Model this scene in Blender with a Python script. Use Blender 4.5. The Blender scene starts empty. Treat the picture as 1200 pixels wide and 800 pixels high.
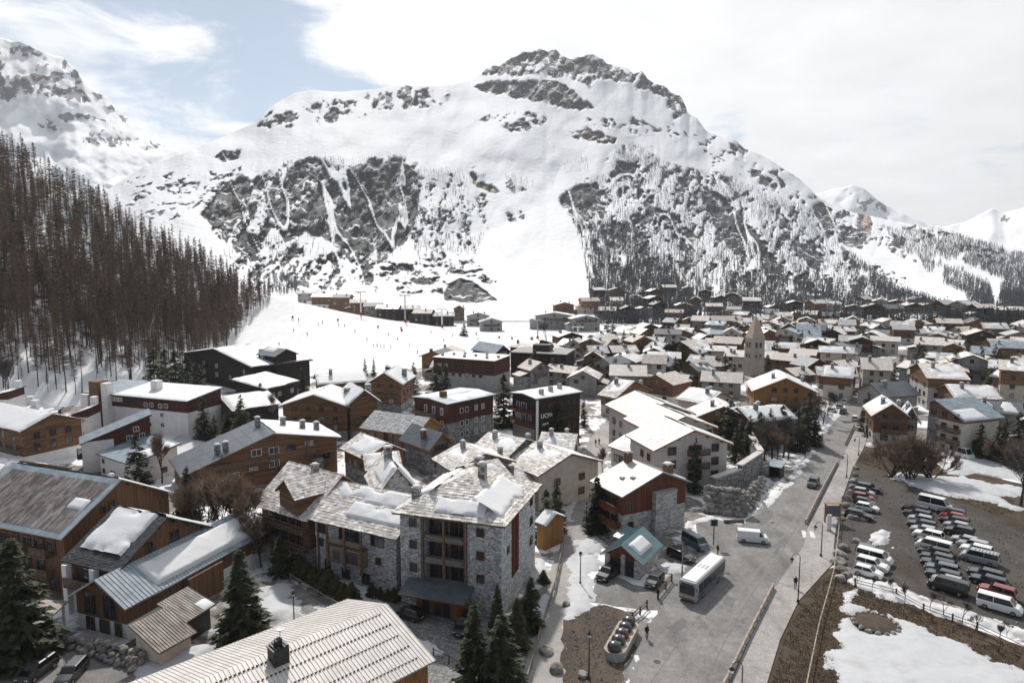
import bpy, bmesh, math, random
import numpy as np
from mathutils import Vector, Matrix, geometry as mgeo
R = math.radians
random.seed(7)
S = bpy.context.scene
COL = S.collection
# ------------------------------------------------------------------ camera
PITCH = R(6.77); CAMZ = 46.0; FPX = 800.0
cd = bpy.data.cameras.new('camera'); cam = bpy.data.objects.new('camera', cd); COL.objects.link(cam)
cd.lens = 24; cd.sensor_width = 36; cd.clip_start = .5; cd.clip_end = 20000
cam.location = (0, 0, CAMZ); cam.rotation_euler = (math.pi/2 - PITCH, 0, 0)
S.camera = cam
# ------------------------------------------------------------------ sky and sun
SUN_EL = R(45); SUN_AZ = R(-13)            # azimuth from +Y towards +X: ahead and a little left
SUN_STR = 4.2; SKY_STR = .10; EXPO = .11
sd = Vector((math.sin(SUN_AZ)*math.cos(SUN_EL), math.cos(SUN_AZ)*math.cos(SUN_EL), math.sin(SUN_EL)))
W = bpy.data.worlds.new('World'); S.world = W; W.use_nodes = True
nt = W.node_tree; N = nt.nodes; LK = nt.links
for n in list(N): N.remove(n)
def nn(t, **k):
    n = N.new(t)
    for a, b in k.items(): setattr(n, a, b)
    return n
def wm(op, a, b=None, c=None, clamp=False):
    n = nn('ShaderNodeMath', operation=op, use_clamp=clamp)
    for i, v in enumerate((a, b, c)):
        if v is None: continue
        if isinstance(v, (int, float)): n.inputs[i].default_value = v
        else: LK.new(v, n.inputs[i])
    return n.outputs[0]
out = nn('ShaderNodeOutputWorld'); bg = nn('ShaderNodeBackground'); LK.new(bg.outputs[0], out.inputs[0])
bg.inputs[1].default_value = SKY_STR
sky = nn('ShaderNodeTexSky', sky_type='NISHITA', sun_disc=False, sun_elevation=SUN_EL, sun_rotation=SUN_AZ)
sky.altitude = 1850; sky.air_density = 1.0; sky.dust_density = .6; sky.ozone_density = 1.5
tc = nn('ShaderNodeTexCoord'); sep = nn('ShaderNodeSeparateXYZ'); LK.new(tc.outputs['Generated'], sep.inputs[0])
# clouds live on a flat layer: direction / (z + k)
zz = wm('ADD', wm('MAXIMUM', sep.outputs[2], 0.0), .22)
cx_ = wm('DIVIDE', sep.outputs[0], zz); cy_ = wm('DIVIDE', sep.outputs[1], zz)
cmb = nn('ShaderNodeCombineXYZ'); LK.new(cx_, cmb.inputs[0]); LK.new(cy_, cmb.inputs[1]); LK.new(sep.outputs[2], cmb.inputs[2])
n1 = nn('ShaderNodeTexNoise'); n1.inputs['Scale'].default_value = 2.7; n1.inputs['Detail'].default_value = 9; n1.inputs['Roughness'].default_value = .56
n1.inputs['Distortion'].default_value = .35
mp = nn('ShaderNodeMapping'); mp.inputs['Location'].default_value = (3.1, 1.7, .4); LK.new(cmb.outputs[0], mp.inputs[0]); LK.new(mp.outputs[0], n1.inputs['Vector'])
n2 = nn('ShaderNodeTexNoise'); n2.inputs['Scale'].default_value = 3.2; n2.inputs['Detail'].default_value = 6; n2.inputs['Roughness'].default_value = .55
LK.new(mp.outputs[0], n2.inputs['Vector'])
# blue opening: a wide slanting gap in the layer ahead-left; elsewhere the layer is mostly closed
def dirdot(v):
    d = nn('ShaderNodeVectorMath', operation='DOT_PRODUCT'); LK.new(tc.outputs['Generated'], d.inputs[0]); d.inputs[1].default_value = v
    return d.outputs['Value']
def pixdir(x, y):
    cx = (x-600)/FPX; cy = (400-y)/FPX
    return Vector((cx, math.cos(PITCH)+cy*math.sin(PITCH), -math.sin(PITCH)+cy*math.cos(PITCH))).normalized()
g0 = pixdir(230, -20); g1 = pixdir(395, 100)
ax = (g1-g0).normalized(); mid = ((g0+g1)/2).normalized(); nrm = mid.cross(ax).normalized()
across = wm('ABSOLUTE', dirdot(nrm)); 
gap = wm('SUBTRACT', 1.0, wm('DIVIDE', across, .12), clamp=True)
gap = wm('MULTIPLY', gap, wm('MULTIPLY', wm('SUBTRACT', dirdot(mid), .955), 26.0, clamp=True))
dens = wm('ADD', n1.outputs[0], wm('ADD', wm('MULTIPLY', wm('ADD', dirdot((.62, .72, .2)), .15, clamp=True), .30), -.10))
dens = wm('SUBTRACT', dens, wm('MULTIPLY', gap, .21))
mask = nn('ShaderNodeMapRange', interpolation_type='SMOOTHSTEP'); LK.new(dens, mask.inputs[0])
mask.inputs[1].default_value = .42; mask.inputs[2].default_value = .60
sund = wm('POWER', wm('MULTIPLY', wm('ADD', dirdot(sd), 1.0), .5), 2.0)      # clouds glow towards the sun
cb = wm('ADD', wm('MULTIPLY', sund, 9.4), 1.8)
tex = nn('ShaderNodeMapRange'); LK.new(n2.outputs[0], tex.inputs[0]); tex.inputs[1].default_value = .3; tex.inputs[2].default_value = .72; tex.inputs[3].default_value = .90; tex.inputs[4].default_value = 1.06
cb = wm('MULTIPLY', cb, tex.outputs[0])
ccol = nn('ShaderNodeVectorMath', operation='SCALE'); ccol.inputs[0].default_value = (.97, .985, 1.0); LK.new(cb, ccol.inputs['Scale'])
skc = nn('ShaderNodeMix', data_type='RGBA'); skc.inputs[0].default_value = .30
sks = nn('ShaderNodeVectorMath', operation='MULTIPLY'); sks.inputs[1].default_value = (.60, .71, .74); LK.new(sky.outputs[0], sks.inputs[0]); LK.new(sks.outputs[0], skc.inputs[6]); LK.new(ccol.outputs[0], skc.inputs[7])
mx = nn('ShaderNodeMix', data_type='RGBA'); LK.new(mask.outputs[0], mx.inputs[0]); LK.new(skc.outputs[2], mx.inputs[6]); LK.new(ccol.outputs[0], mx.inputs[7])
LK.new(mx.outputs[2], bg.inputs[0])
sl = bpy.data.lights.new('sun', 'SUN'); so = bpy.data.objects.new('sun', sl); COL.objects.link(so)
sl.energy = SUN_STR; sl.angle = R(2.2); sl.color = (1, .94, .87)
so.location = (-30, 100, 300); so.rotation_euler = (-sd).to_track_quat('-Z', 'Y').to_euler()
vs = S.view_settings; vs.view_transform = 'Standard'; vs.look = 'None'; vs.gamma = 1; vs.exposure = EXPO; vs.use_curve_mapping = False
S.cycles.use_denoising = True; S.cycles.max_bounces = 5; S.cycles.diffuse_bounces = 3; S.cycles.volume_bounces = 1
S.cycles.transparent_max_bounces = 6; S.cycles.caustics_reflective = False; S.cycles.caustics_refractive = False

# ------------------------------------------------------------------ pixel <-> place
def ray(x, y):
    cx = (np.asarray(x, float)-600)/FPX; cy = (400-np.asarray(y, float))/FPX
    return cx, math.cos(PITCH)+cy*math.sin(PITCH), -math.sin(PITCH)+cy*math.cos(PITCH)
def P(x, y, z=0.0):
    a, b, c = ray(x, y); t = (z-CAMZ)/c
    return Vector((float(a*t), float(b*t), z))
def PR(x, y, r):
    a, b, c = ray(x, y); t = r/np.hypot(a, b)
    return a*t, b*t, CAMZ+c*t
def toY(r, z):                     # image row of a point straight ahead at range r, height z
    return 400-FPX*math.tan(math.atan2(z-CAMZ, r)+PITCH)

# ------------------------------------------------------------------ numpy noise
_rt = np.random.RandomState(3).rand(256, 256)
def vnoise(x, y, seed=0):
    x = np.asarray(x, float)+seed*17.3; y = np.asarray(y, float)+seed*7.9
    xi = np.floor(x).astype(int); yi = np.floor(y).astype(int); fx = x-xi; fy = y-yi
    fx = fx*fx*(3-2*fx); fy = fy*fy*(3-2*fy)
    a = _rt[xi & 255, yi & 255]; b = _rt[(xi+1) & 255, yi & 255]; c = _rt[xi & 255, (yi+1) & 255]; d = _rt[(xi+1) & 255, (yi+1) & 255]
    return (a*(1-fx)+b*fx)*(1-fy)+(c*(1-fx)+d*fx)*fy
def fbm(x, y, o=4, seed=0, g=.5):
    s = 0; a = 1; t = 0
    for i in range(o):
        s = s+a*vnoise(np.asarray(x)*2**i, np.asarray(y)*2**i, seed+i*3); t += a; a *= g
    return s/t
def polydist(px, py, poly):        # signed distance in the same units, + inside
    px = np.asarray(px, float); py = np.asarray(py, float)
    ins = np.zeros(px.shape, bool); d = np.full(px.shape, 1e9)
    n = len(poly)
    for i in range(n):
        x1, y1 = poly[i]; x2, y2 = poly[(i+1) % n]
        c = ((y1 > py) != (y2 > py)) & (px < (x2-x1)*(py-y1)/((y2-y1) or 1e-9)+x1); ins ^= c
        L = (x2-x1)**2+(y2-y1)**2 or 1e-9
        t = np.clip(((px-x1)*(x2-x1)+(py-y1)*(y2-y1))/L, 0, 1)
        d = np.minimum(d, np.hypot(px-x1-t*(x2-x1), py-y1-t*(y2-y1)))
    return np.where(ins, d, -d)

# ------------------------------------------------------------------ objects and meshes
def tag(o, label=None, cat=None, group=None, kind=None):
    if label: o['label'] = label
    if cat: o['category'] = cat
    if group: o['group'] = group
    if kind: o['kind'] = kind
    return o
def link(name, data, parent=None, loc=None, rz=0.0, scale=None):
    o = bpy.data.objects.new(name, data); COL.objects.link(o)
    if parent is not None: o.parent = parent
    if loc is not None: o.location = loc
    if rz: o.rotation_euler = (0, 0, rz)
    if scale is not None: o.scale = scale if hasattr(scale, '__len__') else (scale,)*3
    return o
def empty(name, loc=(0, 0, 0), rz=0.0):
    o = link(name, None, None, loc, rz); o.empty_display_size = .3
    return o
def npmesh(name, V, F, mats, smooth=False, midx=None):
    V = np.asarray(V, np.float32); F = np.asarray(F, np.int32)
    me = bpy.data.meshes.new(name); k = F.shape[1]
    me.vertices.add(len(V)); me.vertices.foreach_set('co', V.ravel())
    me.loops.add(F.size); me.loops.foreach_set('vertex_index', F.ravel())
    me.polygons.add(len(F)); me.polygons.foreach_set('loop_start', np.arange(0, F.size, k, dtype=np.int32))
    me.polygons.foreach_set('loop_total', np.full(len(F), k, np.int32))
    for m in mats: me.materials.append(m)
    if midx is not None: me.polygons.foreach_set('material_index', np.asarray(midx, np.int32))
    me.polygons.foreach_set('use_smooth', np.full(len(F), smooth, bool))
    me.update(calc_edges=True)
    return me
class MB:
    def __init__(s): s.v = []; s.f = []; s.m = []
    def face(s, pts, m=0):
        i = len(s.v); s.v += [tuple(p) for p in pts]; s.f.append(tuple(range(i, i+len(pts)))); s.m.append(m); return s
    def hexa(s, b, t, m=0, mt=None, nobot=False):  # bottom ring, top ring (ccw from above), same length
        i = len(s.v); n = len(b); s.v += [tuple(p) for p in b]+[tuple(p) for p in t]
        for k in range(n):
            j = (k+1) % n; s.f.append((i+k, i+j, i+n+j, i+n+k)); s.m.append(m)
        s.f.append(tuple(range(i+n, i+2*n))); s.m.append(m if mt is None else mt)
        if not nobot: s.f.append(tuple(range(i+n-1, i-1, -1))); s.m.append(m)
        return s
    def box(s, x0, y0, z0, x1, y1, z1, m=0, mt=None, tx=0, ty=0):
        return s.hexa([(x0, y0, z0), (x1, y0, z0), (x1, y1, z0), (x0, y1, z0)], [(x0+tx, y0+ty, z1), (x1-tx, y0+ty, z1), (x1-tx, y1-ty, z1), (x0+tx, y1-ty, z1)], m, mt)
    def tube(s, p, q, r0, r1=None, n=6, m=0, cap=True):
        p = Vector(p); q = Vector(q); r1 = r0 if r1 is None else r1; d = (q-p).normalized()
        a = d.orthogonal().normalized(); b = d.cross(a)
        ring = lambda c, r: [c+a*(r*math.cos(2*math.pi*k/n))+b*(r*math.sin(2*math.pi*k/n)) for k in range(n)]
        i = len(s.v); s.v += [tuple(v) for v in ring(p, r0)+ring(q, r1)]
        for k in range(n):
            j = (k+1) % n; s.f.append((i+k, i+j, i+n+j, i+n+k)); s.m.append(m)
        if cap:
            s.f.append(tuple(range(i+n, i+2*n))); s.m.append(m); s.f.append(tuple(range(i+n-1, i-1, -1))); s.m.append(m)
        return s
    def lathe(s, c, prof, n=12, m=0):   # prof: (r,z) bottom to top
        i = len(s.v); c = Vector(c)
        for r, z in prof: s.v += [(c.x+r*math.cos(2*math.pi*k/n), c.y+r*math.sin(2*math.pi*k/n), c.z+z) for k in range(n)]
        for a in range(len(prof)-1):
            for k in range(n):
                j = (k+1) % n; s.f.append((i+a*n+k, i+a*n+j, i+(a+1)*n+j, i+(a+1)*n+k)); s.m.append(m)
        t = (len(prof)-1)*n; s.f.append(tuple(range(i+t, i+t+n))); s.m.append(m); s.f.append(tuple(range(i+n-1, i-1, -1))); s.m.append(m)
        return s
    def mesh(s, name, mats, smooth=False):
        me = bpy.data.meshes.new(name); me.from_pydata(s.v, [], s.f)
        for m in (mats if isinstance(mats, (list, tuple)) else [mats]): me.materials.append(m)
        if len(me.materials) > 1: me.polygons.foreach_set('material_index', s.m)
        if smooth: me.polygons.foreach_set('use_smooth', [True]*len(me.polygons))
        return me
    def build(s, name, mats, parent=None, loc=None, rz=0.0, smooth=False):
        return link(name, s.mesh(name, mats, smooth), parent, loc, rz)

# ------------------------------------------------------------------ materials
MATS = {}
class NB:
    def __init__(s, name):
        s.mat = bpy.data.materials.new(name); s.mat.use_nodes = True; s.t = s.mat.node_tree; s.n = s.t.nodes; s.l = s.t.links
        s.b = s.n['Principled BSDF']; MATS[name] = s.mat
        s.tc = s.n.new('ShaderNodeTexCoord'); s.geo = s.n.new('ShaderNodeNewGeometry'); s.oi = s.n.new('ShaderNodeObjectInfo')
    def set(s, sock, v):
        if isinstance(v, (int, float)): sock.default_value = v
        elif isinstance(v, (tuple, list)): sock.default_value = tuple(v)+((1,) if len(v) == 3 and len(sock.default_value) == 4 else ())
        else: s.l.new(v, sock)
    def math(s, op, a, b=0.0, c=None, clamp=False):
        n = s.n.new('ShaderNodeMath'); n.operation = op; n.use_clamp = clamp; s.set(n.inputs[0], a); s.set(n.inputs[1], b)
        if c is not None: s.set(n.inputs[2], c)
        return n.outputs[0]
    def vec(s, world=False, scale=(1, 1, 1), obj_off=True):
        src = s.geo.outputs['Position'] if world else s.tc.outputs['Object']
        m = s.n.new('ShaderNodeMapping'); s.l.new(src, m.inputs[0]); m.inputs['Scale'].default_value = scale
        if not world and obj_off:
            c = s.n.new('ShaderNodeCombineXYZ'); k = s.math('MULTIPLY', s.oi.outputs['Random'], 57.0); s.l.new(k, c.inputs[0]); s.l.new(k, c.inputs[1]); s.l.new(c.outputs[0], m.inputs['Location'])
        return m.outputs[0]
    def noise(s, v, scale, detail=4, rough=.55, out=0):
        n = s.n.new('ShaderNodeTexNoise'); s.l.new(v, n.inputs['Vector']); n.inputs['Scale'].default_value = scale
        n.inputs['Detail'].default_value = detail; n.inputs['Roughness'].default_value = rough
        return n.outputs[out]
    def voro(s, v, scale, feature='F1', out='Color', rnd=1.0):
        n = s.n.new('ShaderNodeTexVoronoi'); n.feature = feature; s.l.new(v, n.inputs['Vector']); n.inputs['Scale'].default_value = scale; n.inputs['Randomness'].default_value = rnd
        return n.outputs[out]
    def ramp(s, f, stops, interp='LINEAR'):
        n = s.n.new('ShaderNodeValToRGB'); n.color_ramp.interpolation = interp; e = n.color_ramp.elements
        while len(e) < len(stops): e.new(.5)
        for i, (p, c) in enumerate(stops):
            e[i].position = p; e[i].color = (c, c, c, 1) if isinstance(c, (int, float)) else tuple(c)+(1,)
        s.l.new(f, n.inputs[0]); return n.outputs[0]
    def mix(s, f, a, b, mode='MIX'):
        n = s.n.new('ShaderNodeMix'); n.data_type = 'RGBA'; n.blend_type = mode; s.set(n.inputs[0], f); s.set(n.inputs[6], a); s.set(n.inputs[7], b); return n.outputs[2]
    def val(s, col, v):                # multiply brightness
        n = s.n.new('ShaderNodeHueSaturation'); s.set(n.inputs['Value'], v); s.set(n.inputs['Color'], col); return n.outputs[0]
    def bump(s, h, strength=.4, dist=.05):
        n = s.n.new('ShaderNodeBump'); n.inputs['Strength'].default_value = strength; n.inputs['Distance'].default_value = dist; s.l.new(h, n.inputs['Height']); s.l.new(n.outputs[0], s.b.inputs['Normal'])
    def sepx(s, col):
        n = s.n.new('ShaderNodeSeparateColor'); s.l.new(col, n.inputs[0]); return n.outputs[0]
    def end(s, col, rough=.8, spec=.3, metal=0):
        s.set(s.b.inputs['Base Color'], col); s.set(s.b.inputs['Roughness'], rough); s.b.inputs['Specular IOR Level'].default_value = spec; s.b.inputs['Metallic'].default_value = metal
        return s.mat
def m_noise(name, c1, c2, scale, rough=.8, bump=0, bd=.03, stretch=(1, 1, 1), world=False, detail=5, lo=.35, hi=.65, spec=.3, objvar=0.0, island=0.0):
    b = NB(name); v = b.vec(world, stretch); f = b.noise(v, scale, detail)
    col = b.ramp(f, [(lo, c1), (hi, c2)])
    if objvar: col = b.val(col, b.math('ADD', b.math('MULTIPLY', b.oi.outputs['Random'], objvar), 1-objvar/2))
    if island: col = b.val(col, b.math('ADD', b.math('MULTIPLY', b.geo.outputs['Random Per Island'], island), 1-island/2))
    if bump: b.bump(f, bump, bd)
    return b.end(col, rough, spec)
def m_stone(name, cols, scale=1.6, mortar=(.16, .16, .16), flat=1.9, bump=.6):
    b = NB(name); v = b.vec(False, (1, 1, flat)); 
    c = b.sepx(b.voro(v, scale)); col = b.ramp(c, [(i/(len(cols)-1)*.9+.05, k) for i, k in enumerate(cols)], 'CONSTANT' if len(cols) > 4 else 'LINEAR')
    e = b.voro(v, scale, 'DISTANCE_TO_EDGE', 'Distance'); k = b.math('MULTIPLY', e, 14.0, clamp=True)
    nz = b.noise(v, 9, 3); col = b.val(col, b.math('ADD', nz, .5))
    b.bump(k, bump, .05)
    return b.end(b.mix(k, mortar, col), .9, .2)
def m_boards(name, c1, c2, width=.18, vertical=False, objvar=.25, rough=.75):
    b = NB(name); sx = b.n.new('ShaderNodeSeparateXYZ'); b.l.new(b.tc.outputs['Object'], sx.inputs[0])
    u = b.math('ADD', sx.outputs[0], sx.outputs[1]); z = sx.outputs[2]
    t = b.math('DIVIDE', u if vertical else z, width)
    fr = b.math('FRACT', t); idx = b.math('FLOOR', t)
    wn = b.n.new('ShaderNodeTexWhiteNoise'); wn.noise_dimensions = '2D'; cm = b.n.new('ShaderNodeCombineXYZ'); b.l.new(idx, cm.inputs[0])
    b.l.new(b.math('FLOOR', b.math('DIVIDE', z if vertical else u, 4.3)), cm.inputs[1]); b.l.new(cm.outputs[0], wn.inputs['Vector'])
    g = b.noise(b.vec(False, (5, 5, .5) if vertical else (.6, .6, 6)), 2.5, 4)
    f = b.math('ADD', b.math('MULTIPLY', wn.outputs[0], .5), b.math('MULTIPLY', g, .55))
    col = b.ramp(f, [(.25, c1), (.8, c2)])
    j = b.math('MULTIPLY', b.math('MINIMUM', fr, b.math('SUBTRACT', 1.0, fr)), 12.0, clamp=True)
    col = b.val(col, b.math('ADD', b.math('MULTIPLY', b.oi.outputs['Random'], objvar), 1-objvar/2))
    b.bump(j, .5, .03)
    return b.end(b.mix(j, tuple(x*.3 for x in c1), col), rough, .25)
def m_plain(name, c, rough=.5, spec=.4, metal=0, var=.06, scale=3, coat=0):
    b = NB(name); f = b.noise(b.vec(), scale, 4)
    col = b.val(c, b.math('ADD', b.math('MULTIPLY', f, var*2), 1-var))
    m = b.end(col, rough, spec, metal)
    if coat: b.b.inputs['Coat Weight'].default_value = coat; b.b.inputs['Coat Roughness'].default_value = .08
    return m
def m_snow(name, c=(.83, .85, .88), dirt=.0):
    b = NB(name); v = b.vec(True); f = b.noise(v, .9, 6, .6); col = b.ramp(f, [(.3, tuple(x*.93 for x in c)), (.65, c)])
    if dirt:
        d = b.noise(v, .35, 6, .65); col = b.mix(b.ramp(d, [(.5, 0.0), (.68, dirt)]), col, (.22, .18, .14))
    b.bump(b.noise(v, 2.2, 5, .6), .35, .12)
    return b.end(col, .65, .3)
M = MATS
m_snow('snow', (.70, .71, .725)); m_snow('old_snow', (.49, .505, .525), .25); m_snow('dirty_snow', (.62, .63, .65), .8)
m_stone('hotel_stone', [(.36, .385, .41), (.52, .54, .55), (.25, .27, .30), (.60, .55, .49), (.43, .46, .49), (.70, .69, .68), (.31, .33, .36)], 2.7, (.28, .28, .28))
m_stone('grey_stone', [(.20, .21, .22), (.33, .33, .33), (.14, .15, .16), (.40, .38, .35), (.26, .27, .28)], 1.7)
m_stone('pale_stone', [(.42, .41, .39), (.55, .54, .52), (.30, .30, .30), (.60, .58, .54), (.48, .46, .42)], 1.8, (.3, .29, .28))
m_boards('old_timber', (.09, .049, .027), (.255, .143, .078), .22)
m_boards('brown_cladding', (.115, .06, .033), (.225, .12, .067), .16, True)
m_boards('red_cladding', (.10, .036, .021), (.20, .07, .04), .2, True)
m_boards('maroon_cladding', (.05, .018, .014), (.095, .033, .026), .2, True)
m_boards('orange_cladding', (.20, .095, .03), (.34, .17, .06), .2, True)
m_boards('black_cladding', (.018, .013, .012), (.04, .029, .026), .2)
m_boards('grey_timber', (.13, .11, .095), (.29, .25, .21), .2)
m_noise('white_render', (.68, .67, .66), (.78, .77, .76), .8, .9, .15, .02, objvar=.1)
m_noise('pink_render', (.52, .47, .44), (.62, .57, .54), .8, .9, .15, .02, objvar=.15)
m_noise('cream_render', (.44, .40, .34), (.56, .51, .44), .8, .9, .15, .02, objvar=.25)
m_noise('grey_render', (.30, .29, .28), (.40, .39, .38), .8, .9, .15, .02, objvar=.25)
m_noise('lauze', (.40, .375, .35), (.80, .765, .72), 1.3, .8, .5, .05, objvar=.2, island=.55, detail=6)
m_noise('lauze_grey', (.27, .28, .29), (.48, .49, .5), 1.3, .75, .5, .05, objvar=.25, island=.55, detail=6)
m_noise('lauze_flat', (.39, .355, .32), (.72, .67, .615), 1.6, .8, .7, .12, (1, 1, 1), objvar=.35, detail=7)
m_noise('tan_metal', (.48, .445, .41), (.60, .565, .53), .7, .45, objvar=.15, spec=.5)
m_noise('pale_metal', (.50, .47, .44), (.64, .61, .58), .6, .45, spec=.5)
m_noise('blue_metal', (.16, .21, .25), (.30, .35, .39), .8, .4, objvar=.25, spec=.5)
m_noise('teal_metal', (.13, .22, .24), (.19, .29, .31), .8, .4, spec=.5)
m_noise('slate_metal', (.075, .088, .105), (.12, .135, .155), .9, .35, objvar=.2, spec=.5)
m_noise('dark_tile', (.022, .023, .027), (.055, .057, .062), 2, .6, island=.6)
m_noise('stained_panel', (.13, .09, .065), (.30, .28, .27), 1.2, .6, .2, .02, (1, .35, 1), island=.9, detail=6)
m_noise('fascia_wood', (.10, .058, .03), (.20, .115, .06), 3, .75)
m_noise('fascia_orange', (.26, .13, .05), (.38, .20, .08), 3, .7)
m_noise('dark_trim', (.025, .022, .022), (.05, .045, .042), 3, .6)
m_noise('concrete', (.28, .275, .265), (.42, .41, .39), 1.2, .9, .25, .02)
m_plain('window_glass', (.028, .034, .042), .08, .6, 0, .5, 1.5)
m_plain('curtained_glass', (.30, .31, .32), .2, .5, 0, .4, 2)
m_plain('white_paint', (.74, .74, .73), .5)
m_plain('frame_wood', (.13, .075, .04), .6, .3, 0, .3)
m_noise('railing_wood', (.09, .062, .042), (.20, .145, .105), 3, .8)
m_plain('black_metal', (.02, .02, .022), .45)
m_plain('steel', (.42, .43, .44), .35, .5, .8)
# ================================================================== terrain
def interp(tab, x):
    t = np.array(tab, float); return np.interp(x, t[:, 0], t[:, 1])
def smoothcurve(tab, x, w=6):
    xs = np.arange(tab[0][0], tab[-1][0]+1, 1.0); y = interp(tab, xs); k = np.hanning(2*w+1); k /= k.sum()
    return np.interp(x, xs, np.convolve(np.pad(y, w, 'edge'), k, 'valid'))
def add_attr(me, name, a):
    at = me.attributes.new(name, 'FLOAT', 'POINT'); at.data.foreach_set('value', np.asarray(a, np.float32).ravel())
def gridfaces(nx, ny):
    i = np.arange(nx*ny).reshape(ny, nx)
    return np.stack([i[:-1, :-1], i[:-1, 1:], i[1:, 1:], i[1:, :-1]], -1).reshape(-1, 4)
def m_mountain(name, snow=(.78, .795, .82), rock1=(.005, .0075, .0105), rock2=(.052, .061, .070), nscale=.02):
    b = NB(name); v = b.vec(True); at = b.n.new('ShaderNodeAttribute'); at.attribute_name = 'rock'; aw = b.n.new('ShaderNodeAttribute'); aw.attribute_name = 'warm'
    n = b.noise(v, nscale*4, 8, .72); n2 = b.noise(v, nscale, 5, .6)
    k = b.math('ADD', at.outputs['Fac'], b.math('MULTIPLY', b.math('SUBTRACT', n, .5), 2.0))
    k = b.ramp(k, [(.44, 0.0), (.54, 1.0)]); lg = b.noise(b.vec(True, (1, 1, 1.25)), nscale*1.7, 9, .68); k = b.math('MULTIPLY', k, b.ramp(lg, [(.56, 1.0), (.60, 0.0)]))
    rc = b.ramp(b.math('ADD', b.math('MULTIPLY', n, .6), b.math('MULTIPLY', n2, .4)), [(.40, rock1), (.66, rock2)])
    rc = b.mix(aw.outputs['Fac'], rc, (.32, .24, .18))
    sc = b.ramp(n2, [(.3, tuple(x*.95 for x in snow)), (.7, snow)])
    b.bump(b.noise(v, nscale*4, 6, .65), .55, 6.0)
    return b.end(b.mix(k, sc, rc), .8, .2)
m_mountain('mountain_rock_snow')
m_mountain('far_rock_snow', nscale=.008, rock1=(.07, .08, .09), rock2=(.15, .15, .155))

SKY_MAIN = [(60, 275), (100, 240), (145, 210), (170, 195), (215, 180), (262, 160), (300, 143), (312, 130), (322, 122), (345, 109), (365, 106), (400, 108), (440, 105), (470, 100), (500, 101), (530, 99), (550, 95), (560, 90), (568, 83), (577, 77), (586, 77), (596, 70), (606, 66), (613, 61), (622, 62), (632, 57), (641, 60), (650, 58), (657, 64), (668, 70), (680, 68), (690, 64), (700, 66), (710, 74), (722, 78), (735, 80), (742, 87), (752, 84), (758, 92), (768, 99), (778, 101), (786, 108), (797, 113), (804, 125), (806, 133), (816, 137), (822, 146), (829, 155), (845, 160), (860, 163), (872, 174), (890, 181), (905, 189), (920, 199), (935, 208), (950, 222), (960, 232), (975, 240), (1000, 249), (1040, 257), (1080, 265), (1110, 272), (1140, 280), (1170, 288), (1200, 297), (1260, 312), (1340, 335), (1420, 350)]
RS_MAIN = [(60, 1500), (215, 1750), (350, 2150), (500, 2350), (640, 2650), (800, 2450), (900, 2250), (1000, 2150), (1100, 2000), (1200, 1800), (1420, 1500)]
MX = np.arange(60, 1421, 1.45); NT = 300; MT = np.linspace(0, 1, NT)
GX, GT = np.meshgrid(MX, MT)
ys = smoothcurve(SKY_MAIN, MX, 2); crag = np.interp(MX, [540, 570, 620, 800, 830, 900], [.6, 2.5, 4.2, 4.2, 2, 1])
YB = 377.0
cragn = crag*(fbm(MX/5, MX*0, 3, 5)-.45)
ysm = smoothcurve(SKY_MAIN, MX, 45); GY = YB+(ysm[None, :]-YB)*GT+(ys-ysm)[None, :]*GT**7-cragn[None, :]*GT**14; ys = ys-cragn
Rb = 505.0; Rs = interp(RS_MAIN, MX)[None, :]
# bulge of the lower cliffs (steeper), terrace above, then the upper snow bowl
te = GT + .05*np.sin(GT*math.pi*2)*np.exp(-((GX-420)/260)**2)
GR = Rb+(Rs-Rb)*np.clip(te, 0, 1.1)**1.08
cliffL = [(236, 250), (262, 218), (300, 206), (338, 196), (360, 185), (385, 190), (412, 196), (440, 184), (470, 190), (492, 205), (492, 245), (478, 282), (452, 305), (428, 322), (404, 300), (385, 282), (358, 268), (330, 290), (305, 312), (282, 300), (256, 280)]
forR = [(655, 232), (672, 218), (712, 205), (722, 176), (742, 168), (772, 186), (800, 200), (850, 208), (880, 225), (905, 238), (960, 250), (985, 290), (1010, 305), (1050, 340), (1110, 372), (1120, 385), (700, 385), (690, 345), (684, 300), (672, 262)]
rightF = [(1040, 262), (1110, 268), (1180, 284), (1420, 340), (1420, 385), (1110, 385), (1060, 345), (1000, 312), (985, 292), (1010, 300), (1060, 325), (1130, 350), (1190, 358), (1190, 335), (1130, 310), (1080, 290)]
rock = np.zeros_like(GX); warm = np.zeros_like(GX)
def eq(n): return np.clip((n-.5)*2.2+.5, 0, 1)
def addrock(poly, dens, sx, sy, feather=8, seed=1, shear=0.0, o=4, w=0.0):
    global rock, warm
    x0 = min(p[0] for p in poly)-20; x1 = max(p[0] for p in poly)+20; ix = (MX > x0) & (MX < x1)
    X = GX[:, ix]; Y = GY[:, ix]
    d = polydist(X, Y, poly)
    wx = (fbm(X/14, Y/14, 3, seed+70)-.5)*14; wy = (fbm(X/14, Y/14, 3, seed+80)-.5)*14
    n = eq(.72*fbm((X+wx+shear*Y)/sx, (Y+wy)/sy, o+1, seed)+.28*fbm(X/3.2, Y/3.6, 2, seed+90))
    m = dens*np.clip(d/feather+.5, 0, 1)
    v = np.clip((m-n)*3.2+.5, 0, 1)*np.clip(d/feather+1, 0, 1)
    rock[:, ix] = np.maximum(rock[:, ix], v)
    if w: warm[:, ix] = np.maximum(warm[:, ix], w*np.clip(d/4+.5, 0, 1))
addrock(cliffL, .70, 22, 30, 9, 2, .5)
addrock(cliffL, .52, 8, 12, 4, 12, .2)
addrock([(262, 300), (330, 285), (405, 300), (440, 325), (420, 345), (300, 340)], .36, 9, 24, 12, 3, .8)
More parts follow.
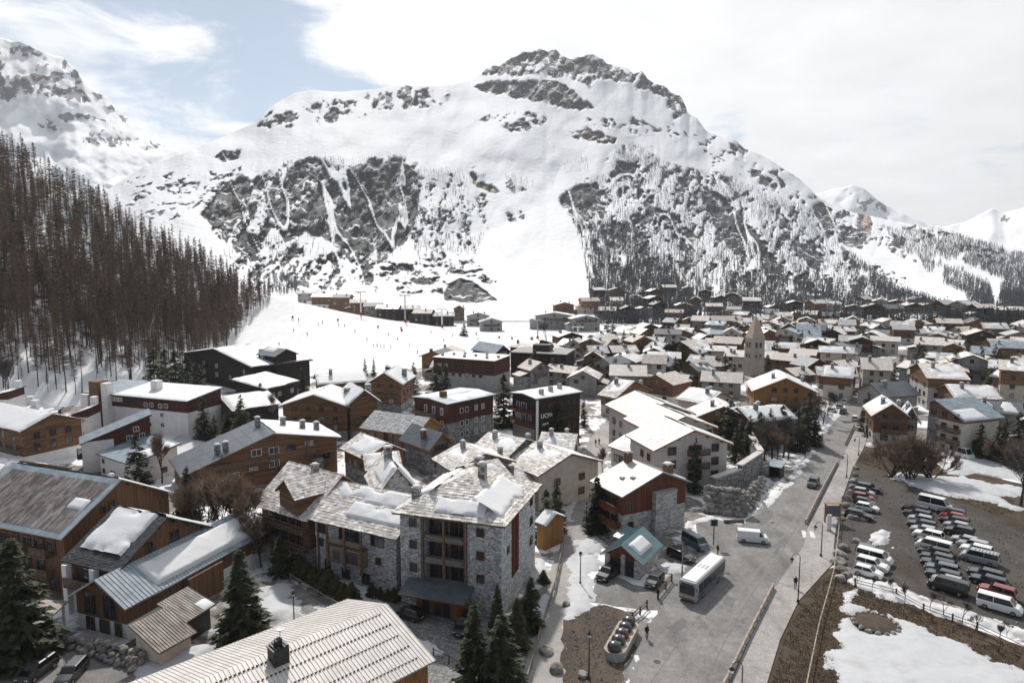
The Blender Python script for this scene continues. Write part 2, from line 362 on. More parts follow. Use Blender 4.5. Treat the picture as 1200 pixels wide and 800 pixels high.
addrock([(150, 212), (240, 205), (300, 196), (250, 240), (205, 262), (150, 250)], .22, 16, 4, 10, 4, .5)
addrock([(250, 185), (262, 176), (282, 178), (280, 187), (262, 190)], .9, 10, 6, 3, 5)
addrock([(480, 195), (570, 205), (575, 250), (560, 300), (490, 305), (470, 250)], .24, 7, 22, 10, 6, .1)
addrock([(518, 352), (524, 336), (538, 326), (552, 330), (566, 338), (584, 352), (560, 356)], .96, 12, 9, 3, 7)
addrock([(440, 305), (560, 300), (580, 330), (520, 345), (440, 340)], .24, 20, 4, 8, 8)
addrock([(458, 308), (478, 309), (490, 318), (480, 321), (465, 317)], .9, 12, 4, 3, 9)
addrock([(480, 328), (515, 325), (505, 334), (482, 332)], .8, 16, 4, 3, 9)
addrock([(555, 212), (575, 218), (584, 224), (580, 228), (560, 220)], .85, 20, 6, 3, 10, 0, 3, .75)
addrock([(582, 208), (612, 212), (622, 225), (600, 224)], .4, 8, 6, 4, 11)
addrock([(582, 250), (612, 245), (615, 256), (595, 262)], .35, 10, 6, 4, 12)
addrock([(556, 102), (575, 96), (600, 95), (640, 94), (660, 100), (672, 108), (690, 118), (694, 126), (672, 130), (650, 124), (620, 118), (590, 112), (570, 108)], .66, 12, 12, 5, 13, .3)
addrock([(575, 80), (600, 68), (640, 56), (700, 62), (760, 88), (800, 108), (810, 135), (790, 138), (776, 112), (740, 100), (700, 92), (690, 102), (660, 92), (620, 88), (590, 92)], .56, 9, 15, 5, 14, .5)
addrock([(560, 84), (572, 76), (600, 70), (596, 82), (570, 90)], .4, 8, 6, 3, 14)
addrock([(562, 140), (600, 130), (640, 134), (645, 148), (600, 156), (570, 152)], .42, 14, 8, 6, 15)
addrock([(668, 154), (690, 152), (722, 160), (722, 170), (695, 166), (672, 164)], .62, 14, 8, 4, 16, 0, 4, .35)
addrock([(690, 140), (740, 138), (790, 150), (820, 155), (790, 160), (700, 150)], .26, 12, 6, 6, 17)
addrock([(300, 142), (318, 130), (350, 132), (345, 152), (325, 150), (300, 152)], .5, 10, 10, 5, 18, .3)
addrock([(355, 128), (380, 120), (440, 110), (500, 102), (530, 108), (520, 122), (470, 128), (420, 140), (370, 146)], .36, 9, 14, 8, 19, .2)
addrock([(855, 168), (876, 172), (880, 182), (862, 188)], .55, 6, 8, 3, 20)
addrock([(880, 200), (905, 196), (920, 215), (905, 222), (880, 212)], .6, 10, 10, 4, 21, .4)
addrock([(820, 150), (930, 205), (960, 235), (930, 240), (850, 200), (820, 175)], .2, 10, 8, 8, 22)
addrock([(950, 235), (985, 246), (1020, 255), (1030, 280), (1010, 290), (985, 285), (955, 265)], .6, 10, 16, 6, 23, .4)
addrock([(1003, 246), (1014, 245), (1023, 262), (1020, 276), (1008, 264)], .9, 8, 9, 3, 24, 0, 4, .8)
addrock([(1026, 264), (1060, 280), (1080, 312), (1060, 306), (1030, 288)], .5, 9, 18, 5, 25, .7, 4, .15)
addrock([(655, 232), (676, 218), (700, 214), (704, 250), (690, 262), (672, 262), (660, 245)], .78, 12, 12, 5, 26)
addrock([(712, 206), (724, 190), (745, 192), (748, 210), (725, 214)], .85, 14, 10, 4, 27)
addrock([(815, 222), (835, 222), (870, 250), (880, 285), (860, 300), (835, 262)], .78, 14, 22, 6, 28, .4)
addrock([(868, 238), (878, 262), (905, 300), (925, 328), (905, 330), (880, 300), (868, 262)], .85, 10, 20, 6, 29, .3)
addrock([(915, 245), (940, 285), (965, 300), (955, 318), (925, 290), (912, 262)], .66, 10, 18, 5, 30, .4)
addrock([(935, 320), (960, 335), (985, 355), (960, 362), (938, 345)], .7, 12, 12, 5, 31)
addrock([(760, 240), (795, 252), (800, 262), (775, 258)], .7, 14, 6, 4, 32)
addrock(forR, .40, 7, 14, 10, 33, .4)
addrock([(690, 255), (735, 262), (790, 330), (760, 345), (700, 340)], .45, 14, 24, 10, 34)
addrock(rightF, .2, 22, 9, 10, 35)
gl = np.abs(fbm((GX-.30*GY)/30, GY/95, 3, 55)-.5); gul = np.clip((.026-gl)/.012, 0, 1)*((GY > 178) & (GX < 1000)); rock = rock*(1-.92*gul)
soft = np.clip((377-GY)/30, 0, 1)
rel = (fbm(GX/70, GY/55, 3, 40)-.5)*150+(.5-np.abs(fbm((GX+.4*GY)/30, GY/46, 3, 44)-.5)*2)*(16+70*rock)+(fbm(GX/7, GY/8, 4, 41)-.5)*(5+50*rock)
rid = (np.abs(fbm((GX+.6*GY)/24, GY/40, 3, 42)-.5)*2)*45
GRn = GR+(rel+(rid*1.2+(fbm((GX+.3*GY)/6, GY/9, 3, 43)-.5)*90)*rock)*soft*(GR/1500)
X, Y, Z = PR(GX, GY, GRn); Z[0] = -6
Xb, Yb, Zb = PR(GX[-1:], GY[-1:]+6, GRn[-1:]+90); Xc, Yc, Zc = PR(GX[-1:], GY[-1:]+120, GRn[-1:]+900)
V = np.stack([np.vstack([X, Xb, Xc]), np.vstack([Y, Yb, Yc]), np.vstack([Z, Zb, Zc])], -1).reshape(-1, 3)
me = npmesh('mountain', V, gridfaces(len(MX), NT+2), [M['mountain_rock_snow']], True)
add_attr(me, 'rock', np.vstack([rock, rock[-1:], rock[-1:]])); add_attr(me, 'warm', np.vstack([warm, warm[-1:], warm[-1:]]))
tag(link('mountain', me), 'broad snowy mountain with dark lower cliffs and a craggy summit', 'mountain', None, 'structure')
def main_R(x, y):
    ix = np.clip(((np.asarray(x)-MX[0])/1.45), 0, len(MX)-1.01); i = ix.astype(int)
    yt = np.clip((YB-np.asarray(y))/(YB-ys[i]), 0, 1); j = np.clip(yt*(NT-1), 0, NT-1).astype(int)
    return GRn[j, i]

def side_mountain(name, label, skyt, rs, yb, rb, polys, step=2.2, nt=90, seed=50, amp=200, rag=3):
    global GX, GY, MX, rock, warm
    sv = (GX, GY, MX, rock, warm)
    MX = np.arange(skyt[0][0], skyt[-1][0]+1, step); T = np.linspace(0, 1, nt)
    gx, gt = np.meshgrid(MX, T); y0 = smoothcurve(skyt, MX, 3)-rag*(fbm(MX/7, MX*0, 3, seed)-.5)
    GX = gx; GY = yb+(y0[None, :]-yb)*gt; r = rb+(rs-rb)*gt
    rock = np.zeros_like(GX); warm = rock.copy()
    for k, pl in enumerate(polys): addrock(pl[0], pl[1], pl[2], pl[3], 8, seed+k, pl[4])
    r = r+(fbm(GX/40, GY/30, 4, seed+9)-.5)*amp+(fbm(GX/9, GY/9, 3, seed+10)-.5)*amp*.5*(.08+rock)
    X, Y, Z = PR(GX, GY, r); Xb, Yb, Zb = PR(GX[-1:], GY[-1:]+60, r[-1:]+800)
    V = np.stack([np.vstack([X, Xb]), np.vstack([Y, Yb]), np.vstack([Z, Zb])], -1).reshape(-1, 3)
    me = npmesh(name, V, gridfaces(len(MX), nt+1), [M['far_rock_snow']], True)
    add_attr(me, 'rock', np.vstack([rock, rock[-1:]])); add_attr(me, 'warm', np.vstack([warm, warm[-1:]]))
    tag(link(name, me), label, 'mountain', None, 'structure')
    GX, GY, MX, rock, warm = sv
side_mountain('mountain_peak', 'rocky snow peak rising behind the larch forest', [(-140, 30), (-60, 25), (0, 44), (25, 50), (60, 63), (75, 68), (90, 84), (105, 100), (125, 115), (150, 138), (165, 152), (190, 168), (215, 182), (250, 205), (290, 235)], 3100, 262, 2200,
    [([(-140, 20), (0, 30), (40, 60), (75, 90), (110, 120), (90, 122), (40, 108), (-20, 112), (-140, 120)], .60, 16, 9, .5), ([(75, 72), (112, 105), (150, 140), (140, 142), (100, 108), (70, 85)], .62, 9, 12, .4),
     ([(30, 140), (100, 128), (170, 160), (200, 178), (150, 172), (100, 170), (60, 160)], .44, 16, 9, -.6), ([(0, 100), (40, 105), (20, 115), (0, 118)], .7, 14, 8, 0)])
side_mountain('mountain_ridge', 'pale hazy snow ridge beyond the right flank', [(880, 260), (940, 232), (975, 222), (1000, 217), (1015, 222), (1030, 236), (1050, 246), (1075, 258), (1120, 276), (1180, 292)], 3700, 320, 2900, [([(985, 220), (1020, 224), (1050, 250), (1040, 262), (1010, 245)], .45, 9, 12, .5)], 2.5, 50, 70)
side_mountain('mountain_range', 'faint far snow summits at the end of the valley', [(1000, 268), (1060, 262), (1110, 266), (1135, 258), (1150, 250), (1165, 244), (1178, 249), (1192, 246), (1205, 242), (1240, 250), (1300, 240), (1400, 262)], 4600, 330, 3600, [([(1130, 255), (1160, 244), (1210, 244), (1200, 258), (1140, 262)], .45, 10, 8, .5), ([(1200, 240), (1400, 245), (1400, 270), (1220, 265)], .4, 12, 9, .5)], 3, 40, 80)

# ---- forest hill and nursery slope: columns of (row, range) from the valley floor up to the crest
HC = {-260: [(448, 253), (300, 330), (70, 520)], -100: [(448, 253), (310, 325), (115, 460)], 0: [(448, 253), (325, 322), (180, 430)], 60: [(448, 253), (338, 325), (211, 430)], 100: [(446, 256), (350, 325), (238, 430)], 150: [(440, 268), (362, 330), (266, 430)],
      200: [(431, 288), (372, 340), (292, 430)], 250: [(430, 290), (385, 345), (318, 425)], 285: [(430, 290), (388, 350), (342, 415)], 310: [(430, 290), (390, 352), (345, 415)], 350: [(430, 290), (392, 356), (354, 420)], 400: [(428, 294), (392, 362), (365, 425)],
      450: [(425, 300), (394, 370), (374, 428)], 500: [(420, 310), (398, 370), (381, 430)], 560: [(414, 325), (398, 378), (389, 425)], 620: [(405, 360), (397, 395), (391, 420)], 680: [(402, 375), (396, 405), (391, 425)]}
hx = np.array(sorted(HC)); cols = np.arange(-260, 681, 4.0); HN = 60
tt = np.linspace(0, 1, HN)
hY = np.zeros((HN, len(cols))); hR = hY.copy()
for k in range(3):
    pass
cy = [smoothcurve([(x, HC[x][k][0]) for x in hx], cols, 25) for k in range(3)]; cr = [smoothcurve([(x, HC[x][k][1]) for x in hx], cols, 25) for k in range(3)]
for i, t in enumerate(tt):
    a, bq, c = (1-t)**2, 2*t*(1-t), t*t
    m1y = 2*cy[1]-.5*(cy[0]+cy[2]); m1r = 2*cr[1]-.5*(cr[0]+cr[2])
    hY[i] = a*cy[0]+bq*m1y+c*cy[2]; hR[i] = a*cr[0]+bq*m1r+c*cr[2]
hXg = np.repeat(cols[None, :], HN, 0)
nz = (fbm(hXg/30, hR/22, 4, 90)-.5)*np.clip(1.2-hXg/280, .04, 1)*np.clip(tt*6, 0, 1)[:, None]
X, Y, Z = PR(hXg, hY, hR); Z = Z+nz*7; Z = Z-Z[0:1]*(1-tt[:, None])**2.5
Z[0] = -.4
Xb, Yb, Zb = PR(hXg[-1:], hY[-1:]+22, hR[-1:]+50); Xc, Yc, Zc = PR(hXg[-1:], hY[-1:]+20, hR[-1:]+130)
Zb = np.maximum(Zb, Z[-1:]-9); Zc = np.minimum(Zb-25, -1)
V = np.stack([np.vstack([X, Xb, Xc]), np.vstack([Y, Yb, Yc]), np.vstack([Z, Zb, Zc])], -1).reshape(-1, 3)
HZ = Z; HXw = X; HYw = Y
b = NB('hill_snow'); v = b.vec(True); at = b.n.new('ShaderNodeAttribute'); at.attribute_name = 'wood'
k = b.math('ADD', b.math('MULTIPLY', at.outputs['Fac'], .46), b.math('SUBTRACT', b.noise(v, .16, 6, .62), .5))
k = b.ramp(k, [(.47, 0.0), (.60, 1.0)]); b.bump(b.noise(v, .5, 5, .6), .4, .5)
b.end(b.mix(k, b.mix(.5, b.ramp(b.noise(v, .05, 5), [(.3, (.64, .66, .69)), (.7, (.74, .75, .765))]), b.ramp(b.noise(b.vec(True, (.5, .06, .5)), .9, 6, .65), [(.35, (.58, .60, .63)), (.65, (.78, .79, .80))])), (.075, .058, .046)), .75, .25)
me = npmesh('hillside', V, gridfaces(len(cols), HN+2), [M['hill_snow']], True)
wd = np.clip((290-hXg)/40, 0, 1)*np.clip((tt[:, None]-.06)*8, 0, 1); add_attr(me, 'wood', np.vstack([wd, wd[-1:], wd[-1:]]))
tag(link('hillside', me), 'snowy hillside under the larch forest running into the nursery ski slope', 'hillside', None, 'structure')
def hill_at(x, t):
    i = np.clip((x+260)/4.0, 0, len(cols)-1.01); a = int(i); f = i-a; j = np.clip(t*(HN-1), 0, HN-1.01); c = int(j); g = j-c
    l = lambda A: (A[c, a]*(1-f)+A[c, a+1]*f)*(1-g)+(A[c+1, a]*(1-f)+A[c+1, a+1]*f)*g
    return Vector((l(HXw), l(HYw), l(HZ)))
def hill_px(x, y):                # nearest t on that column whose row is y
    i = int(np.clip(round((x+260)/4.0), 0, len(cols)-1)); t = np.interp(-y, -hY[:, i], tt); return hill_at(x, t)

# ---- valley floor
b = NB('valley_ground'); v = b.vec(True)
f1 = b.noise(v, .06, 6, .62); f2 = b.noise(v, .5, 6, .65)
gcol = b.ramp(f2, [(.3, (.10, .085, .07)), (.5, (.20, .185, .17)), (.72, (.30, .29, .275))])
k = b.ramp(b.math('ADD', b.math('MULTIPLY', f1, .7), b.math('MULTIPLY', f2, .3)), [(.485, 0.0), (.53, 1.0)])
b.bump(f2, .4, .15); b.end(b.mix(k, gcol, (.78, .79, .81)), .85, .25)
n = 96; V = [(0, 0, 0)]; F = []
for r in (150, 600, 4800):
    V += [(r*math.cos(2*math.pi*k/n), r*math.sin(2*math.pi*k/n), 0) for k in range(n)]
mb = MB(); mb.v = V
for k in range(n):
    j = (k+1) % n; mb.f.append((0, 1+k, 1+j))
    for a in (0, 1): mb.f.append((1+a*n+k, 1+(a+1)*n+k, 1+(a+1)*n+j, 1+a*n+j))
mb.m = [0]*len(mb.f)
tag(mb.build('ground', M['valley_ground']), 'valley floor of dirt, asphalt and patchy snow', 'ground', None, 'structure')

# ---- flat sheets laid over the floor, outlined in the photograph and placed on the ground plane
def sheet(name, pxs, z, mat, label, cat, kind='structure', smoothn=0, thick=0.0, jit=2.0):
    pts = [P(x, y, 0) for x, y in pxs]
    if smoothn:
        for _ in range(smoothn):
            q = []
            for i in range(len(pts)):
                a, c = pts[i], pts[(i+1) % len(pts)]; q += [a*.75+c*.25, a*.25+c*.75]
            pts = q
    if jit:
        q = []
        for i in range(len(pts)):
            a, c = pts[i], pts[(i+1) % len(pts)]; n = max(1, int((c-a).length/1.2)); q += [a+(c-a)*k/n for k in range(n)]
        nx = fbm(np.array([p.x for p in q])/1.6, np.array([p.y for p in q])/1.6, 4, 61)-.5; ny = fbm(np.array([p.x for p in q])/1.6, np.array([p.y for p in q])/1.6, 4, 67)-.5
        pts = [Vector((p.x+jit*a, p.y+jit*c, 0)) for p, a, c in zip(q, nx, ny)]
    tri = mgeo.tessellate_polygon([pts]); mb = MB(); mb.v = [(p.x, p.y, z) for p in pts]; 
    for t in tri:
        a, c, d = (pts[i] for i in t)
        mb.f.append(tuple(t) if (c-a).cross(d-a).z > 0 else tuple(reversed(t)))
    if thick:
        n = len(pts); area = sum(pts[i].x*pts[(i+1) % n].y-pts[(i+1) % n].x*pts[i].y for i in range(n)); mb.v += [(p.x, p.y, z-thick) for p in pts]
        for i in range(n):
            j = (i+1) % n; f = (i+n, j+n, j, i); mb.f.append(f if area > 0 else f[::-1])
    mb.m = [0]*len(mb.f)
    return tag(mb.build(name, mat), label, cat, None, kind)
def m_asphalt(name, c1, c2, dirt=(.16, .13, .10), dk=.5, stretch=None):
    b = NB(name); v = b.vec(True); a = b.noise(v, .12, 6, .6); d = b.noise(v, 1.1, 6, .65)
    col = b.ramp(b.math('ADD', b.math('MULTIPLY', a, .6), b.math('MULTIPLY', d, .4)), [(.36, c1), (.62, c2)])
    st = b.noise(b.vec(True, (.35, .08, 1)), .8, 5, .6); col = b.mix(b.math('MULTIPLY', b.ramp(st, [(.5, 0.0), (.7, 1.0)]), dk), col, dirt)
    cr = b.voro(b.vec(True), .13, 'DISTANCE_TO_EDGE', 'Distance'); ck = b.ramp(b.math('ADD', cr, b.math('MULTIPLY', b.math('SUBTRACT', d, .5), .06)), [(.0, 1.0), (.012, 0.0)])
    col = b.mix(b.math('MULTIPLY', ck, .35), col, (.10, .095, .09))
    fine = b.noise(v, 5.0, 4, .7); col = b.val(col, b.ramp(fine, [(.3, .72), (.7, 1.25)])); b.bump(d, .35, .05); return b.end(col, .85, .3)
m_asphalt('asphalt', (.13, .128, .127), (.26, .254, .248), (.10, .098, .095), .75)
m_asphalt('pale_asphalt', (.25, .24, .23), (.39, .372, .355), (.19, .18, .168), .7)
m_asphalt('wet_gravel', (.030, .027, .025), (.082, .074, .067), (.042, .030, .022), .95)
m_asphalt('dirt', (.035, .025, .018), (.085, .06, .042), (.13, .10, .075), .6)
m_asphalt('dry_grass', (.030, .020, .012), (.085, .056, .033), (.022, .019, .011), .8)
b = NB('cobbles'); v = b.vec(True, (1, 1.6, 1)); e = b.voro(v, 1.9, 'DISTANCE_TO_EDGE', 'Distance'); k = b.math('MULTIPLY', e, 9.0, clamp=True); c = b.sepx(b.voro(v, 1.9))
b.bump(k, .5, .05); b.end(b.mix(k, (.09, .085, .08), b.ramp(c, [(.1, (.15, .16, .165)), (.9, (.29, .295, .30))])), .75, .3)
m_plain('road_paint', (.62, .61, .58), .8)
sheet('parking_lot', [(985, 552), (1010, 545), (1060, 560), (1120, 585), (1170, 605), (1260, 620), (1260, 770), (1200, 745), (1130, 712), (1060, 690), (1005, 668), (975, 655), (968, 610)], .004, M['wet_gravel'], 'dark muddy gravel of the car park', 'car park', smoothn=2)
sheet('grass_verge', [(872, 830), (900, 750), (922, 702), (946, 678), (976, 664), (1020, 690), (1100, 720), (1210, 762), (1260, 790), (1260, 830), (890, 830)], .007, M['dry_grass'], 'dead brown winter grass beside the pavement', 'grass')
sheet('meadow_bank', [(1000, 538), (1012, 522), (1040, 528), (1110, 548), (1215, 570), (1215, 640), (1170, 606), (1120, 588), (1060, 562), (1005, 548)], .010, M['dry_grass'], 'brown meadow bank above the parked cars', 'grass')
sheet('road', [(715, 830), (735, 775), (752, 742), (770, 715), (690, 705), (700, 668), (760, 690), (800, 668), (822, 640), (812, 612), (838, 604), (872, 612), (898, 588), (925, 562), (952, 525), (975, 496), (992, 474), (1012, 448), (1040, 425), (1072, 405), (1086, 405), (1060, 427), (1036, 448), (1024, 470), (1014, 490), (1004, 508), (984, 552), (968, 585), (950, 620), (946, 640), (911, 692), (886, 747), (850, 830)], .008, M['asphalt'], 'wide grey main street running through the village', 'road')
sheet('pavement', [(845, 830), (880, 746), (906, 692), (942, 640), (946, 620), (964, 585), (980, 552), (1000, 508), (1008, 494), (1020, 502), (1012, 525), (998, 552), (985, 590), (978, 630), (976, 660), (958, 680), (936, 704), (914, 750), (890, 830)], .125, M['pale_asphalt'], 'pale pavement along the right side of the main street', 'pavement', thick=.125, jit=0)
sheet('lane', [(598, 830), (625, 745), (641, 690), (650, 655), (664, 612), (671, 575), (676, 545), (688, 518), (706, 496), (728, 478), (742, 478), (730, 494), (724, 508), (714, 528), (708, 552), (703, 582), (692, 622), (676, 662), (668, 705), (664, 740), (655, 830)], .008, M['pale_asphalt'], 'narrow pale lane climbing between the chalets', 'lane')
sheet('forecourt', [(120, 830), (235, 762), (300, 742), (350, 712), (390, 700), (470, 706), (545, 718), (600, 722), (640, 705), (628, 745), (600, 830)], .004, M['cobbles'], 'stone paved forecourt below the stone hotel', 'paving')
sheet('car_yard', [(0, 830), (0, 765), (60, 752), (140, 770), (170, 785), (130, 830)], .006, M['asphalt'], 'dark asphalt yard beside the timber chalets', 'yard')
sheet('dirt_patch', [(655, 800), (660, 745), (668, 722), (700, 706), (745, 716), (748, 742), (735, 775), (715, 830), (655, 830)], .012, M['dirt'], 'bare brown earth between the lane and the street', 'earth', smoothn=1)
for i in range(2):
    sheet('crossing_mark', [(939+i*9, 621+i*1.5), (944+i*9, 622+i*1.5), (947+i*9, 630+i*.6), (941+i*9, 629.5+i*.6)][::1], .016 if i == 0 else .129, M['road_paint'], 'pale painted bar of the pedestrian crossing', 'road marking', jit=0)
sheet('snow_flat', [(150, 452), (250, 446), (420, 438), (520, 428), (600, 418), (650, 410), (705, 406), (712, 384), (700, 376.8), (400, 376.8), (200, 376.8), (100, 440)], .02, M['snow'], 'flat snow field at the foot of the pistes', 'snow field', jit=8.0)
# seams and kerb line down the street
def ribbon(name, pxs, w, z, h, mat, label, cat, kind='structure'):
    pts = [P(x, y, 0) for x, y in pxs]; mb = MB()
    for i in range(len(pts)-1):
        a, c = pts[i], pts[i+1]; d = (c-a).normalized(); n = Vector((-d.y, d.x, 0))*w/2
        if h: mb.hexa([(a-n)[:2]+(z,), (a+n)[:2]+(z,), (c+n)[:2]+(z,), (c-n)[:2]+(z,)][::-1], [(a-n)[:2]+(z+h,), (a+n)[:2]+(z+h,), (c+n)[:2]+(z+h,), (c-n)[:2]+(z+h,)][::-1])
        else: mb.face([(p.x, p.y, z) for p in (a-n, c-n, c+n, a+n)])
    return tag(mb.build(name, mat), label, cat, None, kind)
m_noise('tar', (.11, .107, .105), (.18, .175, .17), 2, .8, world=True)
ribbon('road_seam', [(742, 830), (800, 745), (866, 668), (905, 622), (945, 570), (985, 512)], .13, .013, 0, M['tar'], 'dark tar seam along the middle of the main street', 'road marking')
ribbon('road_seam', [(812, 830), (850, 750), (878, 700), (920, 640), (950, 590)], .12, .013, 0, M['tar'], 'thin dark seam near the guard rail side of the street', 'road marking')
# ================================================================== buildings
WIN = {}
def win_mesh(w, h, style, pane):
    k = (round(w, 1), round(h, 1), style, pane)
    if k in WIN: return WIN[k]
    w, h = k[0], k[1]; fr = MB(); t = .09 if style != 'far' else .1
    for a in ((-w/2-t, -t, -w/2, h+t), (w/2, -t, w/2+t, h+t), (-w/2, h, w/2, h+t), (-w/2, -t, w/2, 0)): fr.box(a[0], -.10, a[1], a[2], 0.0, a[3])
    if w > .9 and style != 'far': fr.box(-.035, -.07, 0, .035, -.03, h)
    fm = M['white_paint'] if style == 'white' else M['frame_wood']
    if style == 'far':
        fr.face([(-w/2, -.04, 0), (w/2, -.04, 0), (w/2, -.04, h), (-w/2, -.04, h)], 1); WIN[k] = (fr.mesh('window', [M['frame_wood'], M[pane]]), None)
    else:
        pm = MB(); pm.box(-w/2, -.035, 0, w/2, -.01, h); WIN[k] = (fr.mesh('window', fm), pm.mesh('pane', M[pane]))
    return WIN[k]
def stf(*a):
    o = link(*a); o['kind'] = 'stuff'; return o
class House:
    """footprint: local x along the camera-side eave from A to B, local y away; prof = roof profile [(s,z)] along 'u' (gable to camera) or 'v'"""
    def __init__(s, A, B, depth, prof, axis='v', over=.7, name='chalet', label='', cat='chalet', group=None, base=0.0, ze=None, world=False, det=1):
        ze = ze if ze is not None else prof[0][1]
        if not world: A = P(A[0], A[1], ze); B = P(B[0], B[1], ze)
        A = Vector((A[0], A[1], 0)); B = Vector((B[0], B[1], 0)); u = (B-A).normalized(); v = Vector((-u.y, u.x, 0))
        s.ang = math.atan2(u.y, u.x); s.L = (B-A).length-2*over; s.W = depth-2*over; s.o = over; s.prof = prof; s.axis = axis; s.det = det; s.base = base
        org = A+u*over+v*over; s.org = org
        s.e = empty(name, (org.x, org.y, base), s.ang); tag(s.e, label, cat, group); s.roof = None; s.u = u; s.v = v
        s.span = s.L if axis == 'u' else s.W; s.run = s.W if axis == 'u' else s.L
        s.rng = random.Random(int(abs(org.x*31+org.y*17)*10))
    def pt(s, a, r, z):          # a across profile, r along ridge
        return (a, r, z) if s.axis == 'u' else (r, a, z)
    def pz(s, a):
        xs = [p[0]*s.span for p in s.prof]; zs = [p[1] for p in s.prof]; return float(np.interp(a, xs, zs))
    def walls(s, lower, upper=None, split=None, z0=-.4, gap=0):
        pr = [(p[0]*s.span, p[1]) for p in s.prof]
        def prism(zb, mat, pr, out=0.0):
            mb = MB(); ring = [(pr[0][0]-out, zb)]+[(a+(-out if i == 0 else out if i == len(pr)-1 else 0), z) for i, (a, z) in enumerate(pr)]+[(pr[-1][0]+out, zb)]
            f0 = [s.pt(a, -out, z) for a, z in ring]; f1 = [s.pt(a, s.run+out, z) for a, z in ring]
            n = len(ring); i0 = 0; mb.v = f0+f1
            flip = s.axis == 'u'
            def add(f): mb.f.append(f if not flip else f[::-1]); mb.m.append(0)
            add(tuple(range(n))); add(tuple(range(2*n-1, n-1, -1)))
            for i in range(n):
                j = (i+1) % n; add((j, i, i+n, j+n))
            return mb.build('wall', M[mat], s.e)
        if split is None or upper is None: return prism(z0, lower, pr)
        cl = [(a, min(z, split)) for a, z in pr]; prism(z0, lower, cl); return prism(split-.05, upper, pr, .06)
    def mkroof(s, mat='lauze_flat', t=.28, edge='fascia_wood', slate=0.0, rib=0.0, ribmat=None):
        pr = [(p[0]*s.span, p[1]) for p in s.prof]
        def ext(p, q): d = (p[0]-q[0]); k = s.o/abs(d); return (p[0]+d*k, p[1]+(p[1]-q[1])*k)
        pts = [ext(pr[0], pr[1])]+pr[1:-1]+[ext(pr[-1], pr[-2])] if len(pr) > 2 else [ext(pr[0], pr[1]), ext(pr[1], pr[0])]
        s.rp = pts; mb = MB(); o = s.o; lo, hi = -o, s.run+o
        for i in range(len(pts)-1):
            (a, za), (c, zc) = pts[i], pts[i+1]
            b = [s.pt(a, lo, za+.01), s.pt(c, lo, zc+.01), s.pt(c, hi, zc+.01), s.pt(a, hi, za+.01)]; tp = [(p[0], p[1], p[2]+t) for p in b]
            if s.axis == 'v': b.reverse(); tp.reverse()
            mb.hexa(b, tp, 1, 0)
        s.roof = mb.build('roof', [M[mat], M[edge]], s.e); s.t = t
        if slate: s.slates(slate, mat)
        if rib: s.ribs(rib, ribmat or mat)
        return s.roof
    def segs(s):
        r = []
        for i in range(len(s.rp)-1): r.append((s.rp[i], s.rp[i+1]))
        return r
    def lift(s, i, q, r, h):       # point on roof plane: segment i, q 0..1 from first to second end, r along, h above
        (a, za), (c, zc) = s.segs()[i]; L = math.hypot(c-a, zc-za); nx, nz = -(zc-za)/L, (c-a)/L
        return s.pt(a+(c-a)*q+nx*h, r, za+(zc-za)*q+nz*h+s.t+.01)
    def slates(s, size, mat):
        mb = MB(); rg = s.rng; o = s.o
        for i, ((a, za), (c, zc)) in enumerate(s.segs()):
            L = math.hypot(c-a, zc-za); up = zc >= za; n = max(1, int(L/(size*.62)))
            for k in range(n):
                x = -o-rg.random()*size*.5
                while x < s.run+o-.1:
                    w = size*rg.uniform(.7, 1.25); x0 = max(x, -o-.03); x1 = min(x+w-.03, s.run+o+.03); x += w
                    if x1-x0 < .1: continue
                    q0 = k/n-.012-rg.random()*.012; q1 = (k+1)/n+.01; h = rg.uniform(.035, .085)
                    if not up: q0, q1 = 1-q0, 1-q1
                    t = [s.lift(i, q0, x0, h), s.lift(i, q0, x1, h*rg.uniform(.8, 1.15)), s.lift(i, q1, x1, .012), s.lift(i, q1, x0, .012)]
                    b = [s.lift(i, q0, x0, 0), s.lift(i, q0, x1, 0)]
                    fl = (s.axis == 'u') == up
                    f = lambda p: mb.face(p if not fl else p[::-1])
                    f(t[::-1]); f([b[1], b[0], t[0], t[1]][::-1]); mb.face([b[0], t[3], t[0]]); mb.face([b[1], t[1], t[2]])
        o_ = mb.build('slate_courses', M[mat], s.roof); o_['kind'] = 'stuff'
    def ribs(s, pitch, mat):
        mb = MB(); o = s.o; n = int((s.run+2*o)/pitch)
        for i in range(len(s.segs())):
            for k in range(n+1):
                r = -o+.03+k*(s.run+2*o-.06)/n; w = .035
                b = [s.lift(i, 0.002, r-w, -.005), s.lift(i, 0.002, r+w, -.005), s.lift(i, .998, r+w, -.005), s.lift(i, .998, r-w, -.005)]; t = [s.lift(i, 0.002, r-w*.6, .06), s.lift(i, 0.002, r+w*.6, .06), s.lift(i, .998, r+w*.6, .06), s.lift(i, .998, r-w*.6, .06)]
                if s.axis == 'u': b.reverse(); t.reverse()
                mb.hexa(b, t)
        o_ = mb.build('standing_seams', M[mat], s.roof); o_['kind'] = 'stuff'
    def snow(s, i, q0=.1, q1=.9, r0=.05, r1=.95, T=.4, cover=.75, res=None, mat='snow', seed=None, hang=0):
        """lumpy snow on roof segment i between fractions q (up the slope) and r (along it)"""
        T *= .62; seed = s.rng.randint(0, 99) if seed is None else seed; (a, za), (c, zc) = s.segs()[i]; L = math.hypot(c-a, zc-za); o = s.o; R_ = s.run+2*o
        res = res or (.28 if s.det > 1 else .45 if s.det == 1 else .8); nq = max(5, int(L*(q1-q0)/res)); nr = max(5, int(R_*(r1-r0)/res))
        if zc < za: q0, q1 = 1-q1, 1-q0
        Q, RR = np.meshgrid(np.linspace(q0, q1, nq), np.linspace(r0, r1, nr)); 
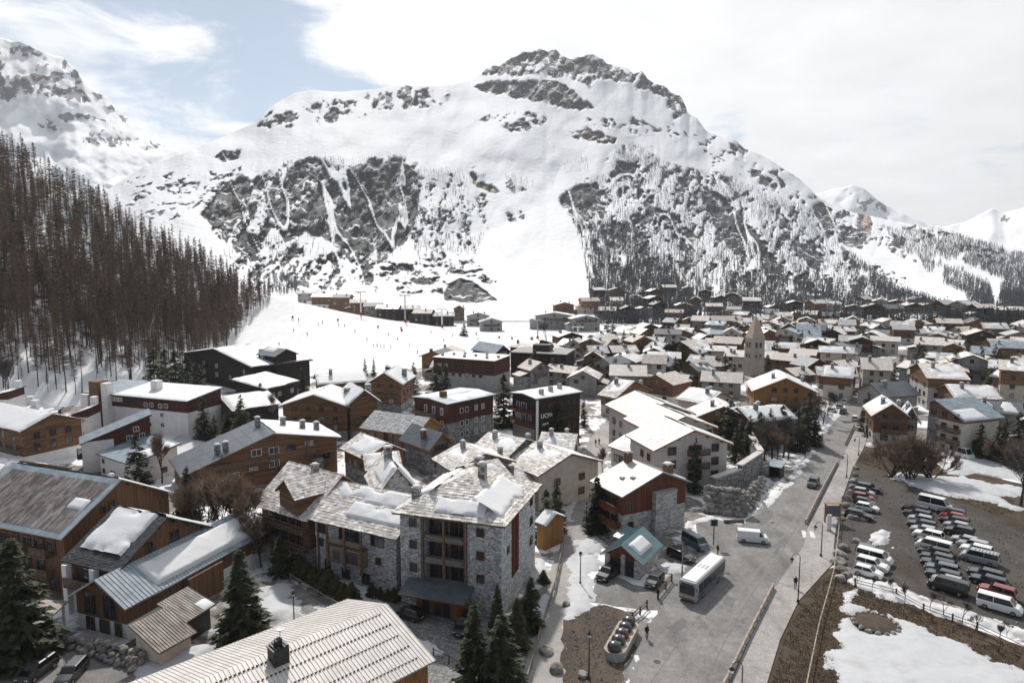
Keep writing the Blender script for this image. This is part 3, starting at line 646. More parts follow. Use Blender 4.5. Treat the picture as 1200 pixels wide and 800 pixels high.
        e = np.minimum(np.minimum(Q-q0, q1-Q)*L, np.minimum(RR-r0, r1-RR)*R_)+(fbm(Q*L/3.5, RR*R_/3.5, 3, seed+31)-.5)*(0 if cover > .94 else 3.0)
        n = fbm(Q*L/2.4, RR*R_/2.4, 5, seed); m = (n-(1-cover)*.9)*2.4+np.clip(e/1.8, 0, 1)*.75-.5
        th = np.where(m > 0, T*(1-np.exp(-2.6*m))*(.85+.3*fbm(Q*L/3, RR*R_/3, 2, seed+5)), -.06); th = np.where(m > 0, np.maximum(th+.03, .02), -.06)
        th[0, :] = np.minimum(th[0, :], -.03); th[-1, :] = np.minimum(th[-1, :], -.03)
        if not hang: th[:, 0] = -.05; th[:, -1] = -.05
        nx, nz = -(zc-za)/L, (c-a)/L; A_ = a+(c-a)*Q+nx*th; Z_ = za+(zc-za)*Q+nz*th+s.t+.01; Rr = -o+RR*R_
        V = np.stack([A_, Rr, Z_], -1) if s.axis == 'u' else np.stack([Rr, A_, Z_], -1)
        F = gridfaces(nq, nr); keep = (th.ravel()[F] > 0).any(1); F = F[keep]
        if len(F) == 0: return None
        if (s.axis == 'v'): F = F[:, ::-1]
        return stf('snow', npmesh('snow', V.reshape(-1, 3), F, [M[mat]], True), s.roof, None)
    def window(s, side, a, z, w=1.0, h=1.2, style='wood', pane='window_glass', name='window'):
        fm, pm = win_mesh(w, h, style, pane); e = .065
        loc, rz = {'f': ((a, -e, z), 0), 'b': ((a, s.W+e, z), math.pi), 'r': ((s.L+e, a, z), math.pi/2), 'l': ((-e, a, z), -math.pi/2)}[side]
        o = link(name, fm, s.e, loc, rz)
        if pm: link('pane', pm, o)
        return o
    def wins(s, side, zs, n=None, w=1.0, h=1.2, style='wood', m=1.2, pane='window_glass', skip=(), jit=.15, step=3.0):
        L = s.L if side in 'fb' else s.W; n = n or max(1, int((L-m)/step))
        for zi, z in enumerate(zs):
            for k in range(n):
                a = m+(L-2*m)*((k+.5)/n)
                ww = w*s.rng.choice((1, 1, .8, 1.3)) if jit else w
                top = s.pz(a) if (side in 'fb') == (s.axis == 'u') else min(s.prof[0][1] if side in 'fl' else s.prof[-1][1], 99)
                if z+h+.2 > top or (zi, k) in skip or (jit and s.rng.random() < .1): continue
                s.window(side, a, z, ww, h, style, pane if s.rng.random() > .15 else 'curtained_glass')
    def chimney(s, i, q, r, w=.9, h=1.6, mat='grey_stone', d=None, cap=True):
        x, y, z = s.lift(i, q, -s.o+r*(s.run+2*s.o), 0); d = d or w; mb = MB(); mb.box(-w/2, -d/2, -1.0, w/2, d/2, h); o = mb.build('chimney', M[mat], s.roof, (x, y, z))
        if cap:
            c = MB(); 
            for sx in (-1, 1):
                for sy in (-1, 1): c.box(sx*w*.38-.08, sy*d*.38-.08, h-.01, sx*w*.38+.08, sy*d*.38+.08, h+.3)
            c.box(-w*.62, -d*.62, h+.3, w*.62, d*.62, h+.42); c.build('chimney_cap', M['concrete'], o)
            k = MB(); k.lathe((0, 0, h+.42), [(w*.58, 0), (w*.5, .14), (w*.2, .22)], 8); k.build('snow', M['snow'], o, smooth=True)
        return o
    def balcony(s, side, a0, a1, z, d=1.4, mat='railing_wood', posts=True, boards=3, slab='fascia_wood', gap=0):
        mb = MB(); mb.box(a0, -d, z-.18, a1, 0, z); L = s.L if side in 'fb' else s.W
        loc, rz = {'f': ((0, -.06-gap, 0), 0), 'r': ((s.L+.06+gap, 0, 0), math.pi/2), 'l': ((-.06-gap, s.W, 0), -math.pi/2)}[side]
        bo = mb.build('balcony', M[slab], s.e, loc, rz); rl = MB(); n = max(1, int((a1-a0)/2.2))
        for k in range(n+1):
            x = a0+.06+(a1-a0-.12)*k/n; rl.box(x-.06, -d+.01, z+.002, x+.06, -d+.13, z+1.08)
        for b in range(boards):
            zb = z+.18+b*.3; rl.box(a0, -d-.04, zb, a1, -d+.005, zb+.2)
            for x in (a0, a1-.045): rl.box(x, -d+.14, zb, x+.045, 0, zb+.2)
        rl.box(a0-.03, -d-.06, z+1.082, a1+.03, -d+.15, z+1.15); rl.build('railing', M[mat], bo)
        return bo
    def purlins(s, n=5, mat='fascia_wood'):
        mb = MB()
        for k in range(n):
            a = s.span*(k+.5)/n; z = s.pz(a)
            for r in (-s.o+.12, ): 
                p = s.pt(a-.12, r, z-.32); q = s.pt(a+.12, .1, z-.03); mb.box(min(p[0], q[0]), min(p[1], q[1]), p[2], max(p[0], q[0]), max(p[1], q[1]), q[2])
            r0, r1 = s.run-.1, s.run+s.o-.12; p = s.pt(a-.12, r0, z-.32); q = s.pt(a+.12, r1, z-.03); mb.box(min(p[0], q[0]), min(p[1], q[1]), p[2], max(p[0], q[0]), max(p[1], q[1]), q[2])
        mb.build('purlin_ends', M[mat], s.e)['kind'] = 'stuff'
    def post(s, x, y, z0, z1, w=.3, mat='railing_wood', name='post'):
        mb = MB(); mb.box(x-w/2, y-w/2, z0, x+w/2, y+w/2, z1); return mb.build(name, M[mat], s.e)
    def bx(s, name, b, mat, parent=None, tx=0, ty=0):
        mb = MB(); mb.box(*b, tx=tx, ty=ty); return mb.build(name, M[mat], parent or s.e)
def gable(ze, zr, r=.5, ze2=None): return [(0, ze), (r, zr), (1, ze if ze2 is None else ze2)]
# ================================================================== near and middle buildings, one by one
# ---- stone hotel with a hipped slate roof
h = House((459, 603), (592, 620), 17.2, [(0, 12.5), (1, 12.5)], 'v', .8, 'stone_hotel', 'four storey grey stone hotel with hipped slate roof and stacked loggias', 'hotel', ze=12.4, det=2)
L, Wd = h.L, h.W; a0, a1 = 3.5, 9.3; E0 = h.e
def wallbox(b, mat='hotel_stone'): return h.bx('wall', b, mat)
wallbox((0, 0, -.4, a0, Wd, 12.5)); wallbox((a1, 0, -.4, L, Wd, 12.5)); wallbox((a0, 1.7, -.4, a1, Wd, 12.49), 'grey_timber'); wallbox((a0+.01, .02, -.4, a1-.01, 1.7, 3.1))
for k, z in enumerate((3.1, 6.2, 9.3)):
    h.bx('loggia_floor', (a0+.005, -.12, z, a1-.005, 1.69, z+.25), 'concrete')
    if k: h.bx('balustrade', (a0+.25, -.22, z-.05, a1-.25, -.13, z+.75), 'grey_timber')
    for x in (a0+.7, a0+2.1, a0+3.7, a0+5.0):
        o = link('door', win_mesh(1.1, 2.2, 'wood', 'window_glass')[0], E0, (x, 1.66, z+.27)); link('pane', win_mesh(1.1, 2.2, 'wood', 'window_glass')[1], o)
for x in (a0-.18, (a0+a1)/2, a1+.18): h.post(x, -.14, 3.2, 12.4, .34, 'railing_wood')
for z in (10.9, 7.9, 4.7, 1.4): h.window('f', 1.9, z, .9, 1.0)
for z in (10.7, 7.6, 4.5): h.window('f', 11.5, z, .9, 1.0)
for z in (10.6, 7.6, 4.6): h.window('r', 13.3, z, .9, 1.1)
for k in range(5): h.bx('louvre_post', (L+.02, 4.3+k*.62, 3.6, L+.16, 4.52+k*.62, 11.9), 'red_cladding')
h.bx('louvre_glass', (L+.005, 4.3, 3.6, L+.03, 7.1, 11.9), 'window_glass')
h.bx('sign_board', (L+.01, 2.2, 7.6, L+.08, 3.2, 8.6), 'dark_trim')
# entrance porch
h.bx('porch', (3.2, -2.0, -.2, 9.6, -.01, 2.7), 'orange_cladding')
for x in (4.6, 6.3, 7.5): 
    o = link('door', win_mesh(.95, 2.1, 'wood', 'window_glass')[0], E0, (x, -2.0, .1)); link('pane', win_mesh(.95, 2.1, 'wood', 'window_glass')[1], o)
mb = MB(); mb.hexa([(1.2, -3.4, 2.72), (10.6, -3.4, 2.72), (10.6, -.02, 3.6), (1.2, -.02, 3.6)], [(1.2, -3.4, 2.9), (10.6, -3.4, 2.9), (10.6, -.02, 3.8), (1.2, -.02, 3.8)], 1, 0); mb.build('canopy', [M['slate_metal'], M['fascia_wood']], E0)
# hipped roof with individual slates
hz, pk, o = 12.5, 16.4, .8; c0 = Vector((-o, -o, hz)); c1 = Vector((L+o, -o, hz)); c2 = Vector((L+o, Wd+o, hz)); c3 = Vector((-o, Wd+o, hz)); r0 = Vector((L/2, Wd*.45, pk)); r1 = Vector((L/2, Wd*.62, pk))
mb = MB(); up = Vector((0, 0, .3)); faces = [(c0, c1, r0, r0), (c1, c2, r1, r0), (c2, c3, r1, r1), (c3, c0, r0, r1)]
for q in faces:
    t = [p+up for p in q]; t = t[:3] if (t[2]-t[3]).length < 1e-6 else t; mb.face(t, 0)
mb.face([c3, c2, c1, c0], 1)
for a, c in ((c0, c1), (c1, c2), (c2, c3), (c3, c0)): mb.face([a, c, c+up, a+up], 1)
rf = mb.build('roof', [M['lauze'], M['fascia_wood']], E0); h.roof = rf
mb = MB(); rg = random.Random(5)
for (a, c, d, e) in faces:
    ex = (c-a); Lx = ex.length; ex.normalize(); nrm = ex.cross(((d+e)/2-a)).normalized(); ey = nrm.cross(ex); H_ = (d-a).dot(ey); n = int(H_/.46)
    xl = (e-a).dot(ex); xr = (d-a).dot(ex)
    for k in range(n):
        f0, f1 = k/n, (k+1)/n; lo0, hi0 = xl*f0, Lx+(xr-Lx)*f0; x = lo0-rg.random()*.4
        while x < hi0-.1:
            w = rg.uniform(.5, .9); x0 = max(x, lo0); x1 = min(x+w-.04, hi0); x += w
            if x1-x0 < .12: continue
            lo1, hi1 = xl*f1, Lx+(xr-Lx)*f1; g = rg.uniform(.04, .1); y0 = H_*f0-.05-rg.random()*.07; y1 = H_*f1
            pt = lambda xx, yy, hh: a+up+ex*xx+ey*yy+nrm*hh
            X0, X1 = max(x0, lo1), min(x1, hi1)
            if X1 < X0: X0 = X1 = (X0+X1)/2
            t = [pt(x0, y0, g), pt(x1, y0, g*rg.uniform(.7, 1.2)), pt(X1, y1, .015), pt(X0, y1, .015)]
            mb.face(t); mb.face([pt(x0, y0, -.02), pt(x1, y0, -.02), t[1], t[0]]); mb.face([pt(x0, y0, -.02), t[0], t[3]]); mb.face([pt(x1, y0, -.02), t[2], t[1]])
mb.build('slate_courses', M['lauze'], rf)['kind'] = 'stuff'
def hip_snow(q, fx0, fx1, fy0, fy1, T, seed):
    a, c, d, e = q; ex = (c-a); Lx = ex.length; ex.normalize(); nrm = ex.cross(((d+e)/2-a)).normalized(); ey = nrm.cross(ex); H_ = (d-a).dot(ey)
    n1, n2 = 90, 66; X, Y = np.meshgrid(np.linspace(fx0*Lx, fx1*Lx, n1), np.linspace(fy0*H_, fy1*H_, n2)); ed = np.minimum(np.minimum(X-fx0*Lx, fx1*Lx-X), np.minimum(Y-fy0*H_, fy1*H_-Y))+(fbm(X/3, Y/3, 3, seed+4)-.5)*2.2
    m = np.clip(ed/.9, 0, 1)*1.2+(fbm(X/2.2, Y/2.2, 3, seed)-.72)*.7; th = T*(1-np.exp(-2.5*np.maximum(m, 0)))*(.85+.3*fbm(X/3, Y/3, 2, seed+1))+.09
    th = np.where(m > 0, th, 0); V = np.array(a+up)[None, None]+X[..., None]*np.array(ex)+Y[..., None]*np.array(ey)+th[..., None]*np.array(nrm)
    F = gridfaces(n1, n2); F = F[(m.ravel()[F] > 0).any(1)]; stf('snow', npmesh('snow', V.reshape(-1, 3), F, [M['snow']], True), rf)
hip_snow(faces[0], .36, .80, .10, .38, .22, 3); hip_snow(faces[1], .08, .72, .10, .66, .28, 8); hip_snow(faces[3], .2, .8, .2, .6, .4, 9)
for x, y, zb in ((1.0, 3.0, 13.2), (L*.5, Wd*.72, 15.6), (L*.62, Wd*.5, 15.9)):
    mb = MB(); mb.box(-.5, -.5, -1, .5, .5, 1.9); o_ = mb.build('chimney', M['grey_stone'], rf, (x, y, zb)); mb = MB(); mb.box(-.6, -.6, 1.9, .6, .6, 2.05); mb.build('chimney_cap', M['concrete'], o_); mb = MB(); mb.lathe((0, 0, 2.05), [(.55, 0), (.45, .18), (.15, .27)], 8); mb.build('snow', M['snow'], o_, smooth=True)
# annexe and garden hut beside the lane
h = House((625, 612), (640, 617), 5.5, gable(4.2, 5.4), 'v', .4, 'garden_hut', 'small orange timber hut with thick snow cap beside the stone hotel', 'hut', det=2)
h.walls('orange_cladding'); h.mkroof('lauze_grey', .2); h.snow(0, .0, 1, .02, .98, .5, .95, hang=1); h.snow(1, .0, 1, .02, .98, .4, .95)
# ---- curved timber and stone chalet: two wings and an upper block
h = House((-40.6, 103.2), (-29.9, 96.0), 14, gable(8.6, 13), 'v', 1.0, 'balcony_chalet', 'old timber chalet wing with long balconies and crooked slate roof', 'chalet', 'joined wings of the slate roofed chalet', world=True, det=2)
h.walls('hotel_stone', 'old_timber', 3.2); h.mkroof('lauze', .25, slate=.75); h.snow(0, .3, .75, .35, .7, .3, .55); h.snow(0, .5, .95, .05, .4, .25, .6)
h.balcony('f', -.3, h.L+.2, 5.9, 1.3, boards=2); h.balcony('f', -.3, h.L+.2, 3.1, 1.3, boards=2); h.wins('f', (3.4, 6.1), 5, 1.2, 1.7); h.wins('f', (.6,), 4, .9, 1.1)
h.balcony('l', 1, 9, 5.9, 1.1, boards=2); h.wins('l', (3.4, 6.1), 3, 1.1, 1.4); h.chimney(0, .85, .6, .9, 1.5)
dh = House((322, 573), (345, 585), 6, gable(11.3, 13.2), 'u', .5, 'roof_dormer', 'timber dormer gable standing on the slate roof of the balcony chalet', 'dormer', world=False, det=2)
dh.walls('old_timber', z0=8.5); dh.mkroof('lauze', .22, slate=.7); dh.snow(1, .1, .8, .3, .9, .3, .6)
h = House((-29.9, 96.0), (-15.6, 88.6), 13, gable(8.8, 12.2), 'v', .8, 'balcony_chalet', 'stone chalet wing with big timber balcony box and smooth snow drift on slates', 'chalet', 'joined wings of the slate roofed chalet', world=True, det=2)
h.walls('hotel_stone', 'hotel_stone', 6); h.mkroof('lauze', .25, slate=.75); h.snow(0, .22, .62, .35, .97, .4, .86); h.snow(0, .6, 1, .1, .9, .35, .75); h.snow(1, .1, .9, .1, .9, .35, .8)
h.bx('balcony_box', (3.6, -1.3, 3.2, 9.6, -.02, 5.6), 'grey_timber'); h.bx('balcony_front', (3.5, -1.4, 6.1, 9.7, -1.3, 6.9), 'grey_timber'); h.bx('loggia_floor', (3.5, -1.38, 5.62, 9.7, -.02, 5.8), 'fascia_wood')
for x in (3.5, 6.6, 9.6): h.post(x, -1.45, 2.4, 8.8, .3)
for x, z, w, hh in ((5.0, 3.9, .9, 1.1), (7.6, 3.7, 2.2, 1.5)):
    fm, pm = win_mesh(w, hh, 'wood', 'window_glass'); o = link('window', fm, h.e, (x, -1.3, z)); link('pane', pm, o)
for x, z, w, hh in ((1.0, 4.6, .8, 1.0), (2.4, 4.6, .8, 1.0), (1.4, 6.6, 1.6, 1.6), (6.5, 6.3, 3.8, 1.9), (11.4, 6.5, 2.2, 1.8), (11.5, 3.9, .8, .9), (5.6, .6, 1.3, 1.3), (9.2, .5, 1.3, 1.5), (2.2, .7, .9, 1.9)): h.window('f', x, z, w, hh)
h.chimney(0, .9, .95, .9, 1.4); h.post(.5, -.1, -.2, 8.6, .25)
h = House((440, 577), (492, 571), 12, gable(9.8, 13.2), 'u', .8, 'stone_chalet', 'stone gabled chalet with one huge smooth snow cap and a stone chimney', 'chalet', ze=10.0, det=2)
h.walls('hotel_stone'); h.mkroof('lauze', .3, slate=.75); h.snow(1, -.0, 1, .0, .85, .7, .97, hang=1); h.snow(0, .35, 1, .05, .7, .7, .92); h.wins('f', (7.2,), 2, 1.1, 1.4); h.wins('f', (3.6,), 3, 1, 1.2); h.wins('r', (7.2, 4.0), 3, 1.0, 1.4); h.chimney(0, .9, .55, 1.2, 1.9); h.purlins(4)
# ---- left timber chalets
h = House((-60, 603), (72, 629), 19.2, gable(9, 13.9), 'v', .8, 'timber_chalet', 'long brown chalet with rusty ribbed panel roof and little snow', 'chalet', det=2)
h.walls('brown_cladding'); h.mkroof('blue_metal', .2, 'steel')
mb = MB(); rg = random.Random(2); nP = int((h.run)/.42)
for k in range(nP):
    r = .4+k*(h.run-.6)/nP
    q = .06+rg.random()*.02
    while q < .9:
        q1 = min(q+rg.uniform(.08, .3), .9); b = [h.lift(0, q, r, .01), h.lift(0, q, r+.30, .01), h.lift(0, q1, r+.30, .01), h.lift(0, q1, r, .01)]; hh = rg.uniform(.05, .08); t = [h.lift(0, q, r+.04, hh), h.lift(0, q, r+.26, hh), h.lift(0, q1, r+.26, hh), h.lift(0, q1, r+.04, hh)]
        mb.hexa(b, t); q = q1+.006
mb.build('roof_panels', M['stained_panel'], h.roof)['kind'] = 'stuff'
h.snow(0, .42, .62, .80, .94, .3, .95, seed=4); h.snow(1, .0, 1, .05, .98, .35, .95, hang=1); h.purlins(6); h.window('r', 7.6, 9.9, .7, 1.3); h.window('r', 6.2, 9.8, .6, 1.0)
for k in range(4): h.balcony('f', 3+k*4.4, 6.2+k*4.4, 5.6, 1.1, boards=3); h.balcony('f', 3+k*4.4, 6.2+k*4.4, 2.6, 1.1, boards=3)
h.wins('f', (5.8, 2.8, .5), 8, 1.4, 1.9); h.chimney(1, .8, .5, .7, 1.0)
h = House((-150, 612), (-12, 613), 16, gable(8, 11.6), 'v', .7, 'timber_chalet', 'lower ribbed metal roof house joined to the long rusty roofed chalet', 'chalet', det=1)
h.walls('brown_cladding'); h.mkroof('blue_metal', .2, 'steel', rib=.6); h.snow(1, .0, 1, .05, .98, .3, .9); h.wins('f', (5.2, 2.4), 6, 1.2, 1.4)
h = House((72, 654), (138, 669), 15.8, gable(7.2, 11.2), 'v', .7, 'timber_chalet', 'brown chalet with black tiled roof and one thick sliding snow slab', 'chalet', det=2)
h.walls('white_render', 'brown_cladding', 4.2); h.mkroof('dark_tile', .2, 'dark_trim', slate=.5); h.snow(0, .24, 1.0, .08, .84, .75, .93, seed=11, hang=1); h.snow(1, .0, 1, .02, .98, .6, .97, hang=1)
h.window('r', 4.6, 6.6, 1.0, 2.3); h.window('r', 8.6, 6.5, 1.6, 2.4); h.window('r', 4.6, 3.3, 1.2, 1.4); h.purlins(6, 'dark_trim'); h.balcony('f', .3, h.L-.3, 3.9, 1.4, boards=3); h.wins('f', (4.2, 1.2), 3, 1.6, 2.0)
h.post(.4, -.9, -.2, 6.7, .8, 'white_render', 'pillar'); h.post(5.2, -.7, 3.9, 6.8, .8, 'white_render', 'pillar')
h = House((79, 698), (146, 714), 26.5, gable(4.7, 7.2), 'u', .7, 'timber_chalet', 'low brown chalet with blue metal roof, deep snow blanket and corner gable windows', 'chalet', ze=4.5, det=2)
h.walls('white_render', 'brown_cladding', 2.2); h.mkroof('blue_metal', .2, 'steel', rib=.55); h.snow(1, .14, .86, .20, .99, .85, .96, seed=21, hang=0); h.snow(0, .1, .9, .3, .99, .5, .9); h.purlins(4)
h.window('f', 2.5, 2.5, 2.0, 2.7); h.window('f', 5.7, 2.4, 2.2, 2.9); h.window('f', 2.2, .1, 1.3, 1.9); h.window('f', 4.6, 0, 1.5, 2.0); h.window('f', 6.9, 0, 1.0, 2.0)
h.window('r', 5.2, 3.4, 2.4, .9); h.window('r', 11.2, 2.5, .9, 1.3); h.window('r', 11.2, .6, .9, 1.2); h.window('r', 18.6, 3.0, 1.2, 1.0); h.window('r', 22.8, 2.0, 2.0, .8)
h.bx('side_wing', (h.L+.07, 8.6, -.2, h.L+1.2, 14.6, 4.1), 'brown_cladding')
h = House((186, 766), (231, 741), 5.2, [(0, 2.3), (1, 3.9)], 'v', .5, 'entrance_shed', 'low shed with weathered ribbed lean-to roof beside the snowy brown chalet', 'shed', ze=2.2, det=2)
h.walls('cream_render'); h.mkroof('stained_panel', .16, rib=.35)
h = House((218, 730), (253, 708), 4.5, [(0, 3.0), (1, 4.2)], 'v', .5, 'carport', 'second lean-to roof against the white wall of the snowy brown chalet', 'shed', ze=2.9, det=2)
h.walls('dark_trim'); h.mkroof('stained_panel', .16, rib=.35); h.snow(0, .0, .4, .6, 1, .2, .8)
# terrace and stair roof in front of the low chalet
mb = MB(); mb.box(-1.2, -2.6, 0, 7.6, .0, .35); p0 = P(112, 742); tr = mb.build('terrace', M['concrete'], None, (p0.x, p0.y, 0), R(-20)); tag(tr, 'concrete terrace with dark slatted railing below the corner gable', 'terrace')
rl = MB()
for k in range(4): rl.box(3.0, -2.62, .45+k*.24, 7.6, -2.55, .62+k*.24); rl.box(7.55, -2.55, .45+k*.24, 7.62, 0, .62+k*.24)
rl.build('railing', M['dark_trim'], tr)
h = House((44, 738), (80, 705), 3.4, [(0, 3.0), (1, 3.4)], 'v', .2, 'stair_canopy', 'narrow weathered canopy over the stairs left of the low brown chalet', 'canopy', ze=3.0, det=2)
h.mkroof('stained_panel', .16)
for x in (.3, h.L-.3): h.post(x, .2, -.1, 3.0, .25, 'white_paint')
h.bx('wall', (0, h.W*.6, -.2, h.L, h.W*.75, 2.2), 'cream_render')
# ribbed metal roof nearest the bottom edge
h = House((-31.3, 42.3), (-7.7, 64.9), 17.4, gable(5.8, 8.3), 'v', .6, 'metal_roof_house', 'orange timber house under a big pale ribbed metal roof with snow guards', 'house', world=True, ze=6, det=2)
h.walls('orange_cladding'); h.mkroof('pale_metal', .18, 'steel', rib=.42, ribmat='pale_metal')
for k in range(5):
    mb = MB(); n = int(h.run/.42)
    for i in range(n):
        x = -.3+i*.42+(k % 2)*.2; a = h.lift(0, .13+k*.19, x, .0); c = h.lift(0, .135+k*.19, x+.2, .0); mb.box(a[0], a[1]-.04, a[2], c[0], a[1]+.06, a[2]+.13)
    mb.build('snow_guard_row', M['black_metal'], h.roof)['kind'] = 'stuff'
o = h.chimney(0, .86, .60, 1.5, 1.3, 'dark_trim', cap=False); mb = MB()
for k in range(6): mb.box(-.85+.28*k-.02*k, -.8, 1.3, -.85+.28*k+.14, .8, 1.45+.1*(k % 3))
mb.box(-.3, -.3, 1.4, .3, .3, 2.1); mb.build('vent_cowl', M['black_metal'], o)
mb = MB(); mb.tube((.5, .6, 1.2), (.5, .6, 2.5), .04); mb.lathe((.5, .5, 2.5), [(.05, 0), (.3, .08), (.42, .22), (.40, .25), (.1, .12)], 14); mb.build('satellite_dish', M['white_paint'], o)
# timber truss gable and neighbours on the left edge
h = House((-40, 590), (84, 548), 14, gable(7, 11), 'u', .8, 'truss_chalet', 'chalet with open timber frame gable and snow on its stone slates', 'chalet', ze=7, det=1)
h.walls('old_timber'); h.mkroof('lauze_grey', .3, 'fascia_wood', slate=.8); h.snow(0, .1, .95, .1, .9, .5, .8); h.snow(1, .1, .9, .1, .9, .4, .7)
for k in range(9):
    x = (k+.5)*h.L/9; h.bx('frame_post', (x-.14, -.3, 2.5, x+.14, -.08, h.pz(x)-.02), 'fascia_orange'); 
    if k < 8: h.bx('glazing', (x+.3, -.1, 3.2, x+h.L/9-.3, -.062, min(h.pz(x), h.pz(x+h.L/9))-.5), 'window_glass')
for z in (4.6, 7.0): h.bx('frame_beam', (.1, -.34, z, h.L-.1, -.301, z+.25), 'fascia_orange')
h = House((-45, 490), (23, 506), 14, gable(8.5, 11), 'v', .7, 'timber_house', 'orange brown timber house with balcony at the end of the white terrace', 'house', det=1)
h.walls('white_render', 'old_timber', 2.6); h.mkroof('lauze_grey', .25); h.snow(0, .0, 1, .02, .98, .5, .95, hang=1); h.wins('f', (3.4, 6), 5, 1.3, 1.6); h.wins('r', (3.4, 6), 3, 1.3, 1.6); h.balcony('f', .3, h.L-.3, 3.2, 1.2)
# ---- white modern lodge with blue mono-pitch roofs
def mono(A, zA, B, zB, depth, label, up, lo='white_render', split=None, roof='blue_metal', over=.5, name='modern_lodge', base_t=0):
    a = P(A[0], A[1], zA); c = P(B[0], B[1], zB); hh = House((a.x, a.y), (c.x, c.y), depth, [(0, zA), (1, zB)], 'u', over, name, label, 'lodge', 'blocks of the white mono-pitch lodge', world=True, det=1)
    hh.walls(lo, up, split) if up else hh.walls(lo)
    hh.mkroof(roof, .22, 'dark_trim'); return hh
h = House((96, 460), (219, 471), 13, [(0, 9.6), (1, 11)], 'v', .6, 'modern_lodge', 'large white lodge block with maroon upper storey and thin snowy roof', 'lodge', 'blocks of the white mono-pitch lodge', det=1)
h.walls('white_render', 'maroon_cladding', 6.6); h.mkroof('blue_metal', .22, 'dark_trim'); h.snow(0, .02, 1, .3, .99, .25, .9)
for x, z in ((22, 7.3), (24, 7.4), (27, 7.3), (29, 7.4), (23, 4.6), (27.4, 4.9), (23, 2.0), (27.4, 2.2)): h.window('f', x, z, 1.1, 1.0, 'white')
for x in (10.2, 11.6, 13): h.window('f', x, 8.0, 1.1, 1.0, 'white', 'curtained_glass')
h.bx('chimney', (3.4, -1.6, -.3, 6.6, 1.8, 13.2), 'fascia_wood'); h.bx('chimney', (7.6, -1.4, -.3, 9.8, .6, 12.9), 'white_render'); h.bx('chimney', (18.4, 5, 9, 20.6, 7, 13.2), 'white_render'); h.bx('wall', (.3, -1.9, -.3, 3.0, -.08, 9.5), 'white_render')
h = mono((93, 521), 6.6, (178, 487), 11.2, 7.5, 'white lodge wing with long steep blue roof and maroon end wall', 'maroon_cladding', 'white_render', 1.5); 
h.bx('wall', (-.1, -.12, -.3, h.L*.45, -.05, 6.9), 'white_render')
for x, z in ((9.0, 6.2), (11.5, 6.4), (9.0, 3.6), (12, 3.9), (10.4, 8)): h.window('f', x, z, 1.0, 1.0, 'white')
h.wins('l', (1.0, 3.6), 2, 1.4, 1.6); h.balcony('l', .2, 6.0, 3.2, 1.0, 'dark_trim')
h = House((112, 532), (152, 545), 11, [(0, 4.6), (1, 6.4)], 'v', .6, 'modern_lodge', 'low white lodge wing with shallow blue roof and three small windows', 'lodge', 'blocks of the white mono-pitch lodge', det=1)
h.walls('white_render'); h.mkroof('blue_metal', .22, 'dark_trim'); h.snow(0, .35, .95, .65, .98, .2, .8); h.window('f', 1.4, 2.9, .7, .8); h.window('f', 1.4, .7, .7, .9); h.window('f', 5.4, .9, 1.6, .8); h.wins('r', (1.2,), 2, 1, 1)
for i, (A, B, za, zb, d, lb) in enumerate([((20, 516), (76, 498), 5.0, 7.2, 9, 'white terrace house with blue roof next to the lodge'), ((-8, 493), (34, 480), 6.0, 8.2, 9, 'white terrace house with maroon dormer band behind the timber house'), ((46, 496), (75, 478), 7.0, 9.0, 8, 'white terrace house with tall chimney stack and blue roof'), ((80, 487), (104, 480), 6.6, 8.0, 8, 'white terrace house tucked against the brown chimney tower'), ((-30, 468), (10, 460), 7.5, 9.2, 9, 'white terrace house with tall blank end wall by the forest edge')]):
    h = mono(A, za, B, zb, d, lb, 'maroon_cladding', 'white_render', zb-2.0, name='terrace_house'); h.snow(0, .2, .95, .1, .9, .25, .75); h.wins('f', (zb-3.4, 1.2), 2, 1.2, .9, 'white', pane='curtained_glass'); h.bx('chimney', (h.L-1.6, h.W-1.8, zb-1, h.L-.2, h.W-.2, zb+2.2), 'white_render')
# ---- dark chalets below the forest
h = House((212, 414), (295, 431), 24, gable(9.5, 13.5), 'u', 1.0, 'dark_lodge', 'big black timber lodge with folded snowy roof below the forest', 'lodge', det=1)
h.walls('black_cladding'); h.mkroof('lauze_grey', .3, 'dark_trim'); h.snow(0, .0, 1, .0, .98, .6, .95, hang=1); h.snow(1, .0, 1, .0, .98, .6, .95, hang=1); h.wins('f', (6.6, 3.4), 5, 1.3, 1.3, 'white'); h.wins('r', (6.4,), 4, 1, 1); h.balcony('f', 2, 20, 5.9, 1.3, 'dark_trim'); h.chimney(1, .75, .35, 1.6, 1.8, 'blue_metal', cap=False); h.chimney(1, .6, .6, 1.6, 1.8, 'blue_metal', cap=False); h.chimney(1, .45, .5, 1.3, 1.6, 'blue_metal', cap=False)
h = House((313, 457), (352, 447), 14, [(0, 5.6), (1, 7.6)], 'v', .8, 'dark_lodge', 'lower black wing with one clean snow covered roof beside the big lodge', 'lodge', det=1)
h.walls('black_cladding'); h.mkroof('lauze_grey', .3, 'dark_trim'); h.snow(0, .0, 1, .0, 1, .6, .98, hang=1); h.wins('f', (2.6,), 4, 1.2, 1.2, 'white')
h = House((244, 470), (272, 482), 14, gable(5.6, 8), 'u', .8, 'dark_chalet', 'small black chalet with broad snowy roof between two spruces', 'chalet', det=1)
h.walls('black_cladding'); h.mkroof('lauze_flat', .25, 'dark_trim'); h.snow(1, .0, 1, .05, 1, .5, .9, hang=1); h.snow(0, .2, 1, .0, .9, .3, .7); h.window('f', 3.2, 3.8, 1.6, 1.1, 'white', 'curtained_glass'); h.balcony('f', 1, 7, 2.8, 1, 'dark_trim')
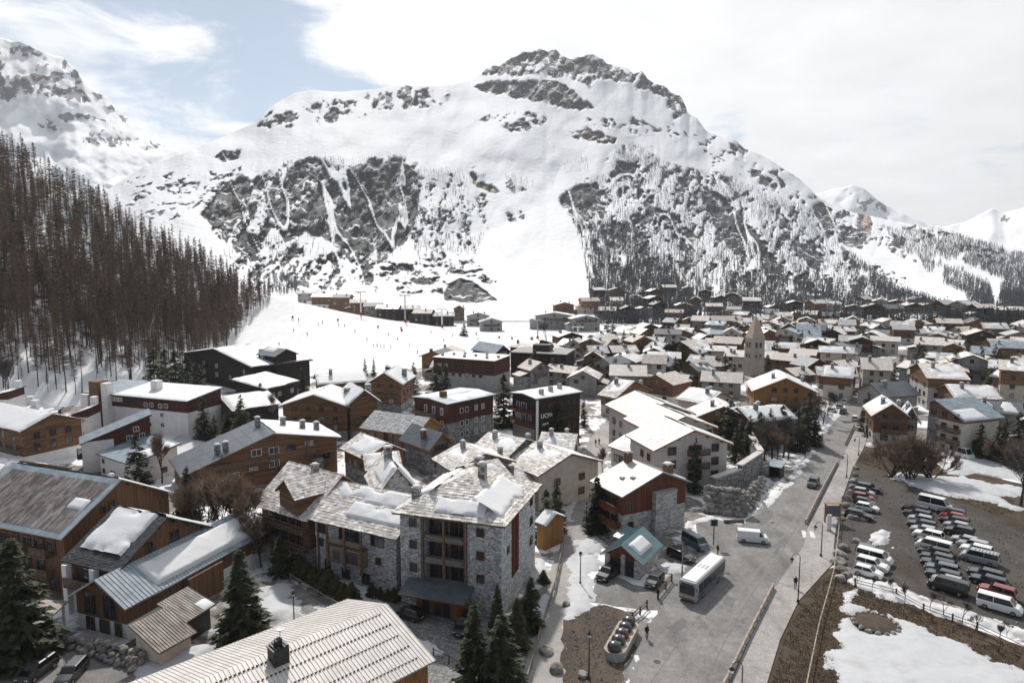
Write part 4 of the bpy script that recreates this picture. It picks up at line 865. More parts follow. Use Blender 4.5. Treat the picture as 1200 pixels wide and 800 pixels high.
h = House((300, 415), (322, 418), 10, gable(12.5, 14.5), 'v', .6, 'dark_lodge', 'grey metal roofed rear wing of the black lodge facing the slope', 'lodge', det=0)
h.walls('black_cladding'); h.mkroof('slate_metal', .25, 'dark_trim'); h.snow(0, .5, 1, .05, .6, .3, .8)
# ---- timber chalet with seamed slate roof
h = House((211, 551), (401, 521), 15, [(0, 4.6), (.56, 10.4), (1, 7.6)], 'u', .9, 'timber_lodge', 'wide weathered timber lodge with dark seamed roof half and snowy half', 'lodge', ze=6, det=1)
h.walls('old_timber'); h.mkroof('slate_metal', .25, 'fascia_wood')
for k in range(9):
    for j in range(2):
        mb = MB(); q0, q1 = k/9+.004, (k+1)/9-.004; r0, r1 = -h.o+j*(h.run+2*h.o)/2+.04, -h.o+(j+1)*(h.run+2*h.o)/2-.04
        b = [h.lift(0, q0, r0, 0), h.lift(0, q1, r0, 0), h.lift(0, q1, r1, 0), h.lift(0, q0, r1, 0)]; t = [h.lift(0, q0, r0, .04), h.lift(0, q1, r0, .04), h.lift(0, q1, r1, .04), h.lift(0, q0, r1, .04)]
        mb.hexa(b, t); mb.build('roof_panel', M['slate_metal'], h.roof)
h.snow(1, .0, .98, .02, 1, .4, .95, hang=1)
for x, z in ((13.5, 6.3), (17, 3.4), (20.6, 6.2), (20.6, 3.0), (24.4, 6.6), (26, 3.6), (28, 3.2), (12.8, 3.2), (9, 2.2), (17, 6.2)): h.window('f', x, z, 1.9, 1.3, 'white' if int(x) % 2 else 'wood', 'curtained_glass' if int(x) % 3 == 0 else 'window_glass')
h.post(17.5, -.15, -.2, 9.4, .35); h.post(24, -.15, -.2, 8.4, .35); h.bx('stone_stack', (25.2, -1.2, -.2, 27, -.08, 3.8), 'grey_stone'); h.balcony('f', 2, 16, 4.6, 1.1); h.balcony('f', 18, 30-1, 2.4, 1.0)
for i, q, r in ((0, .42, .25), (0, .5, .2), (0, .95, .65), (1, .3, .6), (1, .55, .45), (1, .75, .4)): h.chimney(i, q, r, 1.0, 1.6)
# ---- timber chalets above it
for A, B, d, z, zr, lb in (((326, 476), (409, 477), 15, 9, 11.8, 'broad log chalet with snowy roof and two gable windows'), ((408, 473), (447, 469), 14, 10, 12.8, 'tall narrow log chalet joined to the broad log chalet'), ((428, 449), (472, 450), 16, 9, 12, 'double gabled log chalet at the foot of the ski slope')):
    h = House(A, B, d, gable(z, zr), 'u', .9, 'log_chalet', lb, 'chalet', det=1); h.walls('grey_stone', 'old_timber', 2.6); h.mkroof('lauze_grey', .28, 'fascia_wood', slate=.9); h.snow(0, .0, 1, .0, .97, .5, .93, hang=1); h.snow(1, .0, 1, .0, .97, .5, .93, hang=1); h.wins('f', (7.6, 5.0, 2.9), None, 1.1, 1.2, step=3.4); h.wins('r', (5, 2.9), 3, 1.1, 1.2); h.wins('l', (5, 2.9), 3, 1.1, 1.2); h.chimney(1, .7, .5, 1.3, 2.2); h.balcony('f', 1, h.L-1, 4.6, 1.0); h.purlins(5)
h = House((372, 451), (432, 447), 13, gable(7.4, 9.6), 'v', .8, 'log_chalet', 'long log chalet with jumbled snowy roof beside the ski slope', 'chalet', det=1); h.walls('old_timber'); h.mkroof('lauze_grey', .28, slate=.9); h.snow(0, .0, 1, .0, .98, .45, .85); h.chimney(0, .8, .3, 1, 1.5)
# ---- slate-blue modern chalet
h = House((421, 500), (487, 510), 11.5, gable(7, 9.6), 'v', .9, 'modern_chalet', 'new pine chalet with blue grey shingle roof and glazed front', 'chalet', det=1); h.walls('grey_timber', 'fascia_orange', 6.2); h.mkroof('lauze_grey', .3, 'fascia_orange', slate=.6); h.wins('f', (4.4,), 6, 1.2, 1.7); h.wins('f', (1.2,), 5, 1.2, 1.6); h.snow(1, .1, .9, .1, .9, .2, .6); h.window('r', 4.5, 4.4, 3, 2)
for k in range(6): h.post(.5+k*2.6, -.2, 3, 6.6, .3, 'fascia_orange')
h = House((503, 525), (535, 518), 12, gable(6.4, 8.8), 'u', .9, 'modern_chalet', 'pine gabled annexe with dark roof and pale stone ground floor', 'chalet', det=1); h.walls('grey_stone', 'grey_timber', 4.6); h.mkroof('slate_metal', .3, 'fascia_orange', slate=.6); h.snow(1, .1, 1, .1, .9, .25, .7); h.wins('f', (4.9, 1.6), 3, 1.3, 1.5); h.balcony('f', .5, h.L-.5, 4.3, 1.0); h.chimney(0, .5, .4, 1, 1.3, 'fascia_wood'); h.purlins(4, 'fascia_orange')
h = House((398, 524), (428, 538), 10, gable(6.2, 8.4), 'v', .8, 'slate_chalet', 'low slate roofed house heaped with soft snow beside the pine chalet', 'chalet', det=1); h.walls('grey_stone', 'old_timber', 3); h.mkroof('lauze', .28, slate=.75); h.snow(0, .1, 1, .2, .98, .5, .85); h.wins('f', (3.2,), 3)
h = House((428, 551), (472, 547), 9, gable(8.2, 9.8), 'v', .8, 'slate_chalet', 'snowy slate roof wing ending in an orange timber gable', 'chalet', det=1); h.walls('grey_stone', 'orange_cladding', 5); h.mkroof('lauze', .28, slate=.75); h.snow(0, .05, 1, .05, .95, .55, .92); h.wins('f', (5.6,), 3)
# ---- flat roofed hotels
def flathotel(Lp, N, Rt, z, name, label, lo, up, split, roofm, dl):
    a, c, d = P(*Lp, z), P(*N, z), P(*Rt, z); hh = House((c.x, c.y), (d.x, d.y), (a-c).length, [(0, z), (.5, z+.5), (1, z)], 'v', .7, name, label, 'hotel', world=True, det=1)
    hh.walls(lo, up, split); hh.mkroof(roofm, .35, 'dark_trim'); return hh
h = flathotel((486, 465), (524, 475), (582, 463), 11.2, 'mountain_hotel', 'square hotel with maroon boards over grey stone and flat roof', 'grey_stone', 'maroon_cladding', 6.4, 'blue_metal', 0)
h.snow(0, .1, 1, .25, .98, .2, .75); h.snow(1, .1, 1, .1, .95, .2, .8); h.chimney(0, .9, .25, 1.4, 1.3, 'fascia_wood', cap=False)
for z in (8.4, 5.2, 2.4):
    for x in (4.6, 6.4, 9.6, 12): h.window('f', x, z, .9, 1.2, 'white', 'curtained_glass' if x > 9 else 'window_glass')
    for y in (2, 5, 8): h.window('l', y, z, .9, 1.6, 'white')
h.balcony('l', .5, 9, 7.4, 1.2); h.balcony('l', .5, 9, 4.2, 1.2)
h = flathotel((596, 461), (628, 469), (684, 460), 13, 'ucpa_hotel', 'black boarded sports hotel with white rooftop and white lettering', 'black_cladding', 'black_cladding', 6, 'concrete', 0)
h.snow(0, .02, 1, .02, .98, .2, .97); h.snow(1, .02, 1, .02, .98, .2, .97); h.post(.1, -.25, -.2, 12.9, .45, 'white_paint', 'corner_post')
for z in (10.6, 7.6, 4.8):
    for x in (4.2, 5.6, 7.6, 10.6, 12.2): h.window('f', x, z, .8, .9, 'wood')
for z in (9.4, 6.6): h.balcony('l', .3, h.W-.3, z, 1.3, 'maroon_cladding'); h.wins('l', (z+.2,), 3, 1.4, 1.8, 'white')
h.bx('wall', (-.2, .4, 2.5, -.08, h.W-.4, 5.6), 'grey_timber')
for k in range(3): h.chimney(0, .5+.2*k, .25+.25*k, .9, 1.3, 'concrete', cap=False)
for body, sz, x, z in (('UCPA', 1.5, 1.3, 8.2), ('sport', .85, 1.9, 6.5)):
    fc = bpy.data.curves.new('lettering', 'FONT'); fc.body = body; fc.size = sz; fc.extrude = .04; fc.offset = .02; fc.materials.append(M['white_paint']); o = link('tmp', fc); me = bpy.data.meshes.new_from_object(o.evaluated_get(bpy.context.evaluated_depsgraph_get())); bpy.data.objects.remove(o); o = link('lettering', me, h.e, (x, -.15, z)); o.rotation_euler = (math.pi/2, 0, 0)
# long flat blocks by the slope
h = House((506, 419), (580, 424), 14, [(0, 11), (1, 11.4)], 'v', .5, 'long_block', 'long maroon apartment block with flat snowy roof and small vents', 'apartments', det=0); h.walls('grey_render', 'maroon_cladding', 6); h.mkroof('concrete', .3, 'maroon_cladding'); h.snow(0, .0, 1, .0, 1, .3, .97); h.wins('f', (8, 5), 8, 1.2, 1.2, 'far')
for k in range(8): h.bx('vent', (2+k*3, 2+(k % 3)*3, 11, 2.8+k*3, 2.8+(k % 3)*3, 12.4), 'concrete', h.roof)
h = House((580, 414), (600, 412), 16, gable(12, 14.5), 'u', .6, 'long_block', 'maroon gabled end tower with glazed stair of the apartment block', 'apartments', det=0); h.walls('maroon_cladding'); h.mkroof('blue_metal', .3, 'concrete'); h.wins('f', (10, 7, 4), 2, 2.0, 2.0, 'far', pane='curtained_glass')
h = House((597, 413), (664, 416), 15, [(0, 9.5), (1, 9.9)], 'v', .4, 'long_block', 'black flat roofed block with a rooftop cabin', 'apartments', det=0); h.walls('black_cladding'); h.mkroof('concrete', .3, 'concrete'); h.wins('f', (7, 4), 7, 1.2, 1.1, 'far'); h.bx('rooftop_cabin', (8, 4, 9.5, 15, 9, 12.5), 'dark_trim', h.roof)
# ---- slate cluster beside the lane
for A, B, d, z, zr, ax, lb, lo, up in (((506, 537), (531, 553), 13, 8.4, 10.6, 'v', 'slate roofed house with square stone chimney behind the stone hotel', 'grey_stone', None), ((545, 531), (590, 541), 15, 7.6, 10.2, 'v', 'wide slate roof with three chimneys and bare sunny slope', 'grey_stone', None), ((590, 541), (631, 558), 16, 7.0, 9.6, 'v', 'cream walled house with plain slate roof at the lane corner', 'cream_render', None),
        ((628, 526), (672, 529), 12, 6.4, 8.4, 'v', 'low slate house with uneven ridge behind the cream gable', 'cream_render', None), ((560, 565), (600, 556), 9, 8.2, 9.8, 'v', 'slate lean-to with brick dormer behind the hotel roof', 'grey_stone', None), ((604, 574), (640, 562), 9, 5.4, 7.2, 'v', 'small slate roof wedged between hotel and cream gable', 'cream_render', None)):
    h = House(A, B, d, gable(z, zr), ax, .7, 'slate_house', lb, 'house', det=1); h.walls(lo); h.mkroof('lauze', .28, 'fascia_wood', slate=.8); h.snow(0, .3, .95, .1, .9, .35, .5); h.snow(1, .1, .9, .1, .9, .35, .75); h.wins('f', (4.2, 1.4), 3); h.wins('r', (4.2, 1.4), 2); h.chimney(0, .8, .3, .8, 1.1); h.chimney(1, .8, .6, .8, 1.1)
# ---- white stepped apartment gables right of the lane
for A, B, z, zr, d, base, lb in (((741, 490), (816, 485), 10, 12.8, 16, 0, 'rear of three stepped apartment gables with long snowy roofs'), ((763, 507), (842, 501), 9.6, 12.4, 14, 0, 'middle of three stepped apartment gables with pale roofs'), ((766, 528), (860, 520), 9, 12.2, 13, 0, 'front pinkish white apartment gable with stacked balconies')):
    h = House(A, B, d, gable(z, zr), 'u', .9, 'apartment_house', lb, 'apartments', det=1); h.walls('pink_render'); h.mkroof('tan_metal', .3, 'fascia_orange', rib=1.2); h.snow(1, .0, 1, .0, .97, .45, .93, hang=1); h.snow(0, .1, .5, .1, .9, .2, .4); h.purlins(5, 'fascia_orange')
    h.wins('l', (6, 3, .8), 3, 1.1, 1.3)
    for z_ in (7.6, 4.8, 2.0):
        for x, w in ((3.6, 1.7), (8.0, 1.2), (9.6, 1.2), (13.4, 1.5)): h.window('f', x, z_, w, 1.5)
        if z_ > 3: h.balcony('f', 7, 11.6, z_-.25, 1.2)
h = House((712, 522), (735, 530), 10, gable(4.4, 6), 'v', .6, 'slate_house', 'small tan roofed shop at the foot of the stepped apartments', 'shop', det=1); h.walls('pink_render'); h.mkroof('tan_metal', .25); h.wins('f', (1.2,), 2, 1.6, 1.6); h.snow(0, .0, .6, .3, .95, .2, .6)
# ---- red boarded chalet over pale stone
h = House((729, 585), (810, 569), 9.4, [(0, 8), (.58, 10.7), (1, 8.4)], 'u', .7, 'red_chalet', 'red brown boarded chalet on pale stone base with tan metal roof', 'chalet', ze=7.6, det=2); h.walls('pale_stone', 'red_cladding', 4.6); h.mkroof('tan_metal', .22, 'teal_metal', rib=.6)
h.bx('stone_stack', (6.0, -1.1, -.3, 10.4, -.07, 7.4), 'pale_stone'); h.bx('stack_cap', (5.9, -1.2, 7.4, 10.5, -.07, 7.7), 'concrete'); h.snow(1, .0, .5, .1, .7, .3, .8)
for k in range(2): h.bx('skylight', tuple(min(a, c) for a, c in zip(h.lift(0, .5-.12*k, 2.0+k*1.6, .01), h.lift(0, .58-.12*k, 2.7+k*1.6, .09)))+tuple(max(a, c)+.05 for a, c in zip(h.lift(0, .5-.12*k, 2.0+k*1.6, .01), h.lift(0, .58-.12*k, 2.7+k*1.6, .09))), 'curtained_glass', h.roof)
h.chimney(1, .55, .3, 1.3, 1.3, 'fascia_wood'); h.chimney(0, .9, .9, 1.1, 1.4, 'fascia_wood'); h.balcony('l', .2, 7.6, 5.0, 1.3, 'red_cladding'); h.balcony('l', .2, 7.6, 2.4, 1.3, 'red_cladding'); h.wins('l', (5.1, 2.5), 3, 1.3, 1.8); h.window('f', 1.6, 2.0, .9, 1.2); h.window('f', 1.2, 5.2, 1.0, 1.2)
h = House((703, 649), (753, 662), 8.2, gable(2.9, 4.7), 'u', .7, 'garage_hut', 'small garage hut with teal metal gable roof and stone piers', 'garage', ze=2.6, det=2); h.walls('pale_stone', 'red_cladding', .5); h.mkroof('teal_metal', .2, 'steel', rib=.5); h.snow(1, .25, .85, .15, .7, .45, .95, seed=5)
h.bx('pier', (-.1, -.25, -.2, .7, .7, 2.8), 'pale_stone'); h.bx('pier', (2.5, -.3, -.2, 3.1, -.075, 3.2), 'pale_stone'); h.bx('pier', (h.L-.8, -.25, -.2, h.L+.1, h.W, 2.7), 'pale_stone'); h.bx('garage_door', (.8, -.11, 0, 2.4, -.07, 2.4), 'dark_trim'); h.bx('garage_door', (3.2, -.11, 0, h.L-.9, -.07, 2.4), 'dark_trim')
h = House((718, 628), (731, 633), 3.2, [(0, 2.4), (1, 3.2)], 'v', .2, 'porch', 'tiny teal sloping porch roof by the red chalet steps', 'porch', det=1); h.walls('red_cladding'); h.mkroof('teal_metal', .14, 'steel')
h = House((899, 546), (916, 549), 3.6, [(0, 2.5), (1, 3.0)], 'v', .3, 'bus_shelter', 'dark timber shelter with blue snow dusted roof beside the street', 'shelter', ze=2.5, det=1); h.mkroof('blue_metal', .18, 'dark_trim'); h.bx('back_wall', (0, h.W-.15, -.1, h.L, h.W, 2.9), 'dark_trim'); h.bx('side_wall', (0, 0, -.1, .12, h.W-.16, 2.5), 'dark_trim'); h.bx('side_wall', (h.L-.12, 0, -.1, h.L, h.W-.16, 2.5), 'dark_trim'); h.bx('bench', (.3, h.W-.7, .4, h.L-.3, h.W-.2, .5), 'railing_wood')
# ---- village houses that can be told apart along the street
for A, B, d, ax, z, zr, lo, up, sp, rm, sn, lb, nm in (
    ((881, 458), (961, 461), 17, 'u', 7, 11, 'grey_stone', 'orange_cladding', 2.4, 'lauze_flat', .92, 'big chalet with golden board gable and snow slipping off its roof', 'golden_chalet'),
    ((812, 490), (884, 492), 12, 'u', 6, 9, 'cream_render', 'old_timber', 3, 'lauze', .8, 'slate house with pale blue garage door half hidden by spruces', 'slate_house'),
    ((880, 494), (936, 490), 12, 'v', 6.5, 8.6, 'grey_stone', 'old_timber', 3, 'lauze_grey', .8, 'broad slate house with several snow heaps behind the bare trees', 'slate_house'),
    ((1021, 486), (1069, 489), 13, 'u', 7.6, 10.4, 'pale_stone', 'old_timber', 3, 'lauze_flat', .8, 'dark timber gable chalet beside the street with deep balconies', 'street_chalet'),
    ((1086, 443), (1138, 445), 20, 'v', 10, 13, 'grey_render', 'old_timber', 7, 'lauze_flat', .5, 'large apartment house with dark attic gable and stone slates', 'apartment_house'),
    ((1170, 433), (1225, 437), 16, 'v', 12.5, 14.5, 'cream_render', 'old_timber', 8, 'lauze_flat', .4, 'tall apartment house with brown top storey at the right edge', 'apartment_house'),
    ((1118, 466), (1176, 468), 14, 'v', 6.5, 9, 'grey_render', 'old_timber', 4, 'lauze_flat', .7, 'long low house with snowy slate roof behind the right spruces', 'long_house'),
    ((1135, 480), (1200, 486), 10, 'v', 5, 7, 'grey_timber', None, None, 'slate_metal', .4, 'low dark metal roofed sheds behind the right spruces', 'long_house'),
    ((1036, 465), (1080, 462), 12, 'v', 5, 8, 'grey_render', None, None, 'slate_metal', .1, 'house under a big bare blue grey metal roof', 'metal_house'),
    ((1009, 432), (1047, 434), 12, 'v', 9, 12, 'grey_stone', 'cream_render', 4, 'tan_metal', .1, 'tall stone house with plain tan roof at the street bend', 'stone_house'),
    ((962, 440), (1000, 443), 12, 'v', 8, 10.5, 'cream_render', 'old_timber', 5, 'lauze_flat', .75, 'house with two tiers of snowy slate roof above the street', 'slate_house'),
    ((1056, 490), (1080, 492), 10, 'u', 7, 9.6, 'grey_stone', 'grey_timber', 4, 'lauze_grey', .9, 'grey snow capped house squeezed between timber gable and blue roofed chalet', 'stone_house'),
    ((828, 474), (862, 466), 11, 'u', 5.4, 7.8, 'cream_render', None, None, 'lauze_flat', .8, 'pale gabled house below the church with snow on one side', 'village_house'),
    ((820, 446), (870, 449), 11, 'v', 5.6, 8, 'grey_render', None, None, 'tan_metal', .1, 'long plain tan roofed barn in front of the church', 'barn'),
    ((700, 462), (722, 466), 18, 'v', 6.4, 10, 'cream_render', 'old_timber', 3.5, 'lauze', .6, 'steep slate house standing beside the black sports hotel', 'slate_house')):
    h = House(A, B, d, gable(z, zr), ax, .8, nm, lb, 'house', det=1); h.walls(lo, up, sp) if up else h.walls(lo); h.mkroof(rm, .28, 'fascia_wood', slate=.9 if rm == 'lauze' else 0, rib=1.0 if 'metal' in rm else 0)
    h.snow(0, .05, 1, .05, .97, .4, sn); h.snow(1, .0, 1, .02, .97, .4, sn); zs = [k for k in (1.2, 4.0, 6.8, 9.6) if k < zr-1.8]
    h.wins('f', zs, None, 1.2, 1.3); h.wins('l' if h.org.x > 0 else 'r', zs[:-1] or zs, None, 1.1, 1.2, step=4)
    if up and ax == 'u': h.balcony('f', 1.5, h.L-1.5, sp+.2, 1.2); h.purlins(5)
    if nm == 'street_chalet': h.balcony('f', 1, h.L-1, sp+2.9, 1.3)
    for k in range(2): h.chimney(k, .7, .3+.35*k, .9, 1.4)
h = House((1083, 477), (1131, 488), 13, [(0, 11.4), (.2, 12.2), (1, 9)], 'u', .8, 'blue_roof_chalet', 'four storey timber and cream chalet with blue metal roof by the meadow', 'chalet', ze=10, det=1); h.walls('cream_render', 'old_timber', 8); h.mkroof('blue_metal', .25, 'blue_metal', rib=.8); h.snow(1, .0, .5, .05, .6, .35, .9)
h.bx('wall', (-.1, -.14, -.3, 2.6, -.07, 8.2), 'grey_stone')
for z in (8.6, 5.8, 3.0, .4):
    for x in (1.3, 4.2, 7.4): h.window('f', x, z, 1.2, 1.4)
for z in (5.5, 2.8): h.balcony('f', 3, 8.6, z, 1.1)
# ---- church tower
c = P(883, 440); e = empty('church_tower', (c.x, c.y, 0), R(12)); tag(e, 'square pale stone church bell tower with tapered stone spire', 'church tower')
mb = MB(); mb.box(-2.9, -2.9, -.3, 2.9, 2.9, 15.4, tx=.25, ty=.25); mb.build('tower', M['church_stone'] if 'church_stone' in M else m_stone('church_stone', [(.40, .34, .29), (.5, .43, .37), (.34, .29, .25), (.54, .48, .42)], 1.5, (.36, .31, .27)), e)
for z in (6.0, 10.2, 14.9): mb = MB(); mb.box(-3.05+z*.015, -3.05+z*.015, z, 3.05-z*.015, 3.05-z*.015, z+.4); mb.build('cornice', M['church_stone'], e)
mb = MB(); mb.hexa([(-2.75, -2.75, 15.4), (2.75, -2.75, 15.4), (2.75, 2.75, 15.4), (-2.75, 2.75, 15.4)], [(-.12, -.12, 24.4), (.12, -.12, 24.4), (.12, .12, 24.4), (-.12, .12, 24.4)]); sp = mb.build('spire', m_noise('spire_stone', (.40, .30, .24), (.5, .39, .32), 1.5, .85, .4, .05), e)
mb = MB(); mb.tube((0, 0, 24.3), (0, 0, 26), .06); mb.box(-.4, -.05, 25.2, .4, .05, 25.3); mb.build('cross', M['black_metal'], sp)
for z, w, hh in ((7.4, .7, 1.4), (11.6, .8, 2.0)):
    for rz, p in ((0, lambda a: (a, -2.82+z*.012, z)), (math.pi/2, lambda a: (2.82-z*.012, a, z)), (-math.pi/2, lambda a: (-2.82+z*.012, a, z))):
        for a in (-.9, .9): link('window', win_mesh(w, hh, 'far', 'window_glass')[0], e, p(a), rz)

# ================================================================== the village behind: houses laid out on the ground
taken = []
for o in bpy.data.objects:
    if o.parent is None and o.type == 'EMPTY':
        xs = [(o.matrix_basis @ ch.matrix_basis @ Vector(cn)) for ch in o.children if ch.name.startswith(('wall', 'roof', 'tower')) for cn in ch.bound_box]
        if xs: taken.append((sum(p.x for p in xs)/len(xs), sum(p.y for p in xs)/len(xs), .5*max(max(p.x for p in xs)-min(p.x for p in xs), max(p.y for p in xs)-min(p.y for p in xs))))
taken += [(93, 256, 9), (88, 243, 7), (97, 271, 5)]
STREET = [P(x, y) for x, y in ((905, 690), (925, 600), (965, 530), (1003, 480), (1025, 448), (1050, 426), (1080, 404))]
def near_street(p):
    for a, c in zip(STREET, STREET[1:]):
        t = max(0, min(1, (p-a).dot(c-a)/(c-a).length_squared))
        if (p-a-(c-a)*t).length < (13 if p.y < 220 else 9.5): return True
    return False
VILL = [(480, 442), (520, 428), (570, 428), (610, 418), (650, 410), (690, 412), (740, 402), (770, 394), (830, 384), (900, 378), (1000, 377), (1110, 379), (1260, 380), (1300, 480), (1200, 478), (1140, 466), (1085, 470), (1040, 445), (1000, 470), (960, 478), (925, 496), (880, 488), (850, 472), (800, 486), (760, 480), (720, 480), (690, 460), (600, 462), (560, 455), (500, 462)]
WALLS = [('grey_stone', 'old_timber', 'stone and timber'), ('cream_render', 'old_timber', 'cream and timber'), ('white_render', 'brown_cladding', 'white and brown'), ('grey_render', None, 'grey rendered'), ('cream_render', None, 'cream rendered'), ('old_timber', None, 'weathered timber'), ('black_cladding', None, 'black timber'), ('grey_stone', None, 'grey stone'), ('grey_timber', None, 'silvery timber'), ('cream_render', 'black_cladding', 'cream and black'), ('grey_stone', 'maroon_cladding', 'stone and maroon'), ('cream_render', 'orange_cladding', 'cream and orange'), ('pink_render', None, 'pale pink')]
ROOFS = [('lauze_flat', 'stone slate', 9), ('lauze', 'stone slate', 0), ('tan_metal', 'tan metal', 3), ('lauze_grey', 'grey slate', 4), ('blue_metal', 'blue metal', 2), ('slate_metal', 'dark metal', 2)]
rg = random.Random(11)
def far_house(p, ang, Lh, Wh, z, zr, axis, base=0.0, where='in the village', wl=None, rf_=None, cover=None, nm='village_house'):
    w = wl or rg.choice(WALLS); rf2 = rf_ or rg.choices(ROOFS, [r[2] for r in ROOFS])[0]; sn = cover if cover is not None else rg.choice((.1, .1, .1, .15, .3, .35, .45, .6)); u = Vector((math.cos(ang), math.sin(ang))); v = Vector((-u.y, u.x)); A = Vector((p.x, p.y))-u*Lh/2-v*Wh/2; B = A+u*Lh
    snl = 'thick snow' if sn > .65 else 'patchy snow' if sn > .2 else 'almost bare'
    lab = f"{w[2]} house, {rf2[1]} {'gable' if axis == 'u' else 'broad'} roof, {snl}, {where}"
    h = House(A, B, Wh, gable(z, zr), axis, .95, nm, lab, 'house', 'look-alike houses '+where, base=base, world=True, det=0); h.walls(w[0], w[1], rg.uniform(.35, .6)*z) if w[1] else h.walls(w[0], z0=-3 if base else -.4)
    h.mkroof(rf2[0], .3, 'fascia_wood'); 
    if sn > .2: h.snow(0, .0, 1, .02, .98, .45, sn); h.snow(1, .0, 1, .02, .98, .45, sn)
    zs = [k for k in (1.3, 4.1, 6.9) if k < z-1.2]; n = max(2, int(h.L/4))
    for zz in zs:
        for k in range(n):
            if rg.random() < .85: h.window('f', h.L*(k+.5)/n, zz, 1.3, 1.3, 'far', 'window_glass' if rg.random() < .8 else 'curtained_glass')
        sd = 'r' if p.x < 0 else 'l'
        h.window(sd, h.W*.5, zz, 1.3, 1.3, 'far')
    if axis == 'u' and zr-z > 2: h.window('f', h.L/2, z-.4, 1.2, 1.2, 'far')
    if axis == 'u' and z > 5 and rg.random() < .85: h.balcony('f', h.L*.15, h.L*.85, zs[-1]-.3, 1.1)
    if rg.random() < .5:           # lower wing
        wl_ = rg.uniform(3, 5); zz = z*rg.uniform(.5, .75); x0, x1 = (-wl_, -.02) if rg.random() < .5 else (h.L+.02, h.L+wl_); y0, y1 = h.W*.1, h.W*rg.uniform(.6, .9)
        mb = MB(); mb.box(x0, y0, -.4, x1, y1, zz); mb.build('wing_wall', M[w[0]], h.e); hi0, hi1 = (zz+.1, zz+1.3) if x0 < 0 else (zz+1.3, zz+.1)
        mb = MB(); xo0, xo1 = (x0-.6, x1-.03) if x0 < 0 else (x0+.03, x1+.6); mb.hexa([(xo0, y0-.6, hi0), (xo1, y0-.6, hi1), (xo1, y1+.6, hi1), (xo0, y1+.6, hi0)], [(xo0, y0-.6, hi0+.3), (xo1, y0-.6, hi1+.3), (xo1, y1+.6, hi1+.3), (xo0, y1+.6, hi0+.3)], 1, 0); mb.build('wing_roof', [M['snow'] if sn > .45 else M[rf2[0]], M['fascia_wood']], h.e)
    for k in range(rg.choice((1, 1, 2))): h.chimney(rg.choice((0, 1)), rg.uniform(.5, .85), rg.uniform(.2, .8), .9, 1.3, cap=False)
    return h
n_h = 0; y = 205.0
while y < 500:
    step = 14.2 if y < 320 else 15.5
    x = -60+rg.random()*8
    while x < 420:
        p = Vector((x+rg.uniform(-3, 3), y+rg.uniform(-3.5, 3.5), 0)); x += step*rg.uniform(.9, 1.2)
        zc = p.y*math.cos(PITCH)+CAMZ*math.sin(PITCH); yc = p.y*math.sin(PITCH)-CAMZ*math.cos(PITCH); ix = 600+FPX*p.x/zc; iy = 400-FPX*yc/zc
        if ix > 1225 or polydist(np.array([ix]), np.array([iy]), VILL)[0] < 0 or near_street(p): continue
        if any(math.hypot(p.x-t[0], p.y-t[1]) < t[2]+5.6 for t in taken): continue
        Lh = rg.uniform(8.5, 14.5); Wh = rg.uniform(9, 13); z = rg.choice((5.2, 6, 7, 8, 9)); ang = rg.choice((R(-18), R(-18), R(20), R(60), R(-40)))+rg.uniform(-.15, .15)
        if abs(ang) > .9: ang -= math.pi/2*np.sign(ang)
        far_house(p, ang, Lh, Wh, z, z+rg.uniform(1.5, 2.5), rg.choice('uv'), where='near the church' if math.hypot(p.x-96, p.y-271) < 70 else 'beyond the church' if p.x < 150 and p.y > 330 else 'beyond the street bend' if p.x > 150 else 'below the ski slope' if p.x < 30 else 'along the old lanes')
        taken.append((p.x, p.y, Lh*.45)); n_h += 1
    y += step
# terraced houses on the mountain foot and at the piste end
def on_mtn(x, y):
    a, b_, c = PR(x, y, float(main_R(np.array([x]), np.array([y]))[0])); return Vector((float(a), float(b_), float(c)))
for x, y in ((690, 366), (712, 372), (735, 374), (752, 372), (770, 370), (790, 376), (700, 352), (722, 350), (745, 356), (766, 352), (783, 345), (806, 346), (826, 352), (842, 358), (858, 352), (815, 362), (836, 370), (860, 372), (880, 366), (660, 372), (905, 372), (930, 366), (955, 370), (975, 365), (1000, 368), (1012, 360), (1030, 366), (1050, 364), (1066, 370), (1085, 366), (1045, 372), (1105, 372), (1022, 374), (1130, 373), (1150, 376), (1075, 357), (1180, 376), (722, 362), (765, 362), (800, 368)):
    p = on_mtn(x, y); far_house(p, R(rg.uniform(-25, 25)), rg.uniform(10, 17), 11, *(lambda q: (q, q+rg.uniform(1.6, 2.4)))(rg.uniform(6, 11)), rg.choice('uv'), base=p.z-1.0, where='above the village')
for x, y, w, hh, wl in ((365, 352, 30, 8, 3), (385, 358, 34, 9, 2), (402, 362, 20, 11, 5), (420, 366, 16, 9, 5), (438, 369, 18, 8, 8), (456, 372, 22, 8, 6), (478, 376, 24, 9, 6), (497, 380, 18, 8, 6), (520, 380, 20, 6, 6), (538, 372, 12, 8, 8), (560, 380, 22, 6, 3), (575, 386, 20, 5, 3), (650, 384, 34, 8, 3), (684, 386, 26, 7, 3)):
    p = on_mtn(x, min(y+3, 376)) if y < 376 else P(x, y+1); far_house(p, R(rg.uniform(-12, 12)), w*.8, 12, hh+1.5, hh+3.6, rg.choice('uv'), base=max(p.z, 0)-.5, where='behind the nursery slope', wl=WALLS[wl])
print('village houses', n_h)
